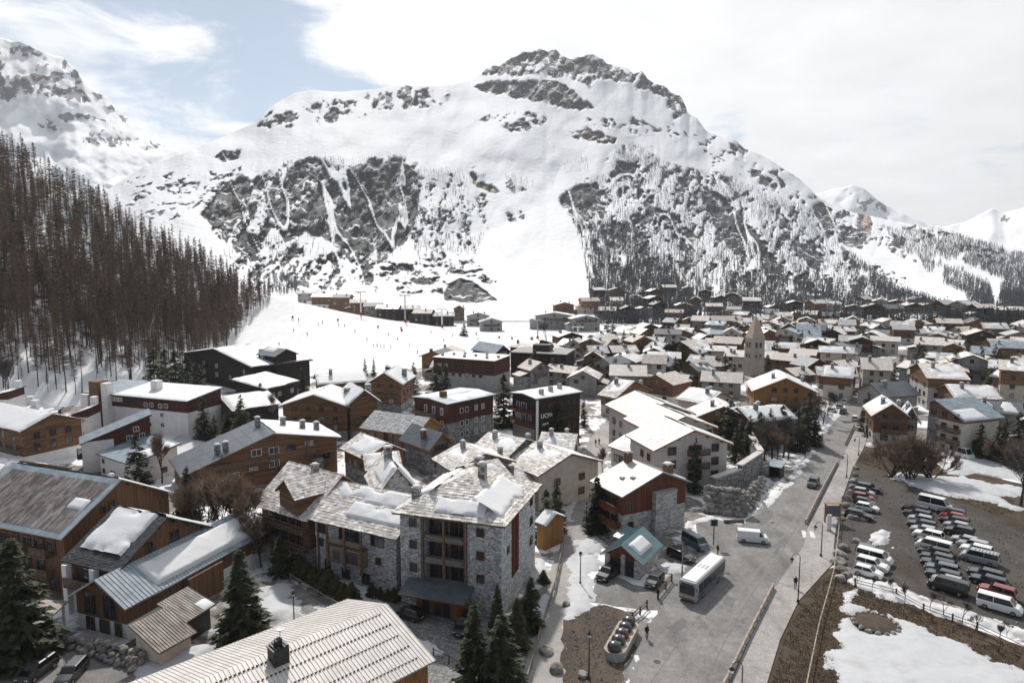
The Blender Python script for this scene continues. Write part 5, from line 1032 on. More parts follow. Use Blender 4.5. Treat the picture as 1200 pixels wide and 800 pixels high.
# ================================================================== trees
m_noise('spruce_needles', (.018, .025, .012), (.07, .078, .036), .9, .8, island=.7, objvar=.3)
m_noise('pine_needles', (.045, .050, .018), (.085, .082, .032), .9, .8, island=.7, objvar=.3)
m_noise('larch_twigs', (.095, .066, .049), (.20, .142, .106), .7, .9, island=.5, objvar=.35)
m_noise('bare_twigs', (.15, .105, .075), (.30, .22, .165), .7, .9, island=.4, objvar=.3)
m_noise('grey_twigs', (.075, .062, .058), (.135, .115, .108), .7, .9, island=.4, objvar=.25)
m_noise('bark', (.03, .022, .018), (.075, .056, .045), 3, .9)
m_noise('birch_bark', (.35, .33, .31), (.6, .58, .56), 3, .8)
m_noise('far_trunks', (.07, .074, .078), (.15, .152, .156), .05, .9, world=True, island=.4)
def spruce_crown(h, rb, seed, nb, k, narrow=.85, w=.3):
    r = np.random.RandomState(seed); z = h*(.06+.93*r.rand(nb)**1.15); az = r.rand(nb)*2*np.pi
    l = (rb*np.clip(1-z/h, 0, 1)**narrow+.12)*r.uniform(.72, 1.12, nb); T = []
    for i in range(nb):
        ca, sa = math.cos(az[i]), math.sin(az[i])
        for s in np.linspace(.22, 1, k):
            d = l[i]*s; dz = -.30*d+.18*l[i]*s**3; base = np.array([ca*d, sa*d, z[i]+dz])
            for q in range(3):
                a2 = az[i]+r.uniform(-1.1, 1.1); ln = r.uniform(.5, 1)*(.26*l[i]+w); wd = ln*r.uniform(.28, .45)
                tip = base+np.array([math.cos(a2)*ln, math.sin(a2)*ln, -ln*r.uniform(.1, .55)]); n = np.array([-math.sin(a2), math.cos(a2), r.uniform(-.4, .4)])*wd
                T += [base-n+np.array([0, 0, .05]), base+n, tip]
    for q in range(8):
        a2 = r.rand()*6.28; T += [np.array([0, 0, h*1.02]), np.array([math.cos(a2)*.18, math.sin(a2)*.18, h*.93]), np.array([math.cos(a2+1)*.18, math.sin(a2+1)*.18, h*.94])]
    V = np.array(T); return V, np.arange(len(V)).reshape(-1, 3)
def trunk_mesh(h, r0, mat, n=6, bend=.0, seed=0):
    mb = MB(); rg = random.Random(seed); p = Vector((0, 0, -.3))
    for k in range(4):
        q = Vector((bend*rg.uniform(-1, 1), bend*rg.uniform(-1, 1), h*(k+1)/4)); mb.tube(p, q, r0*(1-k/4)+.015, r0*(1-(k+1)/4)+.012, n, cap=False); p = q
    return mb.mesh('trunk', mat, True)
SPR = {}
for kind, nb, k in (('near', 330, 6), ('mid', 190, 4)):
    SPR[kind] = []
    for sd_ in range(3):
        V, F = spruce_crown(12, 2.5+.25*sd_, sd_+(10 if kind == 'mid' else 0), nb, k, .8, .3 if kind == 'near' else .42)
        SPR[kind].append((npmesh('crown', V, F, [M['spruce_needles']]), npmesh('crown', V, F, [M['pine_needles']]), trunk_mesh(11.5, .22, M['bark'])))
tr_rng = random.Random(21)
def spruce(p, h, label, kind='mid', pine=False, wide=1.0, group=None, name='spruce'):
    a = tr_rng.choice(SPR[kind]); e = empty(name, (p.x, p.y, p.z), tr_rng.random()*6.28); s = h/12; e.scale = (s*wide, s*wide, s); link('crown', a[1 if pine else 0], e); link('trunk', a[2], e)
    tag(e, label, 'tree', group); return e
def at(x, yb, yt, z=0.0):         # ground point and true height of a thing seen from row yb (foot) to yt (top)
    p = P(x, yb, z); zc = p.y*math.cos(PITCH)-(z-CAMZ)*math.sin(PITCH)
    c, d = 1/FPX*(400-yt), None; num = c*(p.y*math.cos(PITCH)+CAMZ*math.sin(PITCH))-(p.y*math.sin(PITCH)-CAMZ*math.cos(PITCH)); hz = num/(math.cos(PITCH)+c*math.sin(PITCH))
    return p, hz-z
for x, yb, yt, kd, pine, wd, lb in (
    (285, 748, 642, 'near', 0, 1.25, 'large dark spruce standing in the snow by the white walled chalet'),
    (24, 772, 628, 'near', 0, 1.2, 'dense dark spruce in front of the rusty roofed chalet'),
    (556, 830, 706, 'near', 0, .95, 'tall spruce with pale tips at the forecourt edge, the taller of a pair'),
    (588, 838, 718, 'near', 0, 1.25, 'bushy spruce beside its taller twin at the forecourt edge'),
    (606, 760, 700, 'near', 1, 1.0, 'yellowish young pine below the hotel side wall'), (622, 738, 675, 'near', 0, .9, 'young spruce against the hotel side wall'), (583, 742, 684, 'near', 0, .8, 'slender young spruce at the corner of the stone hotel'), (640, 632, 572, 'mid', 0, 1.0, 'green spruce behind the orange garden hut'), (652, 622, 560, 'mid', 0, .9, 'second spruce behind the snow capped garden hut'),
    (699, 622, 558, 'near', 0, 1.15, 'snow flecked spruce in front of the red chalet balconies'), (222, 612, 546, 'near', 0, 1.0, 'dark spruce behind the rusty roofed chalet end wall'), (162, 566, 508, 'mid', 0, 1.1, 'spruce growing beside the low white lodge wing'), (330, 672, 625, 'near', 0, 1.3, 'low bushy fir below the balcony chalet'),
    (814, 578, 512, 'mid', 0, .7, 'narrow spruce in front of the pinkish apartment gable'), (855, 522, 468, 'mid', 0, 1.15, 'pointed spruce next to the pale blue garage'), (878, 534, 486, 'mid', 0, 1.1, 'dark spruce among the bare street trees'), (946, 520, 458, 'mid', 0, 1.0, 'dark spruce in front of the golden gable'), (934, 528, 480, 'mid', 0, 1.1, 'stout spruce below the golden gable'), (902, 520, 478, 'mid', 0, 1.1, 'spruce beside the snow heaped slate house'), (955, 522, 478, 'mid', 0, 1.0, 'spruce at the roadside below the golden gable'),
    (590, 500, 438, 'mid', 0, 1.1, 'very tall spruce between the two flat roofed hotels'), (655, 526, 472, 'mid', 1, 1.45, 'olive green conifer covering part of the white lettering'), (684, 500, 466, 'mid', 0, .8, 'thin spruce at the corner of the black sports hotel'), (512, 468, 424, 'mid', 1, 1.3, 'olive spruce with a twin above the maroon hotel'), (522, 468, 426, 'mid', 0, 1.0, 'dark twin spruce above the maroon hotel'), (485, 464, 424, 'mid', 0, 1.0, 'sparse spruce near the slope side cottages'), (566, 452, 424, 'mid', 0, 1.0, 'spruce before the long maroon block'),
    (428, 440, 420, 'mid', 0, .7, 'small dark spruce at the foot of the piste'), (438, 440, 419, 'mid', 0, .7, 'matching small spruce at the foot of the piste'), (355, 462, 432, 'mid', 0, 1.0, 'snowy young spruce by the black lodge wing'), (624, 438, 424, 'mid', 1, 1.3, 'round olive conifer before the black flat block'), (718, 404, 378, 'mid', 0, 1.3, 'dark conifer pair member at the end of the piste'), (711, 403, 376, 'mid', 0, 1.2, 'tallest dark conifer at the end of the piste'), (731, 402, 386, 'mid', 0, 1.0, 'short conifer at the end of the piste'), (544, 394, 380, 'mid', 0, 1.6, 'lone bushy conifer standing on the nursery slope')):
    p, hh = at(x, yb, yt); spruce(p, hh, lb, kd, bool(pine), wd)
p = hill_px(544, 393); bpy.data.objects[[o.name for o in bpy.data.objects if o.get('label', '').startswith('lone bushy')][0]].location = p
for x, yb, yt in ((182, 462, 402), (196, 472, 408), (208, 478, 410), (222, 474, 416), (232, 478, 424), (190, 480, 440), (214, 486, 438)):
    p, hh = at(x, yb, yt); spruce(p, hh, 'dark spruce in the thick clump before the black lodge', 'mid', tr_rng.random() < .3, 1.15, 'spruces clumped before the black lodge')
for x, yb, yt in ((240, 514, 464), (284, 512, 462), (268, 508, 478), (306, 476, 448), (252, 516, 486)):
    p, hh = at(x, yb, yt); spruce(p, hh, 'dark spruce around the small black chalet', 'mid', tr_rng.random() < .3, 1.1, 'spruces around the small black chalet')
for x, yb, yt in ((1102, 520, 486), (1120, 526, 488), (1138, 530, 484), (1158, 528, 486), (1176, 530, 490), (1192, 534, 482), (1148, 536, 496), (1168, 540, 498), (1128, 520, 478), (1204, 524, 470), (1110, 514, 478)):
    p, hh = at(x, yb, yt); spruce(p, hh, 'dark spruce in the belt behind the white vans', 'mid', False, 1.2, 'spruce belt behind the white vans')
for x, yb, yt in ((1013, 494, 466), (1017, 480, 458), (1009, 505, 480), (1022, 470, 448), (1016, 512, 490)):
    p, hh = at(x, yb, yt); spruce(p, hh, 'clipped dark spruce lining the pavement of the main street', 'mid', False, .9, 'spruces lining the main street')
vr = random.Random(4)
for _ in range(46):
    x = vr.uniform(620, 1190); y = vr.uniform(395, 455)
    if polydist(np.array([x]), np.array([y]), VILL)[0] < 2: continue
    p = P(x, y)
    if near_street(p): continue
    spruce(p, vr.uniform(7, 13), 'dark conifer growing among the village houses', 'mid', vr.random() < .25, vr.uniform(.9, 1.3), 'conifers among the village houses')
# hedge shrubs along the curved chalet
for k in range(9):
    p = P(344+k*8.5, 668+k*4.6); spruce(p, vr.uniform(2.2, 3.2), 'bushy olive shrub in the hedge below the balcony chalet', 'mid', True, 2.2, 'hedge shrubs below the balcony chalet', 'hedge_shrub')
for x, y in ((436, 697), (446, 700), (455, 702), (462, 703), (612, 716), (628, 700), (637, 682)):
    spruce(P(x, y), vr.uniform(1.3, 2.0), 'low green shrub planted against the stone hotel wall', 'mid', True, 2.0, 'shrubs against the stone hotel', 'shrub')
# ---- leafless larches
def larch_parts(h, seed, nb, wd, lo=.22, full=True):
    r = np.random.RandomState(seed); T = []
    for i in range(nb):
        z = h*(lo+(1-lo)*r.rand()**.9); l = (3.0*(1-(z/h))**.55+.3)*r.uniform(.6, 1.1); a = r.rand()*6.28; ca, sa = math.cos(a), math.sin(a); b = np.array([0, 0, z]); tip = np.array([ca*l, sa*l, z+l*r.uniform(-.25, .25)]); n = np.array([0, 0, wd*.5]); T += [b-n, b+n, tip]
        for q in range(2 if full else 1):
            s = r.uniform(.35, .95); m = b+(tip-b)*s; a3 = a+r.uniform(-1.2, 1.2); l2 = l*r.uniform(.3, .55); t2 = m+np.array([math.cos(a3)*l2, math.sin(a3)*l2, r.uniform(-.6, .35)*l2]); n2 = np.array([0, 0, wd*.42]); T += [m-n2, m+n2, t2]
    V = np.array(T); return V, np.arange(len(V)).reshape(-1, 3)
LAR = []
for sd_ in range(5):
    V, F = larch_parts(22, 40+sd_, 230, .15, .32+.05*sd_); LAR.append((npmesh('crown', V, F, [M['larch_twigs']]), trunk_mesh(22, .24, M['bark'], 5, .2, sd_)))
fr = random.Random(8); spots = []
while len(spots) < 2200:
    x = fr.uniform(-40, 318); t = fr.random()**.8; t = .05+.97*t
    if x > 262 and t < .25+(x-262)/80: continue
    if t > 1: continue
    if t < .36 and fr.random() < .5: continue
    if x > 280 and fr.random() < .5: continue
    spots.append((x, t))
spots.sort(key=lambda s: s[1]); bulkV = []; bulkF = []; tv = []; tf = []
def tubeV(h, r0):
    a = np.array([[r0*math.cos(k*2.094), r0*math.sin(k*2.094), -.5] for k in range(3)]+[[0, 0, h]]); return a, np.array([[0, 1, 3], [1, 2, 3], [2, 0, 3]])
low = [larch_parts(22, 60+k, 95, .34, .2, True) for k in range(4)]; nv = 0; mi = []
for i, (x, t) in enumerate(spots):
    p = hill_at(x, min(t, .999)); h = (fr.uniform(12, 21) if fr.random() < .8 else fr.uniform(6, 11))*(1-.25*t)
    if i < 290:
        m = fr.choice(LAR); e = empty('larch_tree', p, fr.random()*6.28); s = h/22; e.scale = (s, s, s); e.rotation_euler = (fr.uniform(-.03, .03), fr.uniform(-.03, .03), fr.random()*6.28); link('crown', m[0], e); link('trunk', m[1], e)
        tag(e, 'bare brown larch with dark straight trunk in the forest front' if h > 10.5 else 'short bare larch sapling at the foot of the forest', 'tree', 'larches at the forest front')
    else:
        evg = fr.random() < .10; V, F = fr.choice(low); a = fr.random()*6.28; s = h/22; c, sn = math.cos(a), math.sin(a); W_ = np.stack([(V[:, 0]*c-V[:, 1]*sn)*s+p.x, (V[:, 0]*sn+V[:, 1]*c)*s+p.y, V[:, 2]*s+p.z], -1)
        bulkV.append(W_); bulkF.append(F+nv); nv += len(W_); mi += [0]*len(F); mi[-len(F):] = [2 if evg else 0]*len(F); tV, tF = tubeV(h*.97, .15); bulkV.append(tV+np.array(p)); bulkF.append(tF+nv); nv += 4; mi += [1]*3
tag(link('larch_forest', npmesh('larch_forest', np.vstack(bulkV), np.vstack(bulkF), [M['larch_twigs'], M['bark'], M['spruce_needles']], False, mi)), 'mass of bare brown larches covering the upper hillside', 'forest', None, 'stuff')
# ---- far woods on the mountain: thin grey trunks and sprays
def far_wood(name, label, areas, seed, hmin, hmax, mat='far_trunks'):
    r = random.Random(seed); VV = []; FF = []; n = 0
    for poly, cnt, sc in areas:
        x0, x1 = min(p[0] for p in poly), max(p[0] for p in poly); y0, y1 = min(p[1] for p in poly), max(p[1] for p in poly); X = np.array([r.uniform(x0, x1) for _ in range(cnt*4)]); Y = np.array([r.uniform(y0, y1) for _ in range(cnt*4)])
        ok = (polydist(X, Y, poly) > 0) & (eq(fbm(X/22, Y/16, 3, seed)) > 1-sc); X = X[ok][:cnt]; Y = Y[ok][:cnt]; Rr = main_R(X, Y); px_, py_, pz_ = PR(X, Y, Rr)
        for i in range(len(X)):
            h = r.uniform(hmin, hmax); b = np.array([px_[i], py_[i], pz_[i]-1]); w = h*.034
            T = [b+[-w, 0, 0], b+[w, 0, 0], b+[0, 0, h], b+[0, -w, 0], b+[0, w, 0], b+[0, 0, h]]
            for q in range(5):
                z = h*r.uniform(.35, .95); a = r.random()*6.28; l = h*.16*(1.15-z/h)+.3; T += [b+[0, 0, z-.5], b+[0, 0, z+.6], b+[math.cos(a)*l, math.sin(a)*l, z-l*.3]]
            VV.append(np.array(T)); FF.append(np.arange(len(T)).reshape(-1, 3)+n); n += len(T)
    tag(link(name, npmesh(name, np.vstack(VV), np.vstack(FF), [M[mat]])), label, 'forest', None, 'stuff')
far_wood('mountain_wood', 'grey leafless wood covering the lower right flank of the mountain', [(forR, 10500, 1.0), ([(690, 262), (735, 262), (800, 330), (820, 378), (700, 378)], 2600, .95), ([(720, 172), (748, 170), (775, 190), (765, 205), (735, 200)], 330, 1), ([(795, 196), (850, 204), (905, 232), (960, 246), (950, 254), (880, 236), (800, 208)], 620, 1),
    ([(984, 290), (1010, 308), (1050, 338), (1120, 366), (1200, 380), (1110, 378), (1040, 352), (1000, 320)], 2600, 1), ([(1050, 266), (1110, 272), (1250, 312), (1250, 370), (1150, 352), (1180, 330), (1110, 300)], 5200, 1.0), ([(1130, 345), (1250, 350), (1250, 380), (1150, 378)], 1400, 1.0), ([(1075, 300), (1120, 318), (1190, 345), (1230, 352), (1230, 362), (1150, 352), (1090, 326)], 1300, .9), ([(1020, 262), (1060, 272), (1100, 292), (1130, 318), (1100, 312), (1050, 290)], 700, .6), ([(850, 330), (1000, 330), (1040, 372), (840, 376)], 900, .8)], 3, 6.5, 12)
far_wood('cliff_wood', 'scattered grey trees clinging to the left cliffs and ledges', [([(470, 195), (570, 205), (575, 250), (560, 300), (490, 305), (470, 250)], 700, .7), ([(590, 205), (625, 212), (625, 225), (600, 224)], 60, .9), ([(660, 190), (690, 185), (690, 200), (662, 205)], 50, .8), ([(320, 320), (350, 326), (348, 345), (318, 344)], 150, 1), ([(330, 190), (480, 180), (480, 192), (330, 202)], 120, .8), ([(240, 240), (470, 200), (470, 300), (260, 300)], 260, .6)], 9, 6, 11)
# ---- bare broadleaf trees
def bare_mesh(seed, h, spread, mat, depth=5, tw=.05, up=.5, stems=1):
    r = random.Random(seed); tb = MB(); T = []
    def twig(p, d, l):
        for _ in range(7):
            nd = (d+Vector((r.uniform(-1, 1), r.uniform(-1, 1), r.uniform(-.5, .9)))*.8).normalized(); s0 = p+d*l*r.uniform(.1, 1); q = s0+nd*l*r.uniform(.6, 1.2); n = nd.orthogonal().normalized()*tw*.5; T.extend([s0-n, s0+n, q])
    def grow(p, d, l, rad, k):
        q = p+d*l; tb.tube(p, q, rad, rad*.66, 5 if k > 3 else 3, cap=False)
        if k <= 1: twig(p, d, l*1.5)
        if k == 0: return
        for _ in range(r.choice((2, 3, 3))):
            nd = (d+Vector((r.uniform(-1, 1), r.uniform(-1, 1), r.uniform(-.3, .9)*up))*spread).normalized(); grow(p+d*l*r.uniform(.5, 1), nd, l*r.uniform(.62, .86), rad*.6, k-1)
    for s in range(stems):
        grow(Vector((r.uniform(-.7, .7)*(stems > 1), r.uniform(-.7, .7)*(stems > 1), -.2)), Vector((r.uniform(-.13, .13)*stems, r.uniform(-.13, .13)*stems, 1)).normalized(), h*.26, h*.014+.02, depth)
    V = np.array([tuple(v) for v in T]); f = h/V[:, 2].max(); tb.v = [(a*f, b_*f, c*f) for a, b_, c in tb.v]; V = V*f
    return tb.mesh('trunk', mat[0], True), npmesh('crown', V, np.arange(len(V)).reshape(-1, 3), [mat[1]])
BARE = {'brown': [bare_mesh(s, 10, .42, (M['bark'], M['bare_twigs']), 5, .085, .9) for s in range(3)], 'birch': [bare_mesh(11, 10, .45, (M['birch_bark'], M['bare_twigs']), 4, .05, .6)], 'bush': [bare_mesh(s+20, 10, .48, (M['bark'], M['bare_twigs']), 4, .10, .9, 9) for s in range(2)], 'grey': [bare_mesh(s+30, 10, .55, (M['bark'], M['grey_twigs']), 5, .065, .7) for s in range(2)]}
def bare(p, h, label, kind='brown', wide=1.0, group=None, name='bare_tree'):
    m = tr_rng.choice(BARE[kind]); e = empty(name, p, tr_rng.random()*6.28); ref = 10; s = h/ref; e.scale = (s*wide, s*wide, s); link('trunk', m[0], e); link('crown', m[1], e); tag(e, label, 'tree', group); return e
for x, yb, yt, kd, wd, lb in ((250, 628, 538, 'birch', .9, 'white barked birch leaning between the brown trees'), (236, 634, 556, 'brown', .9, 'tan leafless tree left of the white birch'), (266, 640, 552, 'brown', 1.0, 'tan leafless tree right of the white birch'), (284, 640, 540, 'brown', 1.0, 'tallest tan leafless tree beside the balcony chalet'), (300, 650, 590, 'bush', 1.0, 'brown bush under the balcony chalet roof corner'), (272, 618, 545, 'brown', 1.0, 'tan leafless tree in front of the seamed roof lodge'), (190, 566, 505, 'brown', .9, 'thin brown tree beside the low white lodge wing'), (182, 560, 520, 'brown', .8, 'small brown tree hiding the lodge side wall'), (318, 500, 458, 'brown', .8, 'brown conical tree behind the seamed roof lodge'),
    (688, 570, 530, 'brown', .8, 'bare tree overhanging the lane wall'), (706, 556, 520, 'brown', .7, 'bare tree at the bend of the lane'), (665, 500, 470, 'grey', .8, 'grey bare tree behind the black sports hotel'), (650, 440, 414, 'grey', 1.2, 'round grey bare tree before the black flat block'), (640, 400, 376, 'grey', 1.3, 'grey bare tree clump beside the piste terminus'), (455, 452, 425, 'grey', .7, 'grey bare tree behind the double gabled chalet'),
    (905, 538, 482, 'grey', 1.0, 'grey bare tree, leftmost trunk of the roadside thicket'), (918, 536, 486, 'grey', 1.1, 'purplish bare tree in the roadside thicket'), (932, 526, 490, 'grey', 1.0, 'bare tree at the road end of the thicket'), (944, 508, 474, 'grey', .9, 'bare tree beside the golden gable'), (964, 498, 462, 'grey', 1.0, 'bare tree on the snowy bank by the street'),
    (1046, 558, 508, 'bush', .7, 'wide brown leafless bush before the timber gable chalet'), (1068, 562, 500, 'bush', .75, 'largest brown leafless bush at the meadow edge'), (1090, 560, 510, 'bush', .7, 'brown leafless bush before the blue roofed chalet'), (1058, 554, 508, 'brown', 1.1, 'round brown tree inside the bush group'), (1196, 592, 516, 'grey', 1.25, 'dark spreading bare tree above the car park'), (1180, 546, 510, 'bush', .8, 'russet bush at the end of the spruce belt'), (1204, 550, 512, 'bush', .8, 'second russet bush at the end of the spruce belt'), (8, 482, 410, 'grey', .7, 'bare tree beside the white terrace end wall'), (22, 470, 415, 'grey', .6, 'thin bare tree at the forest foot by the terrace')):
    p, hh = at(x, yb, yt); bare(p, hh, lb, kd, wd)
for x, y in ((1003, 690), (1022, 694), (1046, 698), (1060, 707), (1090, 716), (1106, 722), (1128, 730), (1142, 742), (1172, 756), (1180, 745)):
    bare(P(x, y), tr_rng.uniform(2.2, 3.6), 'thin leafless sapling along the car park fence', 'grey', .8, 'saplings along the car park fence', 'sapling')
for _ in range(34):
    x = vr.uniform(600, 1190); y = vr.uniform(392, 470)
    if polydist(np.array([x]), np.array([y]), VILL)[0] < 2 or near_street(P(x, y)): continue
    bare(P(x, y), vr.uniform(6, 10), 'leafless grey tree growing between the village roofs', 'grey', 1.0, 'leafless trees between the village roofs')

for x, yb, yt, k in ((888, 544, 494, 0), (896, 540, 490, 0), (910, 544, 500, 1), (924, 538, 496, 0), (938, 530, 492, 1), (912, 528, 488, 0), (926, 522, 484, 0), (868, 530, 490, 2), (890, 526, 482, 2), (916, 518, 474, 2), (940, 512, 470, 2), (950, 500, 466, 0), (958, 492, 460, 1), (970, 488, 456, 0), (862, 540, 500, 2)):
    p, hh = at(x, yb, yt)
    if k == 2: spruce(p, hh, 'dark spruce standing in the roadside thicket', 'mid', False, 1.15, 'spruces in the roadside thicket')
    else: bare(p, hh, 'leafless tree filling the roadside thicket', 'grey' if k == 0 else 'brown', 1.1, 'leafless trees in the roadside thicket')
for x, yb, yt in ((690, 440, 418), (684, 446, 424), (697, 446, 420), (706, 450, 428), (676, 450, 426), (640, 452, 430), (633, 450, 428), (608, 446, 426), (560, 444, 424), (735, 452, 430), (800, 452, 432), (860, 446, 426), (1040, 440, 420), (1048, 446, 424), (1056, 436, 416), (1034, 452, 430), (1160, 456, 432), (1190, 462, 436)):
    p, hh = at(x, yb, yt); spruce(p, hh, 'dark conifer in a clump among the middle village roofs', 'mid', tr_rng.random() < .3, 1.3, 'conifer clumps among the middle roofs')
for x, yb, yt in ((228, 640, 556), (244, 648, 562), (258, 646, 548), (276, 652, 556), (292, 656, 566), (306, 664, 600)):
    p, hh = at(x, yb, yt); bare(p, hh, 'tan leafless tree in the grove below the seamed roof lodge', 'brown', .9, 'tan trees in the grove below the lodge')
# ================================================================== vehicles
for n_, c_ in (('black', (.008, .008, .009)), ('dark grey', (.03, .032, .036)), ('silver', (.33, .34, .35)), ('white', (.72, .72, .71)), ('red', (.20, .012, .012)), ('blue grey', (.07, .10, .13)), ('dark blue', (.012, .02, .04))): m_plain('paint_'+n_.replace(' ', '_'), c_, .3, .5, 0, .03, 2, .6)
m_plain('car_glass', (.012, .014, .017), .06, .6, 0, .2); m_plain('tyre', (.012, .012, .012), .9); m_plain('rim', (.30, .30, .31), .35, .5, .7); m_plain('lamp_glass', (.6, .62, .62), .1, .6); m_plain('tail_red', (.30, .01, .01), .25); m_plain('plate', (.7, .7, .66), .5)
KIND = {'hatch': dict(L=4.0, W=1.74, H=1.47, hood=1.02, belt=.92, f0=.95, f1=.30, r1=-1.55, r0=-1.95), 'estate': dict(L=4.6, W=1.8, H=1.5, hood=1.0, belt=.92, f0=1.0, f1=.35, r1=-1.95, r0=-2.25), 'suv': dict(L=4.55, W=1.86, H=1.70, hood=1.1, belt=1.05, f0=1.0, f1=.4, r1=-1.9, r0=-2.2), 'van': dict(L=5.0, W=1.94, H=1.96, hood=1.2, belt=1.15, f0=1.75, f1=1.1, r1=-2.40, r0=-2.48), 'tall van': dict(L=5.6, W=2.0, H=2.5, hood=1.35, belt=1.3, f0=2.05, f1=1.4, r1=-2.72, r0=-2.78)}
CARM = {}
def car_meshes(kind, col, panel):
    key = (kind, col, panel)
    if key in CARM: return CARM[key]
    k = KIND[kind]; L, Wd, Hh = k['L'], k['W']/2, k['H']; b = MB(); pm = M['paint_'+col.replace(' ', '_')]
    st = [(L/2, .34, .60, .72), (L/2-.1, .24, .72, .88), (L/2-.35, .2, k['hood']-.14, .96), (k['f0'], .2, k['hood']-.02, 1), (k['f1'], .2, k['belt'], 1), (0, .2, k['belt'], 1), (k['r1'], .2, k['belt'], 1), (-L/2+.12, .22, k['belt']-.04, .96), (-L/2, .34, k['belt']-.2, .86)]
    ring = []
    for x, z0, z1, w in st:
        w *= Wd; ring.append([(x, -w*.94, z0), (x, -w, z0+.18), (x, -w, z1-.16), (x, -w*.9, z1), (x, w*.9, z1), (x, w, z1-.16), (x, w, z0+.18), (x, w*.94, z0)])
    for r_ in ring: b.v += r_
    for i in range(len(ring)-1):
        for j in range(8):
            a, c = i*8+j, i*8+(j+1) % 8; b.f.append((a, c, c+8, a+8)); b.m.append(0)
    b.f.append(tuple(range(7, -1, -1))); b.m.append(0); n = len(ring)*8; b.f.append(tuple(range(n-8, n))); b.m.append(0)
    body = b.mesh('body', pm, False)
    c = MB(); w0, w1 = Wd*.9, Wd*.74; bz = k['belt']-.02
    lowr = [(k['r0'], -w0, bz), (k['f0'], -w0*.94, k['hood']-.04), (k['f0'], w0*.94, k['hood']-.04), (k['r0'], w0, bz)]; top = [(k['r1'], -w1, Hh-.06), (k['f1'], -w1, Hh-.06), (k['f1'], w1, Hh-.06), (k['r1'], w1, Hh-.06)]
    c.hexa(lowr, top); cab = c.mesh('windows', M['car_glass'])
    r = MB(); e = .04; r.hexa([(top[0][0]-e, -w1-e, Hh-.07), (top[1][0]+e, -w1-e, Hh-.07), (top[1][0]+e, w1+e, Hh-.07), (top[0][0]-e, w1+e, Hh-.07)], [(top[0][0]+.12, -w1+.12, Hh), (top[1][0]-.12, -w1+.12, Hh), (top[1][0]-.12, w1-.12, Hh), (top[0][0]+.12, w1-.12, Hh)])
    for s_ in (-1, 1):
        for (xa, xb) in ((k['f0'], k['f1']), (k['r0'], k['r1'])): r.tube((xa, s_*w0*.95, bz), (xb, s_*w1, Hh-.05), .06, .05, 4)
        xm = (k['f1']+k['r1'])/2; r.tube((xm, s_*(w0+.005), bz), (xm, s_*(w1+.02), Hh-.05), .05, .05, 4)
        if panel: xq = k['f1']-.15; r.face([(k['r0'], s_*(w0+.02), bz), (xq, s_*(w0+.02), bz), (xq, s_*(w1+.03), Hh-.06), (k['r1'], s_*(w1+.03), Hh-.06)])
        r.box(k['f0']-.25, s_*(Wd+.02)-.09, k['belt']-.02, k['f0']-.05, s_*(Wd+.02)+.09, k['belt']+.14)
    rf = r.mesh('roof', pm)
    CARM[key] = (body, cab, rf); return CARM[key]
mb = MB()
for r0, y0, y1, m_ in ((.33, -.11, .11, 0), (.21, -.118, .118, 1)):
    mb.tube((0, y0, 0), (0, y1, 0), r0, r0, 14, m_)
WHEEL = mb.mesh('wheel', [M['tyre'], M['rim']]); mb = MB(); mb.box(-.05, -.17, -.07, .05, .17, .07); HEADL = mb.mesh('headlight', M['lamp_glass']); TAILL = mb.mesh('taillight', M['tail_red']); mb = MB(); mb.box(-.02, -.25, -.05, .02, .25, .05); PLATE = mb.mesh('number_plate', M['plate'])
def car(p, ang, kind, col, label, group=None, panel=False, name=None, rack=False, z=0.008):
    k = KIND[kind]; e = empty(name or ('van' if 'van' in kind else 'car'), (p.x, p.y, z), ang); tag(e, label, 'van' if 'van' in kind else 'car', group); b, c, r = car_meshes(kind, col, panel); link('body', b, e); link('windows', c, e); ro = link('roof', r, e)
    for sx in (k['L']*.31, -k['L']*.30):
        for sy in (-1, 1): link('wheel', WHEEL, e, (sx, sy*(k['W']/2-.09), .33))
    for sy in (-1, 1): link('headlight', HEADL, e, (k['L']/2-.10, sy*k['W']*.33, .66)); link('taillight', TAILL, e, (-k['L']/2+.03, sy*k['W']*.38, .8))
    link('number_plate', PLATE, e, (k['L']/2, 0, .45)); link('number_plate', PLATE, e, (-k['L']/2, 0, .6))
    if rack:
        mb = MB()
        for q in range(7): mb.box(k['r1']+.2+q*.45, -k['W']*.38, k['H']+.02, k['r1']+.26+q*.45, k['W']*.38, k['H']+.1)
        mb.build('roof_rack', M['steel'], ro)
    return e
def heading(a, b): d = P(*b)-P(*a); return math.atan2(d.y, d.x)
cr_ = random.Random(17)
def carpx(x, y, hd, kind, col, label, group=None, **k): return car(P(x, y), hd, kind, col, label, group, **k)
hl = heading((1000, 582), (1030, 588)); h2 = heading((1065, 610), (1100, 618)); h3 = heading((1120, 640), (1160, 650))
for i, (x, y, kd, c, f, lb) in enumerate(((1018, 575, 'estate', 'dark grey', 1, 'dark grey estate car, farthest of the short row by the boulders'), (1012, 580, 'hatch', 'silver', 1, 'silver hatchback behind the dark red car in the short row'), (1012, 586, 'hatch', 'red', 1, 'dark red hatchback in the short row by the boulders'), (1014, 592, 'hatch', 'black', 1, 'black hatchback between red and white cars in the short row'), (1016, 598, 'hatch', 'white', 1, 'white hatchback parked next to a black car by the boulders'), (1007, 607, 'estate', 'black', 1, 'black estate car closest to the boulders in the short row'))): carpx(x, y, hl+cr_.uniform(-.06, .06), kd, c, lb, 'cars in the short row by the boulders')
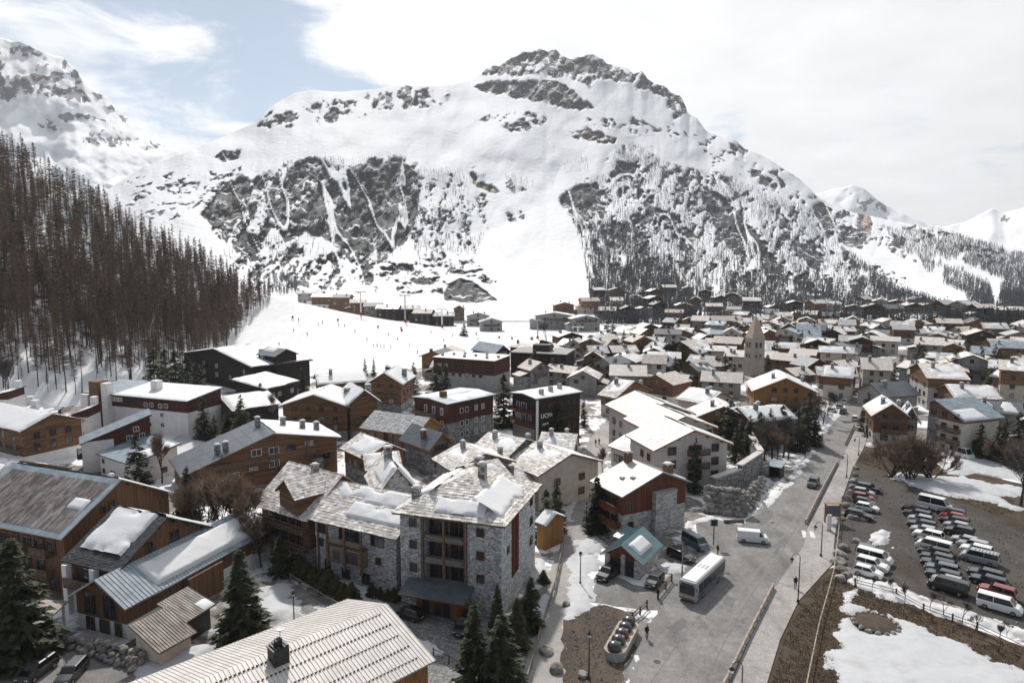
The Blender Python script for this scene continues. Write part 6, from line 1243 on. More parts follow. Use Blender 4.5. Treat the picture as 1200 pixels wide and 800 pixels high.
for i, (x, y, kd, c, lb) in enumerate(((1022, 650, 'estate', 'blue grey', 'blue grey car behind the white van near the snow heap'), (1025, 658, 'van', 'white', 'small white van with dark side windows near the snow heap'), (1022, 666, 'suv', 'white', 'white off-roader between white van and white hatchback'), (1017, 674, 'hatch', 'white', 'white hatchback in front of the snow bank at the fence'))): carpx(x, y, hl+math.pi*0+cr_.uniform(-.05, .05), kd, c, lb, 'four cars beside the snow heap')
row2 = [('estate', 'black'), ('estate', 'dark grey'), ('hatch', 'silver'), ('estate', 'dark grey'), ('hatch', 'silver'), ('suv', 'white'), ('hatch', 'black'), ('van', 'white'), ('estate', 'black'), ('estate', 'dark grey'), ('estate', 'black'), ('suv', 'blue grey'), ('estate', 'dark grey'), ('hatch', 'silver'), ('van', 'black')]
for i, (kd, c) in enumerate(row2):
    f = i/(len(row2)-1); carpx(1072+40*f+cr_.uniform(-1.5, 1.5), 600+92*f**1.05, h2+math.pi+cr_.uniform(-.06, .06), kd, c, f'{c} {kd} in the long middle row of the car park' if kd != 'estate' else f'{c} estate car in the long middle row of the car park', 'cars in the long middle row')
row3 = [(1096, 597, 'tall van', 'white'), (1114, 604, 'estate', 'dark grey'), (1116, 609, 'hatch', 'red'), (1118, 614, 'estate', 'black'), (1121, 620, 'hatch', 'silver'), (1124, 627, 'suv', 'black'), (1131, 637, 'hatch', 'silver'), (1140, 643, 'suv', 'silver'), (1144, 649, 'suv', 'white'), (1147, 658, 'van', 'silver'), (1155, 677, 'estate', 'dark grey'), (1158, 685, 'estate', 'dark blue'), (1168, 698, 'suv', 'red'), (1171, 714, 'van', 'white')]
for i, (x, y, kd, c) in enumerate(row3):
    carpx(x, y, h3+(0 if kd in ('van', 'tall van') and c == 'white' else math.pi)+cr_.uniform(-.06, .06), kd, c, f"{c} {kd if kd != 'estate' else 'estate car'} in the outer row of the car park"+(' carrying a roof rack' if (kd, c) == ('van', 'silver') else ''), 'cars in the outer row', rack=(kd, c) == ('van', 'silver'))
carpx(882, 634, heading((866, 632), (898, 635)), 'van', 'white', 'white panel van crossing the main street junction', panel=True)
carpx(953, 569, heading((953, 569), (946, 578)), 'suv', 'dark grey', 'dark car driving along the main street towards the bus')
for x, y, hd, kd, c, lb in ((712, 676, heading((722, 668), (706, 680)), 'suv', 'black', 'black off-roader parked left of the teal garage'), (767, 684, heading((775, 676), (762, 690)), 'hatch', 'dark grey', 'dark grey hatchback parked right of the teal garage'), (815, 640, heading((800, 632), (828, 648)), 'van', 'blue grey', 'blue grey people carrier behind the bus'), (798, 654, heading((786, 650), (810, 660)), 'estate', 'black', 'black car parked between garage and bus'), (481, 723, heading((492, 728), (470, 720)), 'hatch', 'black', 'black small car parked by the hotel entrance'), (545, 737, heading((552, 724), (536, 745)), 'suv', 'black', 'black off-roader in front of the hotel porch'), (4, 780, heading((-8, 784), (14, 776)), 'hatch', 'silver', 'silver car at the edge of the chalet yard'), (44, 790, heading((60, 778), (30, 800)), 'suv', 'black', 'black off-roader with roof rails in the chalet yard'), (84, 793, heading((96, 780), (74, 804)), 'estate', 'dark grey', 'dark grey estate car beside the black off-roader in the yard'),
    (1127, 536, heading((1115, 531), (1138, 538)), 'tall van', 'white', 'white minibus beside the blue roofed chalet'), (1120, 528, heading((1112, 526), (1130, 530)), 'van', 'white', 'second white van tucked behind the minibus'), (1002, 492, heading((1000, 498), (1004, 486)), 'hatch', 'white', 'white car coming down the far end of the main street')): carpx(x, y, hd, kd, c, lb)
for x, y, c in ((984, 478, 'silver'), (990, 472, 'white'), (995, 467, 'silver'), (999, 462, 'dark grey'), (1003, 458, 'white'), (1024, 456, 'black'), (1030, 448, 'silver'), (988, 484, 'dark grey'), (975, 482, 'white')): carpx(x, y, heading((985, 480), (1010, 450)), 'hatch', c, f'{c} car parked along the upper main street', 'cars parked along the upper street')
# bus
bd = heading((841, 668), (809, 698)); bp = P(823, 688); e = empty('bus', (bp.x, bp.y, .008), bd); tag(e, 'white and dark city bus pulled up on the main street', 'bus')
b = MB(); Lb, Wb = 5.3, 1.27
sec = lambda x, s_: [(x, -Wb*s_, .35), (x, -Wb*s_, 2.6), (x, -Wb*.9*s_, 2.92), (x, Wb*.9*s_, 2.92), (x, Wb*s_, 2.6), (x, Wb*s_, .35)]
rs_ = [sec(Lb, .93), sec(Lb-.25, 1), sec(0, 1), sec(-Lb+.2, 1), sec(-Lb, .95)]
for r_ in rs_: b.v += r_
for i in range(4):
    for j in range(6): a, c = i*6+j, i*6+(j+1) % 6; b.f.append((a, c, c+6, a+6)); b.m.append(0)
b.f.append((5, 4, 3, 2, 1, 0)); b.m.append(0); b.f.append(tuple(range(24, 30))); b.m.append(0); b.build('body', M['paint_silver'], e)
mb = MB(); mb.box(-Lb+.15, -Wb*.86, 2.9, Lb-.3, Wb*.86, 3.05, tx=.1, ty=.15); ro = mb.build('roof', M['white_paint'], e)
for k in range(3):
    for q in range(4): mb = MB(); mb.box(.2+k*.02+q*.0-.9+q*.35, -.75+k*.55, 3.05, -.75+q*.35+.02, -.4+k*.55, 3.09); mb.build('roof_vent', M['black_metal'], ro)
for s_ in (-1, 1):
    for k in range(6): mb = MB(); x = Lb-.9-k*1.62; mb.box(x-1.5, s_*Wb-.02, 1.15, x, s_*Wb+.02, 2.5); mb.build('window', M['car_glass'], e)
    mb = MB(); mb.box(-Lb+.4, s_*Wb-.015, .5, Lb-.6, s_*Wb+.012, 1.1); mb.build('side_panel', M['paint_blue_grey'], e)
    for x in (Lb-2.4, -Lb+2.6): o = link('wheel', WHEEL, e, (x, s_*(Wb-.12), .47)); o.scale = (1.42, 1.3, 1.42)
    link('headlight', HEADL, e, (Lb-.01, s_*.9, .75)); link('taillight', TAILL, e, (-Lb+.01, s_*1.0, .9))
    mb = MB(); mb.tube((Lb-.1, s_*(Wb-.1), 2.5), (Lb+.25, s_*(Wb+.12), 2.3), .025, n=4); mb.box(Lb+.18, s_*(Wb+.12)-.07, 1.95, Lb+.28, s_*(Wb+.12)+.07, 2.3); mb.build('mirror', M['black_metal'], e)
mb = MB(); mb.box(Lb-.01, -1.05, 1.1, Lb+.03, 1.05, 2.3); mb.build('windscreen', M['car_glass'], e); mb = MB(); mb.box(Lb-.01, -.85, 2.36, Lb+.03, .85, 2.62); mb.build('destination_panel', M['black_metal'], e); mb = MB(); mb.box(Lb-.01, -1.05, .4, Lb+.06, 1.05, .62); mb.build('bumper', M['fascia_orange'], e); mb = MB(); mb.box(-Lb-.03, -1, 1.3, -Lb+.01, 1, 2.4); mb.build('rear_window', M['car_glass'], e)

# ================================================================== people
def person_mesh(seed, legs=.25, arm=.15):
    me = bpy.data.meshes.new('body'); J = {'pel': (0, 0, .95), 'spi': (0, .01, 1.18), 'che': (0, .02, 1.38), 'nek': (0, .0, 1.50), 'hea': (0, -.03, 1.62), 'top': (0, -.02, 1.74)}
    for s_, nm in ((-1, 'l'), (1, 'r')): J.update({nm+'hip': (s_*.09, 0, .9), nm+'kne': (s_*.1, -.10*legs*s_*4*.5-.02, .5), nm+'ank': (s_*.1, .16*s_*legs*2+.05, .08), nm+'toe': (s_*.11, .16*s_*legs*2-.12, .04), nm+'sho': (s_*.19, .02, 1.40), nm+'elb': (s_*.26, .05+arm*s_*.3, 1.13), nm+'wri': (s_*.25, -.10+arm*s_*.6, .92), nm+'han': (s_*.24, -.13+arm*s_*.7, .84)})
    rad = {'pel': .15, 'spi': .14, 'che': .16, 'nek': .06, 'hea': .095, 'top': .07, 'hip': .10, 'kne': .065, 'ank': .05, 'toe': .045, 'sho': .08, 'elb': .055, 'wri': .045, 'han': .04}
    names = list(J); E_ = [('pel', 'spi'), ('spi', 'che'), ('che', 'nek'), ('nek', 'hea'), ('hea', 'top')]
    for s_ in 'lr': E_ += [('pel', s_+'hip'), (s_+'hip', s_+'kne'), (s_+'kne', s_+'ank'), (s_+'ank', s_+'toe'), ('che', s_+'sho'), (s_+'sho', s_+'elb'), (s_+'elb', s_+'wri'), (s_+'wri', s_+'han')]
    me.from_pydata([J[n] for n in names], [(names.index(a), names.index(c)) for a, c in E_], []); o = bpy.data.objects.new('tmp', me); COL.objects.link(o); md = o.modifiers.new('s', 'SKIN'); md.use_smooth_shade = True
    sv = me.skin_vertices[0].data
    for i, n in enumerate(names): r_ = rad[n if n in rad else n[1:]]; sv[i].radius = (r_, r_)
    sv[0].use_root = True; sm = o.modifiers.new('d', 'SUBSURF'); sm.levels = 1; sm.render_levels = 1
    dg = bpy.context.evaluated_depsgraph_get(); m2 = bpy.data.meshes.new_from_object(o.evaluated_get(dg)); bpy.data.objects.remove(o); return m2
PB = [person_mesh(1, .25, .15), person_mesh(2, .12, -.1), person_mesh(3, .05, .05)]
m_plain('skin', (.45, .28, .2), .6); m_plain('hair', (.03, .02, .015), .7)
for n_, c_ in (('black', (.012, .012, .014)), ('navy', (.02, .028, .05)), ('red', (.40, .03, .03)), ('grey', (.12, .12, .13)), ('blue', (.04, .12, .30)), ('green', (.05, .16, .08)), ('orange', (.45, .16, .03))): m_plain('cloth_'+n_, c_, .85)
PM = {}
def person(p, rz, top, bot, label, group=None, k=0, s=1.0, hat=None):
    key = (top, bot, k)
    if key not in PM:
        m = PB[k].copy(); m.materials.clear()
        for q in ('cloth_'+bot, 'cloth_'+top, 'skin', 'hair', 'tyre'): m.materials.append(M[q])
        mi_ = []
        for f in m.polygons:
            z, x, y = f.center.z, abs(f.center.x), f.center.y; mi_.append(4 if z < .1 else 2 if x > .19 and z < .93 else 0 if z < .92 else 3 if z > 1.66 or (z > 1.53 and y > -.0) else 2 if z > 1.52 else 1)
        m.polygons.foreach_set('material_index', mi_); PM[key] = m
    o = link('person', PM[key], None, (p.x, p.y, p.z), rz, s); tag(o, label, 'person', group); return o
person(P(758, 748), .4, 'black', 'black', 'person in dark clothes walking across the street past the bin planter', None, 0, 1.05)
person(P(771, 702), .8, 'black', 'navy', 'person in dark jacket standing at the end of the log fence', None, 1, 1.0)
person(Vector((*P(932, 690)[:2], .13)), 0, 'black', 'black', 'person in black walking on the pavement beside the curved lamp', None, 0, 1.05)
person(P(841, 650), 2, 'black', 'grey', 'person in black standing behind the bus', None, 2, 1.0)
person(P(698, 522), .2, 'red', 'navy', 'walker in a red jacket on the lane', None, 0); person(P(702, 521), -.2, 'black', 'black', 'walker in black beside the red jacket on the lane', None, 1); person(P(682, 562), .1, 'black', 'black', 'lone walker in black on the sunny part of the lane', None, 0)
sk = random.Random(9)
for x, y in ((344, 388), (373, 381), (378, 379), (397, 382), (404, 383), (416, 389), (455, 393), (438, 405), (442, 405), (446, 406), (450, 406), (458, 407), (480, 404), (489, 412), (327, 403), (350, 376), (530, 394), (520, 400), (505, 390), (470, 388), (360, 392), (430, 398), (466, 398), (560, 398)):
    c = sk.choice(('black', 'blue', 'navy', 'red', 'green', 'grey', 'orange')); pp = hill_px(x, y); o = person(pp, sk.random()*6, c, 'black', f'tiny skier in {c} clothes on the nursery slope', 'skiers on the nursery slope', sk.choice((1, 2)), 1.0); mb = MB()
    for s_ in (-.12, .12): mb.box(s_-.04, -.8, -.01, s_+.04, .8, .02)
    mb.build('ski', M['cloth_'+sk.choice(('red', 'blue', 'black'))], o)

# ================================================================== street furniture, fences, stones
STN = []
for s_ in range(5):
    bm = bmesh.new(); bmesh.ops.create_icosphere(bm, subdivisions=2, radius=1); r_ = random.Random(s_); off = [(Vector((r_.gauss(0, 1), r_.gauss(0, 1), r_.gauss(0, 1))).normalized(), r_.uniform(.6, .95)) for _ in range(9)]
    for v in bm.verts:
        for n_, d_ in off:
            q = v.co.dot(n_)
            if q > d_: v.co -= n_*(q-d_)
        v.co *= r_.uniform(.97, 1.03)
    me = bpy.data.meshes.new('boulder'); bm.to_mesh(me); bm.free(); me.materials.append(M['boulder_rock'] if 'boulder_rock' in M else m_noise('boulder_rock', (.13, .12, .11), (.34, .32, .30), 1.4, .9, .6, .08, objvar=.5)); STN.append(me)
st_ = random.Random(31)
def stone(p, s, parent=None, name='boulder', sq=.7):
    o = link(name, st_.choice(STN), parent, p); o.rotation_euler = (st_.uniform(-.3, .3), st_.uniform(-.3, .3), st_.random()*6.28); o.scale = (s*st_.uniform(.8, 1.25), s*st_.uniform(.8, 1.2), s*sq*st_.uniform(.8, 1.2)); return o
for x, y, s_ in ((1003, 548, .7), (1002, 556, .8), (1000, 563, .9), (999, 570, .8), (996, 577, .8), (992, 584, .9), (990, 592, 1.0), (986, 602, .8), (985, 607, .7), (997, 606, .9), (1010, 608, .8), (1003, 607, .8), (1004, 634, .8), (1018, 638, .6), (1026, 650, .5), (988, 642, 1.0), (985, 650, 1.1), (982, 658, 1.2), (986, 668, 1.1), (992, 674, 1.0), (984, 678, .9)):
    tag(stone(P(x, y, .2), s_), 'rounded grey boulder bordering the car park', 'boulder', 'boulders bordering the car park')
for x, y, s_, lb in ((640, 762, .9, 'snow topped boulder at the lower corner of the lane'), (652, 783, 1.1, 'pale boulder on the lane edge beside the bare earth'), (683, 790, .7, 'small pale rock on the bare earth by the lamp'), (664, 708, .6, 'low rock at the snow edge beside the lane'), (729, 618, .8, 'flat grey rock below the red chalet steps')): tag(stone(P(x, y, .2), s_), lb, 'boulder')
def stone_wall(px0, px1, n, rows, s, label, h0=.0, back=.5):
    a, c = P(*px0), P(*px1); e = empty('boulder_wall', ((a.x+c.x)/2, (a.y+c.y)/2, 0)); tag(e, label, 'wall'); L = (c-a).length
    d = (c-a).normalized(); nrm = Vector((-d.y, d.x, 0))
    for r_ in range(rows):
        for k in range(n):
            q = a+d*(L*(k+.5+(r_ % 2)*.5)/n)+nrm*(r_*back+st_.uniform(-.2, .2)); stone((q.x-e.location.x, q.y-e.location.y, h0+s*.55+r_*s*1.05), s*st_.uniform(.8, 1.15), e, 'stone', .85)
    return e
stone_wall((826, 600), (872, 606), 9, 5, .85, 'tall boulder retaining wall below the apartment terrace'); stone_wall((872, 606), (898, 572), 9, 3, .8, 'boulder bank curving up beside the street'); stone_wall((100, 766), (160, 786), 10, 3, .5, 'rough boulder bank below the chalet terrace'); stone_wall((60, 752), (104, 766), 6, 2, .55, 'low boulder edge beside the chalet stairs')
# terrace walls above the boulders
for a_, c_, z0, z1, lb in (((838, 585), (868, 574), 0, 4.2, 'stone parapet wall of the apartment terrace'), ((868, 574), (893, 556), 0, 5.0, 'curved rendered wall with flat coping above the snow bank'), ((893, 556), (880, 532), 0, 5.2, 'upper end of the coping wall by the shelter')):
    a, c = P(*a_), P(*c_); d = c-a; e = empty('terrace_wall', (a.x, a.y, 0), math.atan2(d.y, d.x)); tag(e, lb, 'wall'); L = d.length; mb = MB(); mb.box(0, 0, -.2, L, .8, z1); mb.build('wall', M['grey_stone'], e); mb = MB(); mb.box(-.1, -.2, z1, L+.1, 1.2, z1+.25); mb.build('coping', M['tan_metal'], e)
# log guard rails
def rail_fence(name, pts, h, step, label, rails=(.75,), rr=.09, post=.09, mat='railing_wood', cat='fence', zb=0.0):
    W3 = [P(*q) for q in pts]; e = empty(name, (W3[0].x, W3[0].y, zb)); tag(e, label, cat); o0 = Vector((W3[0].x, W3[0].y, 0))
    for a, c in zip(W3, W3[1:]):
        L = (c-a).length; n = max(1, int(L/step))
        for k in range(n):
            p, q = a+(c-a)*k/n-o0, a+(c-a)*(k+1)/n-o0; mb = MB(); mb.tube((p.x, p.y, -.2), (p.x, p.y, h), post, post, 6); mb.build('post', M[mat], e)
            for r_ in rails: mb = MB(); mb.tube((p.x, p.y, r_), (q.x, q.y, r_+st_.uniform(-.03, .03)), rr, rr*.9, 6); mb.build('rail', M[mat], e)
    p = W3[-1]-o0; mb = MB(); mb.tube((p.x, p.y, -.2), (p.x, p.y, h), post, post, 6); mb.build('post', M[mat], e); return e
m_noise('pale_log', (.30, .25, .20), (.46, .40, .33), 2, .85)
rail_fence('guard_rail', [(836, 832), (878, 745), (906, 690)], .85, 2.0, 'long pale log guard rail between street and pavement', (.35, .7), .15, .14, 'pale_log', 'guard rail', .05)
rail_fence('guard_rail', [(944, 614), (962, 578), (981, 543)], .85, 2.0, 'log guard rail beside the upper pavement', (.35, .7), .15, .14, 'pale_log', 'guard rail', .05)
rail_fence('guard_rail', [(991, 522), (1001, 500)], .8, 2.2, 'short far guard rail where the street narrows', (.4, .7), .12, .12, 'railing_wood', 'guard rail', .05)
rail_fence('pole_fence', [(940, 832), (960, 735), (977, 674)], .9, 3.2, 'thin pale pole fence crossing the dead grass', (.8,), .07, .06, 'pale_log')
rail_fence('pole_fence', [(977, 674), (981, 640), (985, 600)], .9, 3.4, 'thin pole fence climbing beside the boulders', (.8,), .07, .06, 'pale_log')
rail_fence('log_fence', [(741, 727), (750, 720), (758, 712)], 1.2, 2.0, 'short log fence beside the bin planter', (.5, 1.0), .09, .13); rail_fence('log_fence', [(771, 701), (780, 690), (787, 681)], 1.2, 2.0, 'short log fence beside the bus', (.5, 1.0), .09, .13)
rail_fence('park_fence', [(1002, 686), (1050, 698), (1082, 716), (1116, 728), (1145, 738), (1210, 770)], 1.1, 5.0, 'post and rail fence along the snowy car park edge', (.5, .9), .05, .11); rail_fence('park_fence', [(1092, 728), (1117, 740), (1170, 764), (1215, 785)], 1.0, 6.5, 'second line of fence posts in the snow', (.85,), .04, .12)
rail_fence('lane_fence', [(618, 800), (636, 735), (650, 690), (660, 642)], 1.1, 2.5, 'grey log fence between hotel garden and lane', (.4, .8, 1.05), .08, .09, 'grey_timber'); rail_fence('garden_fence', [(340, 680), (372, 700), (410, 722)], 1.1, 2.4, 'grey fence beside the hedge of the balcony chalet', (.5, 1.0), .07, .08, 'grey_timber'); rail_fence('hotel_fence', [(508, 768), (545, 786), (580, 806)], 1.0, 2.2, 'wire fence with posts on the forecourt edge', (.85,), .04, .08, 'dark_trim')
# lamps
def lamp(x, yb, yt, label, curved=True, zb=0.0):
    p, h = at(x, yb, yt); e = empty('street_lamp', (p.x, p.y, zb)); tag(e, label, 'lamp'); mb = MB(); mb.tube((0, 0, 0), (0, 0, h*.9), .09, .06, 8); mb.lathe((0, 0, 0), [(.2, 0), (.18, .25), (.1, .4)], 8); mb.build('pole', M['black_metal'], e); dx = -1.1 if curved else 0
    mb = MB()
    if curved:
        q = [(0, 0, h*.9)]+[(dx*.5*(1-math.cos(t)), 0, h*.9+.55*math.sin(t)) for t in np.linspace(.3, math.pi*.95, 7)]
        for a, c in zip(q, q[1:]): mb.tube(a, c, .045, .04, 5)
        mb.build('arm', M['black_metal'], e)
    z0 = h*.9-.75 if curved else h*.9; mb = MB(); mb.lathe((dx, 0, z0), [(.10, 0), (.18, .12), (.22, .45), (.3, .5), (.12, .68), (.03, .8)], 8); mb.build('lantern', M['black_metal'], e); mb = MB(); mb.lathe((dx, 0, z0+.14), [(.19, 0), (.23, .28)], 8); mb.build('lantern_glass', M['lamp_glass'], e)
lamp(935, 706, 648, 'curved arm street lamp beside the walking person in black', True, .12); lamp(868, 838, 776, 'curved arm street lamp inside the guard rail', True, .12); lamp(690, 795, 742, 'straight lamp standing on the bare earth', False); lamp(680, 684, 648, 'straight lamp on the snowy verge', False); lamp(687, 624, 590, 'slim lamp at the lane side above the snow verge', False); lamp(345, 735, 695, 'slim grey lamp in the snow beside the large spruce', False); lamp(962, 652, 612, 'curved arm lamp by the pedestrian crossing', True, .12); lamp(992, 560, 532, 'curved arm lamp beside the upper guard rail', True, .12); lamp(1006, 534, 512, 'street lamp with orange base at the meadow corner', True, .12)
# sign panels, boards, waste planter
p, hh = at(836, 638, 608); e = empty('traffic_sign', (p.x, p.y, 0)); tag(e, 'square dark display sign on a rust brown post behind the bus', 'sign'); mb = MB(); mb.tube((0, 0, 0), (0, 0, hh), .09, .09, 6); mb.build('post', M['fascia_wood'], e); mb = MB(); mb.box(-.6, -.08, hh-1.2, .6, .08, hh); pn = mb.build('panel', M['steel'], e); mb = MB(); mb.box(-.48, -.10, hh-1.08, .48, -.081, hh-.12); mb.build('display', M['black_metal'], pn)
p, hh = at(799, 682, 640); e = empty('flag_pole', (p.x, p.y, 0)); tag(e, 'blue and rust red pole beside the bus front', 'pole'); mb = MB(); mb.tube((0, 0, 0), (0, 0, hh*.45), .1, .1, 8); mb.build('base', M['fascia_wood'], e); mb = MB(); mb.tube((0, 0, hh*.45), (0, 0, hh), .08, .06, 8); mb.build('pole', M['blue_metal'], e)
p = P(975, 612); e = empty('notice_board', (p.x, p.y, .12)); tag(e, 'notice board with dark panel in an orange wood frame', 'sign')
for sx in (-1, 1): mb = MB(); mb.box(sx*1.3-.12, -.12, -.1, sx*1.3+.12, .12, 3.4); mb.build('post', M['fascia_orange'], e)
mb = MB(); mb.box(-1.17, -.06, 1.0, 1.17, .06, 3.0); mb.build('panel', M['slate_metal'], e); mb = MB(); mb.box(-1.6, -.35, 3.4, 1.6, .35, 3.52); mb.build('canopy', M['fascia_orange'], e)
p = P(971, 622); e = empty('totem_sign', (p.x, p.y, .12)); tag(e, 'slim white totem sign at the car park entrance', 'sign'); mb = MB(); mb.box(-.35, -.12, 0, .35, .12, 2.8); mb.build('panel', M['white_paint'], e); mb = MB(); mb.box(-.45, -.2, -.05, .45, .2, .12); mb.build('base', M['concrete'], e)
a, c = P(717, 776), P(739, 736); d = c-a; e = empty('bin_planter', ((a.x+c.x)/2, (a.y+c.y)/2, 0), math.atan2(d.y, d.x)); tag(e, 'long oval concrete planter holding domed waste containers', 'planter'); L = d.length/2; mb = MB()
def oval(z, s_): return [((L-1.2)*(1 if math.cos(t) > 0 else -1)+1.2*s_*math.cos(t), 1.25*s_*math.sin(t), z) for t in np.linspace(0, 2*math.pi, 25)[:-1]]
mb.hexa(oval(0, .96), oval(1.0, 1.0)); mb.build('tub', M['concrete'], e); mb = MB(); mb.hexa(oval(1.0, 1.04), oval(1.12, 1.04)); mb.build('rim', M['pale_log'], e)
for k, c_ in enumerate(('green', 'orange', 'orange', 'navy', 'navy')):
    t = (-.78+k*.39)*L*.98; o = empty('waste_container', (0, 0, 0)); w = e.matrix_basis @ Vector((t, 0, 1.12)); o.location = w; o.rotation_euler = (0, 0, math.atan2(d.y, d.x)); tag(o, f'domed dark waste container with {"green" if c_ == "green" else "orange" if c_ == "orange" else "dark"} hatch in the planter', 'bin', 'domed waste containers'); mb = MB(); mb.lathe((0, 0, 0), [(.82, 0), (.84, .35), (.72, .7), (.45, .92), (.1, 1.0)], 14); mb.build('dome', M['paint_dark_grey'], o, smooth=True); mb = MB(); mb.lathe((.22, -.42, .62), [(.3, 0), (.26, .2), (.05, .26)], 10); mb.build('hatch', M['cloth_'+c_], o)
tb = P(729, 622); e = empty('wooden_planter', (tb.x, tb.y, 0), .3); tag(e, 'square dark wooden planter box by the red chalet steps', 'planter'); mb = MB(); mb.box(-.9, -.7, 0, .9, .7, .9, tx=-.1, ty=-.1); mb.build('box', M['grey_timber'], e); mb = MB(); mb.box(-.85, -.65, .9, .85, .65, .96); mb.build('soil', M['dirt'], e)
for x, y, lb in ((860, 612, 'long low log at the street corner below the boulder wall'), (846, 596, 'log kerb under the tall boulder wall')):
    p = P(x, y); o = MB().tube((-1.8, 0, .3), (1.8, 0, .3), .3, .28, 8).build('log', M['railing_wood'], None, p, .1); tag(o, lb, 'log')

# ================================================================== ski slope gear
def pylon(x, yb, yt, label, t_head=True, z=None):
    p = hill_px(x, yb) if x < 640 else P(x, yb); d = p.y; h = max(6, (yb-yt)*d/FPX*1.02); e = empty('lift_pylon', p); tag(e, label, 'pylon', None); mb = MB(); mb.tube((0, 0, -.5), (0, 0, h), .45, .32, 8); mb.build('mast', M['white_paint'] if t_head is False else M['steel'], e)
    mb = MB(); mb.box(-3.2, -.25, h-.3, 3.2, .25, h+.2)
    for s_ in (-1, 1): mb.box(s_*3.0-.25, -1.2, h-.7, s_*3.0+.25, 1.2, h-.3)
    mb.build('crossarm', M['white_paint'] if t_head is False else M['steel'], e); mb = MB(); mb.lathe((0, 0, -.3), [(.75, 0), (.75, 2.0)], 10); mb.build('padding', M['cloth_red'], e)
pylon(423, 368, 341, 'white lift pylon, higher one on the nursery slope crest', False); pylon(475, 375, 344, 'grey lift pylon before the dark chalets'); pylon(518, 382, 361, 'white lift pylon near the lone bushy conifer', False); pylon(630, 397, 375, 'grey lift pylon at the foot of the main piste'); pylon(677, 396, 383, 'white lift pylon beside the piste terminus', False)
for x, y in ((343, 374), (396, 377), (443, 385), (470, 386), (471, 389), (558, 393), (563, 411), (585, 397), (600, 398), (648, 398), (665, 397), (690, 402)):
    p = hill_px(x, y) if x < 640 else P(x, y); e = empty('piste_marker', p, sk.random()); tag(e, 'red safety banner standing on the nursery slope', 'banner', 'red safety banners on the piste')
    for s_ in (-.5, .5): MB().tube((s_, 0, -.2), (s_, 0, 1.9), .04, .04, 5).build('pole', M['steel'], e)
    mb = MB(); mb.box(-.46, -.02, .5, .46, .02, 1.8); mb.build('cloth', M['cloth_red'], e)

# ================================================================== snow lying on the ground
def ground_snow(pxs, T, seed, label, res=.5, mat='old_snow', rough=1.0, hole=(), name='snow_patch', z0=0.0, feather=1.2):
    pts = [P(x, y) for x, y in pxs]; poly = [(p.x, p.y) for p in pts]; x0, x1 = min(p[0] for p in poly)-1.5, max(p[0] for p in poly)+1.5; y0, y1 = min(p[1] for p in poly)-1.5, max(p[1] for p in poly)+1.5
    nx, ny = int((x1-x0)/res)+2, int((y1-y0)/res)+2; X, Y = np.meshgrid(np.linspace(x0, x1, nx), np.linspace(y0, y1, ny)); d = polydist(X, Y, poly)+((fbm(X/2.2, Y/2.2, 5, seed)-.5)*3.4+(fbm(X/.8, Y/.8, 3, seed+2)-.5)*1.3)*rough
    for hp in hole:
        hq = [(P(x, y).x, P(x, y).y) for x, y in hp]; d = np.minimum(d, -polydist(X, Y, hq)+(fbm(X/1.5, Y/1.5, 4, seed+3)-.5)*1.5)
    th = np.where(d > 0, T*(1-np.exp(-d/feather))*(.6+.8*fbm(X/3.5, Y/3.5, 3, seed+7))+.012, -.03); V = np.stack([X, Y, th+z0], -1).reshape(-1, 3); F = gridfaces(nx, ny); F = F[(d.ravel()[F] > 0).any(1)]
    return tag(link(name, npmesh(name, V, F, [M[mat]], True)), label, 'snow', None, 'stuff')
ground_snow([(990, 700), (1002, 708), (1032, 716), (1060, 728), (1090, 738), (1120, 750), (1160, 768), (1215, 792), (1240, 840), (970, 840), (974, 790), (975, 765), (990, 758), (972, 745), (985, 728)], .35, 3, 'broad snow field in the corner below the car park fence', .4, hole=([(1000, 724), (1012, 716), (1035, 717), (1050, 732), (1030, 743), (1008, 738)], [(1130, 748), (1150, 750), (1180, 766), (1172, 772), (1140, 760)], [(1108, 738), (1122, 742), (1120, 746), (1110, 744)]))
for q, lb, T in (([(990, 668), (1010, 676), (1060, 690), (1110, 708), (1160, 724), (1215, 745), (1215, 756), (1160, 738), (1100, 722), (1040, 702), (990, 682)], 'dirty snow bank along the car park edge', .5), ([(1022, 626), (1036, 624), (1043, 632), (1040, 640), (1028, 638), (1021, 632)], 'rounded snow heap on the car park island', .9)): ground_snow(q, T, 5, lb, .35, 'dirty_snow')
for q, lb in (([(1042, 556), (1060, 553), (1090, 558), (1130, 558), (1160, 566), (1200, 572), (1200, 580), (1140, 582), (1110, 580), (1080, 572), (1060, 566)], 'long snow drift above the car park'), ([(1112, 572), (1150, 572), (1190, 592), (1196, 600), (1160, 588), (1120, 582)], 'thin snow tongue reaching the car park corner'), ([(1118, 530), (1128, 508), (1150, 512), (1155, 522), (1180, 545), (1205, 555), (1205, 566), (1150, 555), (1122, 548)], 'snow slope beside the white vans'), ([(1100, 545), (1140, 540), (1150, 556), (1110, 556)], 'snow patch below the brown bushes')): ground_snow(q, .45, 9, lb, .5)
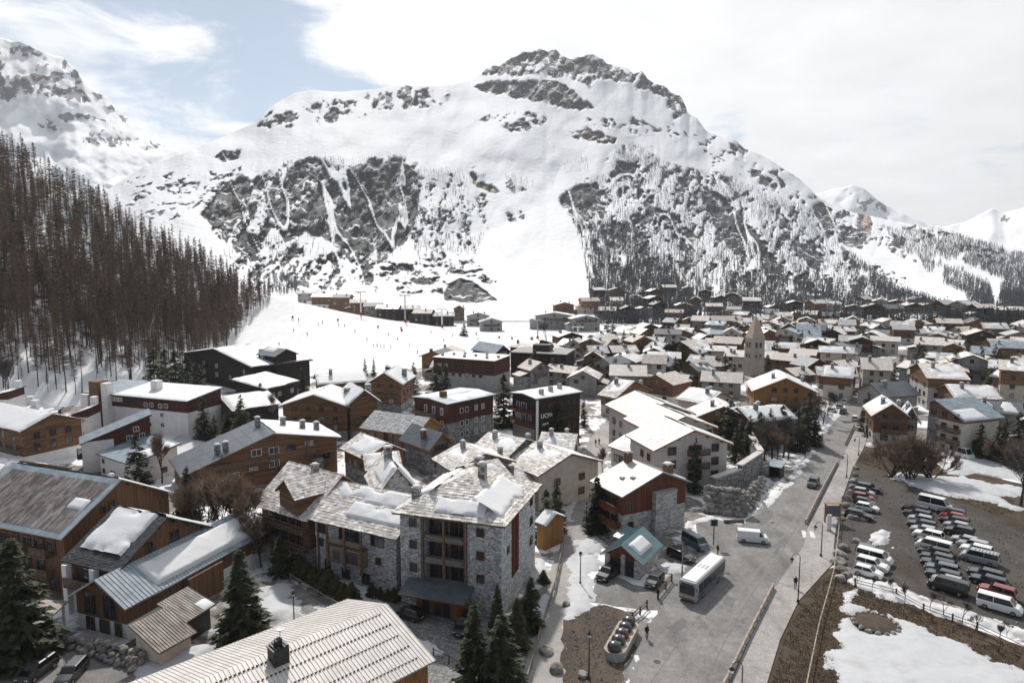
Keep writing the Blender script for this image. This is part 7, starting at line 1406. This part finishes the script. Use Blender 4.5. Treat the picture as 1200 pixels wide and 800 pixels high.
for q, lb, T in (([(862, 606), (868, 592), (878, 578), (886, 566), (893, 558), (903, 566), (898, 580), (888, 594), (876, 604)], 'bright snow bank sliding down to the street', 1.2), ([(672, 633), (700, 628), (706, 636), (700, 646), (672, 650)], 'upper snow patch on the lane verge', .35), ([(668, 655), (700, 648), (704, 662), (690, 668), (692, 690), (700, 702), (680, 722), (666, 728), (664, 700)], 'long snow patch on the lane verge', .35), ([(657, 602), (676, 578), (676, 590), (660, 624), (654, 625)], 'snow strip beside the garden hut', .5),
    ([(310, 690), (330, 686), (348, 704), (356, 722), (340, 734), (312, 736), (296, 742), (280, 745), (285, 725)], 'large snow patch under the big spruce', .9), ([(155, 790), (165, 772), (190, 766), (215, 758), (240, 752), (250, 758), (235, 772), (200, 786), (170, 806), (150, 812)], 'snow drift in front of the lean-to sheds', .7), ([(245, 742), (262, 722), (272, 726), (270, 742)], 'small snow cone by the white chalet wall', .8), ([(370, 712), (380, 708), (398, 722), (392, 728)], 'snow strip by the grey garden fence', .3), ([(628, 655), (642, 652), (636, 690), (625, 692)], 'snow on the hotel garden terrace', .4), ([(630, 705), (642, 690), (640, 720), (628, 735), (622, 738)], 'snow strip along the lane fence', .35), ([(776, 655), (800, 662), (790, 672), (772, 668)], 'snow heap between the parked cars', .5), ([(805, 628), (830, 640), (838, 650), (828, 648), (803, 634)], 'snow ridge behind the people carrier', .5),
    ([(735, 536), (752, 530), (760, 545), (742, 556)], 'snow below the stepped apartments', .3), ([(310, 655), (335, 650), (345, 672), (318, 680)], 'snow behind the bushy fir', .5), ([(270, 640), (300, 632), (312, 655), (280, 664)], 'snow under the tan leafless trees', .4), ([(195, 525), (222, 500), (245, 520), (236, 556), (205, 560)], 'snow field beside the white lodge', .5), ([(940, 494), (972, 476), (975, 490), (950, 510)], 'snowy bank below the golden gable', .8)): ground_snow(q, T, 13, lb, .35)
# stone ring in the snow and little mounds
e = empty('stone_ring', P(1026, 732)); tag(e, 'ring of stones round a brown earth mound in the snow', 'stone ring'); mb = MB(); mb.lathe((0, 0, 0), [(2.6, -.1), (2.4, .3), (1.5, .5), (.3, .55)], 18); mb.build('mound', M['dirt'], e)
for k in range(16): t = k*.393; stone((2.6*math.cos(t), 2.6*math.sin(t), .25), .4, e, 'stone')

# grass tufts on the dead verge, grit and pebbles on bare ground
def scatter(name, pxs, n, seed, mk, mat, label, cat, z=.01):
    r = random.Random(seed); poly = [(P(x, y).x, P(x, y).y) for x, y in pxs]; x0, x1 = min(p[0] for p in poly), max(p[0] for p in poly); y0, y1 = min(p[1] for p in poly), max(p[1] for p in poly); X = np.array([r.uniform(x0, x1) for _ in range(n*2)]); Y = np.array([r.uniform(y0, y1) for _ in range(n*2)])
    ok = (polydist(X, Y, poly) > .2) & (fbm(X/2.5, Y/2.5, 4, seed) > .33); T = []
    for x, y in list(zip(X[ok], Y[ok]))[:n]: T += mk(r, x, y, z)
    V = np.array(T); tag(link(name, npmesh(name, V, np.arange(len(V)).reshape(-1, 3), [M[mat]])), label, cat, None, 'stuff')
def tuft(r, x, y, z):
    T = []
    for _ in range(4):
        a = r.random()*6.28; h = r.uniform(.06, .22); w = r.uniform(.015, .04); c, s_ = math.cos(a), math.sin(a); T += [(x-c*w, y-s_*w, z), (x+c*w, y+s_*w, z), (x+r.uniform(-.18, .18), y+r.uniform(-.18, .18), z+h)]
    return T
def pebble(r, x, y, z):
    s_ = r.uniform(.05, .22); p = [(x+s_*math.cos(k*2.09+x), y+s_*math.sin(k*2.09+x), z) for k in range(3)]; t = (x, y, z+s_*.9); return [p[0], p[1], t, p[1], p[2], t, p[2], p[0], t]
m_noise('straw', (.09, .064, .04), (.26, .19, .12), 1.0, .9, island=.8)
scatter('grass_tufts', [(893, 825), (918, 747), (938, 704), (958, 680), (982, 670), (1020, 692), (1100, 722), (1210, 764), (1250, 825)], 14000, 3, tuft, 'straw', 'dead straw coloured grass tufts on the verge', 'grass')
scatter('meadow_tufts', [(1002, 540), (1014, 526), (1040, 532), (1110, 552), (1190, 572), (1190, 600), (1170, 604), (1120, 586), (1060, 562)], 8000, 5, tuft, 'straw', 'dead grass tufts on the meadow bank', 'grass')
scatter('grit', [(655, 825), (660, 745), (668, 722), (700, 708), (745, 718), (748, 742), (735, 775), (716, 825)], 900, 7, pebble, 'boulder_rock', 'loose grit and pebbles on the bare earth', 'grit', .013)
scatter('car_park_grit', [(985, 555), (1060, 565), (1170, 608), (1240, 640), (1240, 750), (1130, 710), (1005, 668), (972, 640)], 1500, 8, pebble, 'boulder_rock', 'loose stones on the car park gravel', 'grit', .006)
for q, lb in (([(724, 818), (745, 768), (750, 770), (730, 822)], 'dirty snow ridge along the bare earth edge of the street'), ([(896, 588), (925, 562), (950, 527), (955, 528), (930, 566), (900, 594)], 'ploughed dirty snow along the left kerb of the street'), ([(800, 612), (838, 602), (870, 611), (866, 615), (838, 607), (804, 618)], 'ploughed dirty snow under the boulder wall'), ([(985, 694), (1003, 690), (1010, 698), (992, 704)], 'dirty snow lump at the fence corner'), ([(470, 742), (500, 752), (520, 766), (505, 768), (480, 756)], 'dirty snow remnant on the forecourt'), ([(960, 505), (985, 478), (990, 480), (966, 508)], 'grey snow heap on the upper street kerb')): ground_snow(q, .3, 17, lb, .3, 'dirty_snow', .6)

# worn asphalt: patches, wheel tracks and manhole covers
m_asphalt('patched_asphalt', (.11, .11, .11), (.17, .167, .165), (.09, .088, .085), .4); m_asphalt('worn_asphalt', (.17, .167, .165), (.235, .23, .225), (.13, .127, .124), .5)
for q, lb in (([(884, 606), (896, 598), (906, 598), (905, 608), (892, 616)], 'dark damp patch at the street junction'), ([(780, 735), (800, 722), (808, 728), (790, 744)], 'dark repair patch in the street below the bus'), ([(905, 640), (918, 630), (924, 634), (912, 646)], 'dark repair patch beside the pedestrian crossing'), ([(846, 705), (852, 697), (866, 702), (858, 712)], 'dark square repair patch near the guard rail end')): sheet('asphalt_patch', q, .011, M['patched_asphalt'], lb, 'road patch', jit=1.0)
for k, pts in enumerate(([(768, 830), (822, 748), (880, 678), (918, 630), (955, 572), (990, 512)], [(786, 830), (838, 750), (890, 682), (926, 632), (960, 576), (994, 514)], [(716, 826), (778, 742), (846, 664), (888, 622), (932, 566), (976, 508)])): ribbon('wheel_track', pts, .55, .0095+k*.0002, 0, M['worn_asphalt'], ('worn wheel track nearest the guard rail', 'second worn wheel track of the right lane', 'worn wheel track of the left lane')[1-k if k < 2 else 2], 'road marking')
for i, (x, y, lb) in enumerate(((853, 672, 'round iron manhole cover in the street beside the bus'), (770, 775, 'round iron manhole cover in the street near the bin planter'), (905, 612, 'round iron manhole cover at the junction'))):
    p = P(x, y); tag(MB().lathe((0, 0, 0), [(.42, .0), (.42, .017), (.36, .018)], 16).build('manhole_cover', M['black_metal'], None, (p.x, p.y, 0)), lb, 'manhole cover')
# ================================================================== haze
hm = bpy.data.materials.new('haze_air'); hm.use_nodes = True; hn = hm.node_tree.nodes
for n in list(hn):
    if n.type != 'OUTPUT_MATERIAL': hn.remove(n)
pv = hn.new('ShaderNodeVolumePrincipled'); pv.inputs['Density'].default_value = 5.5e-5; pv.inputs['Color'].default_value = (.93, .96, 1, 1); pv.inputs['Anisotropy'].default_value = .2
hm.node_tree.links.new(pv.outputs[0], [n for n in hn if n.type == 'OUTPUT_MATERIAL'][0].inputs['Volume'])
mb = MB(); mb.box(-5200, -5200, -60, 5200, 5400, 1250)
tag(mb.build('haze', hm), 'thin pale valley haze softening the far slopes', 'haze', None, 'stuff')
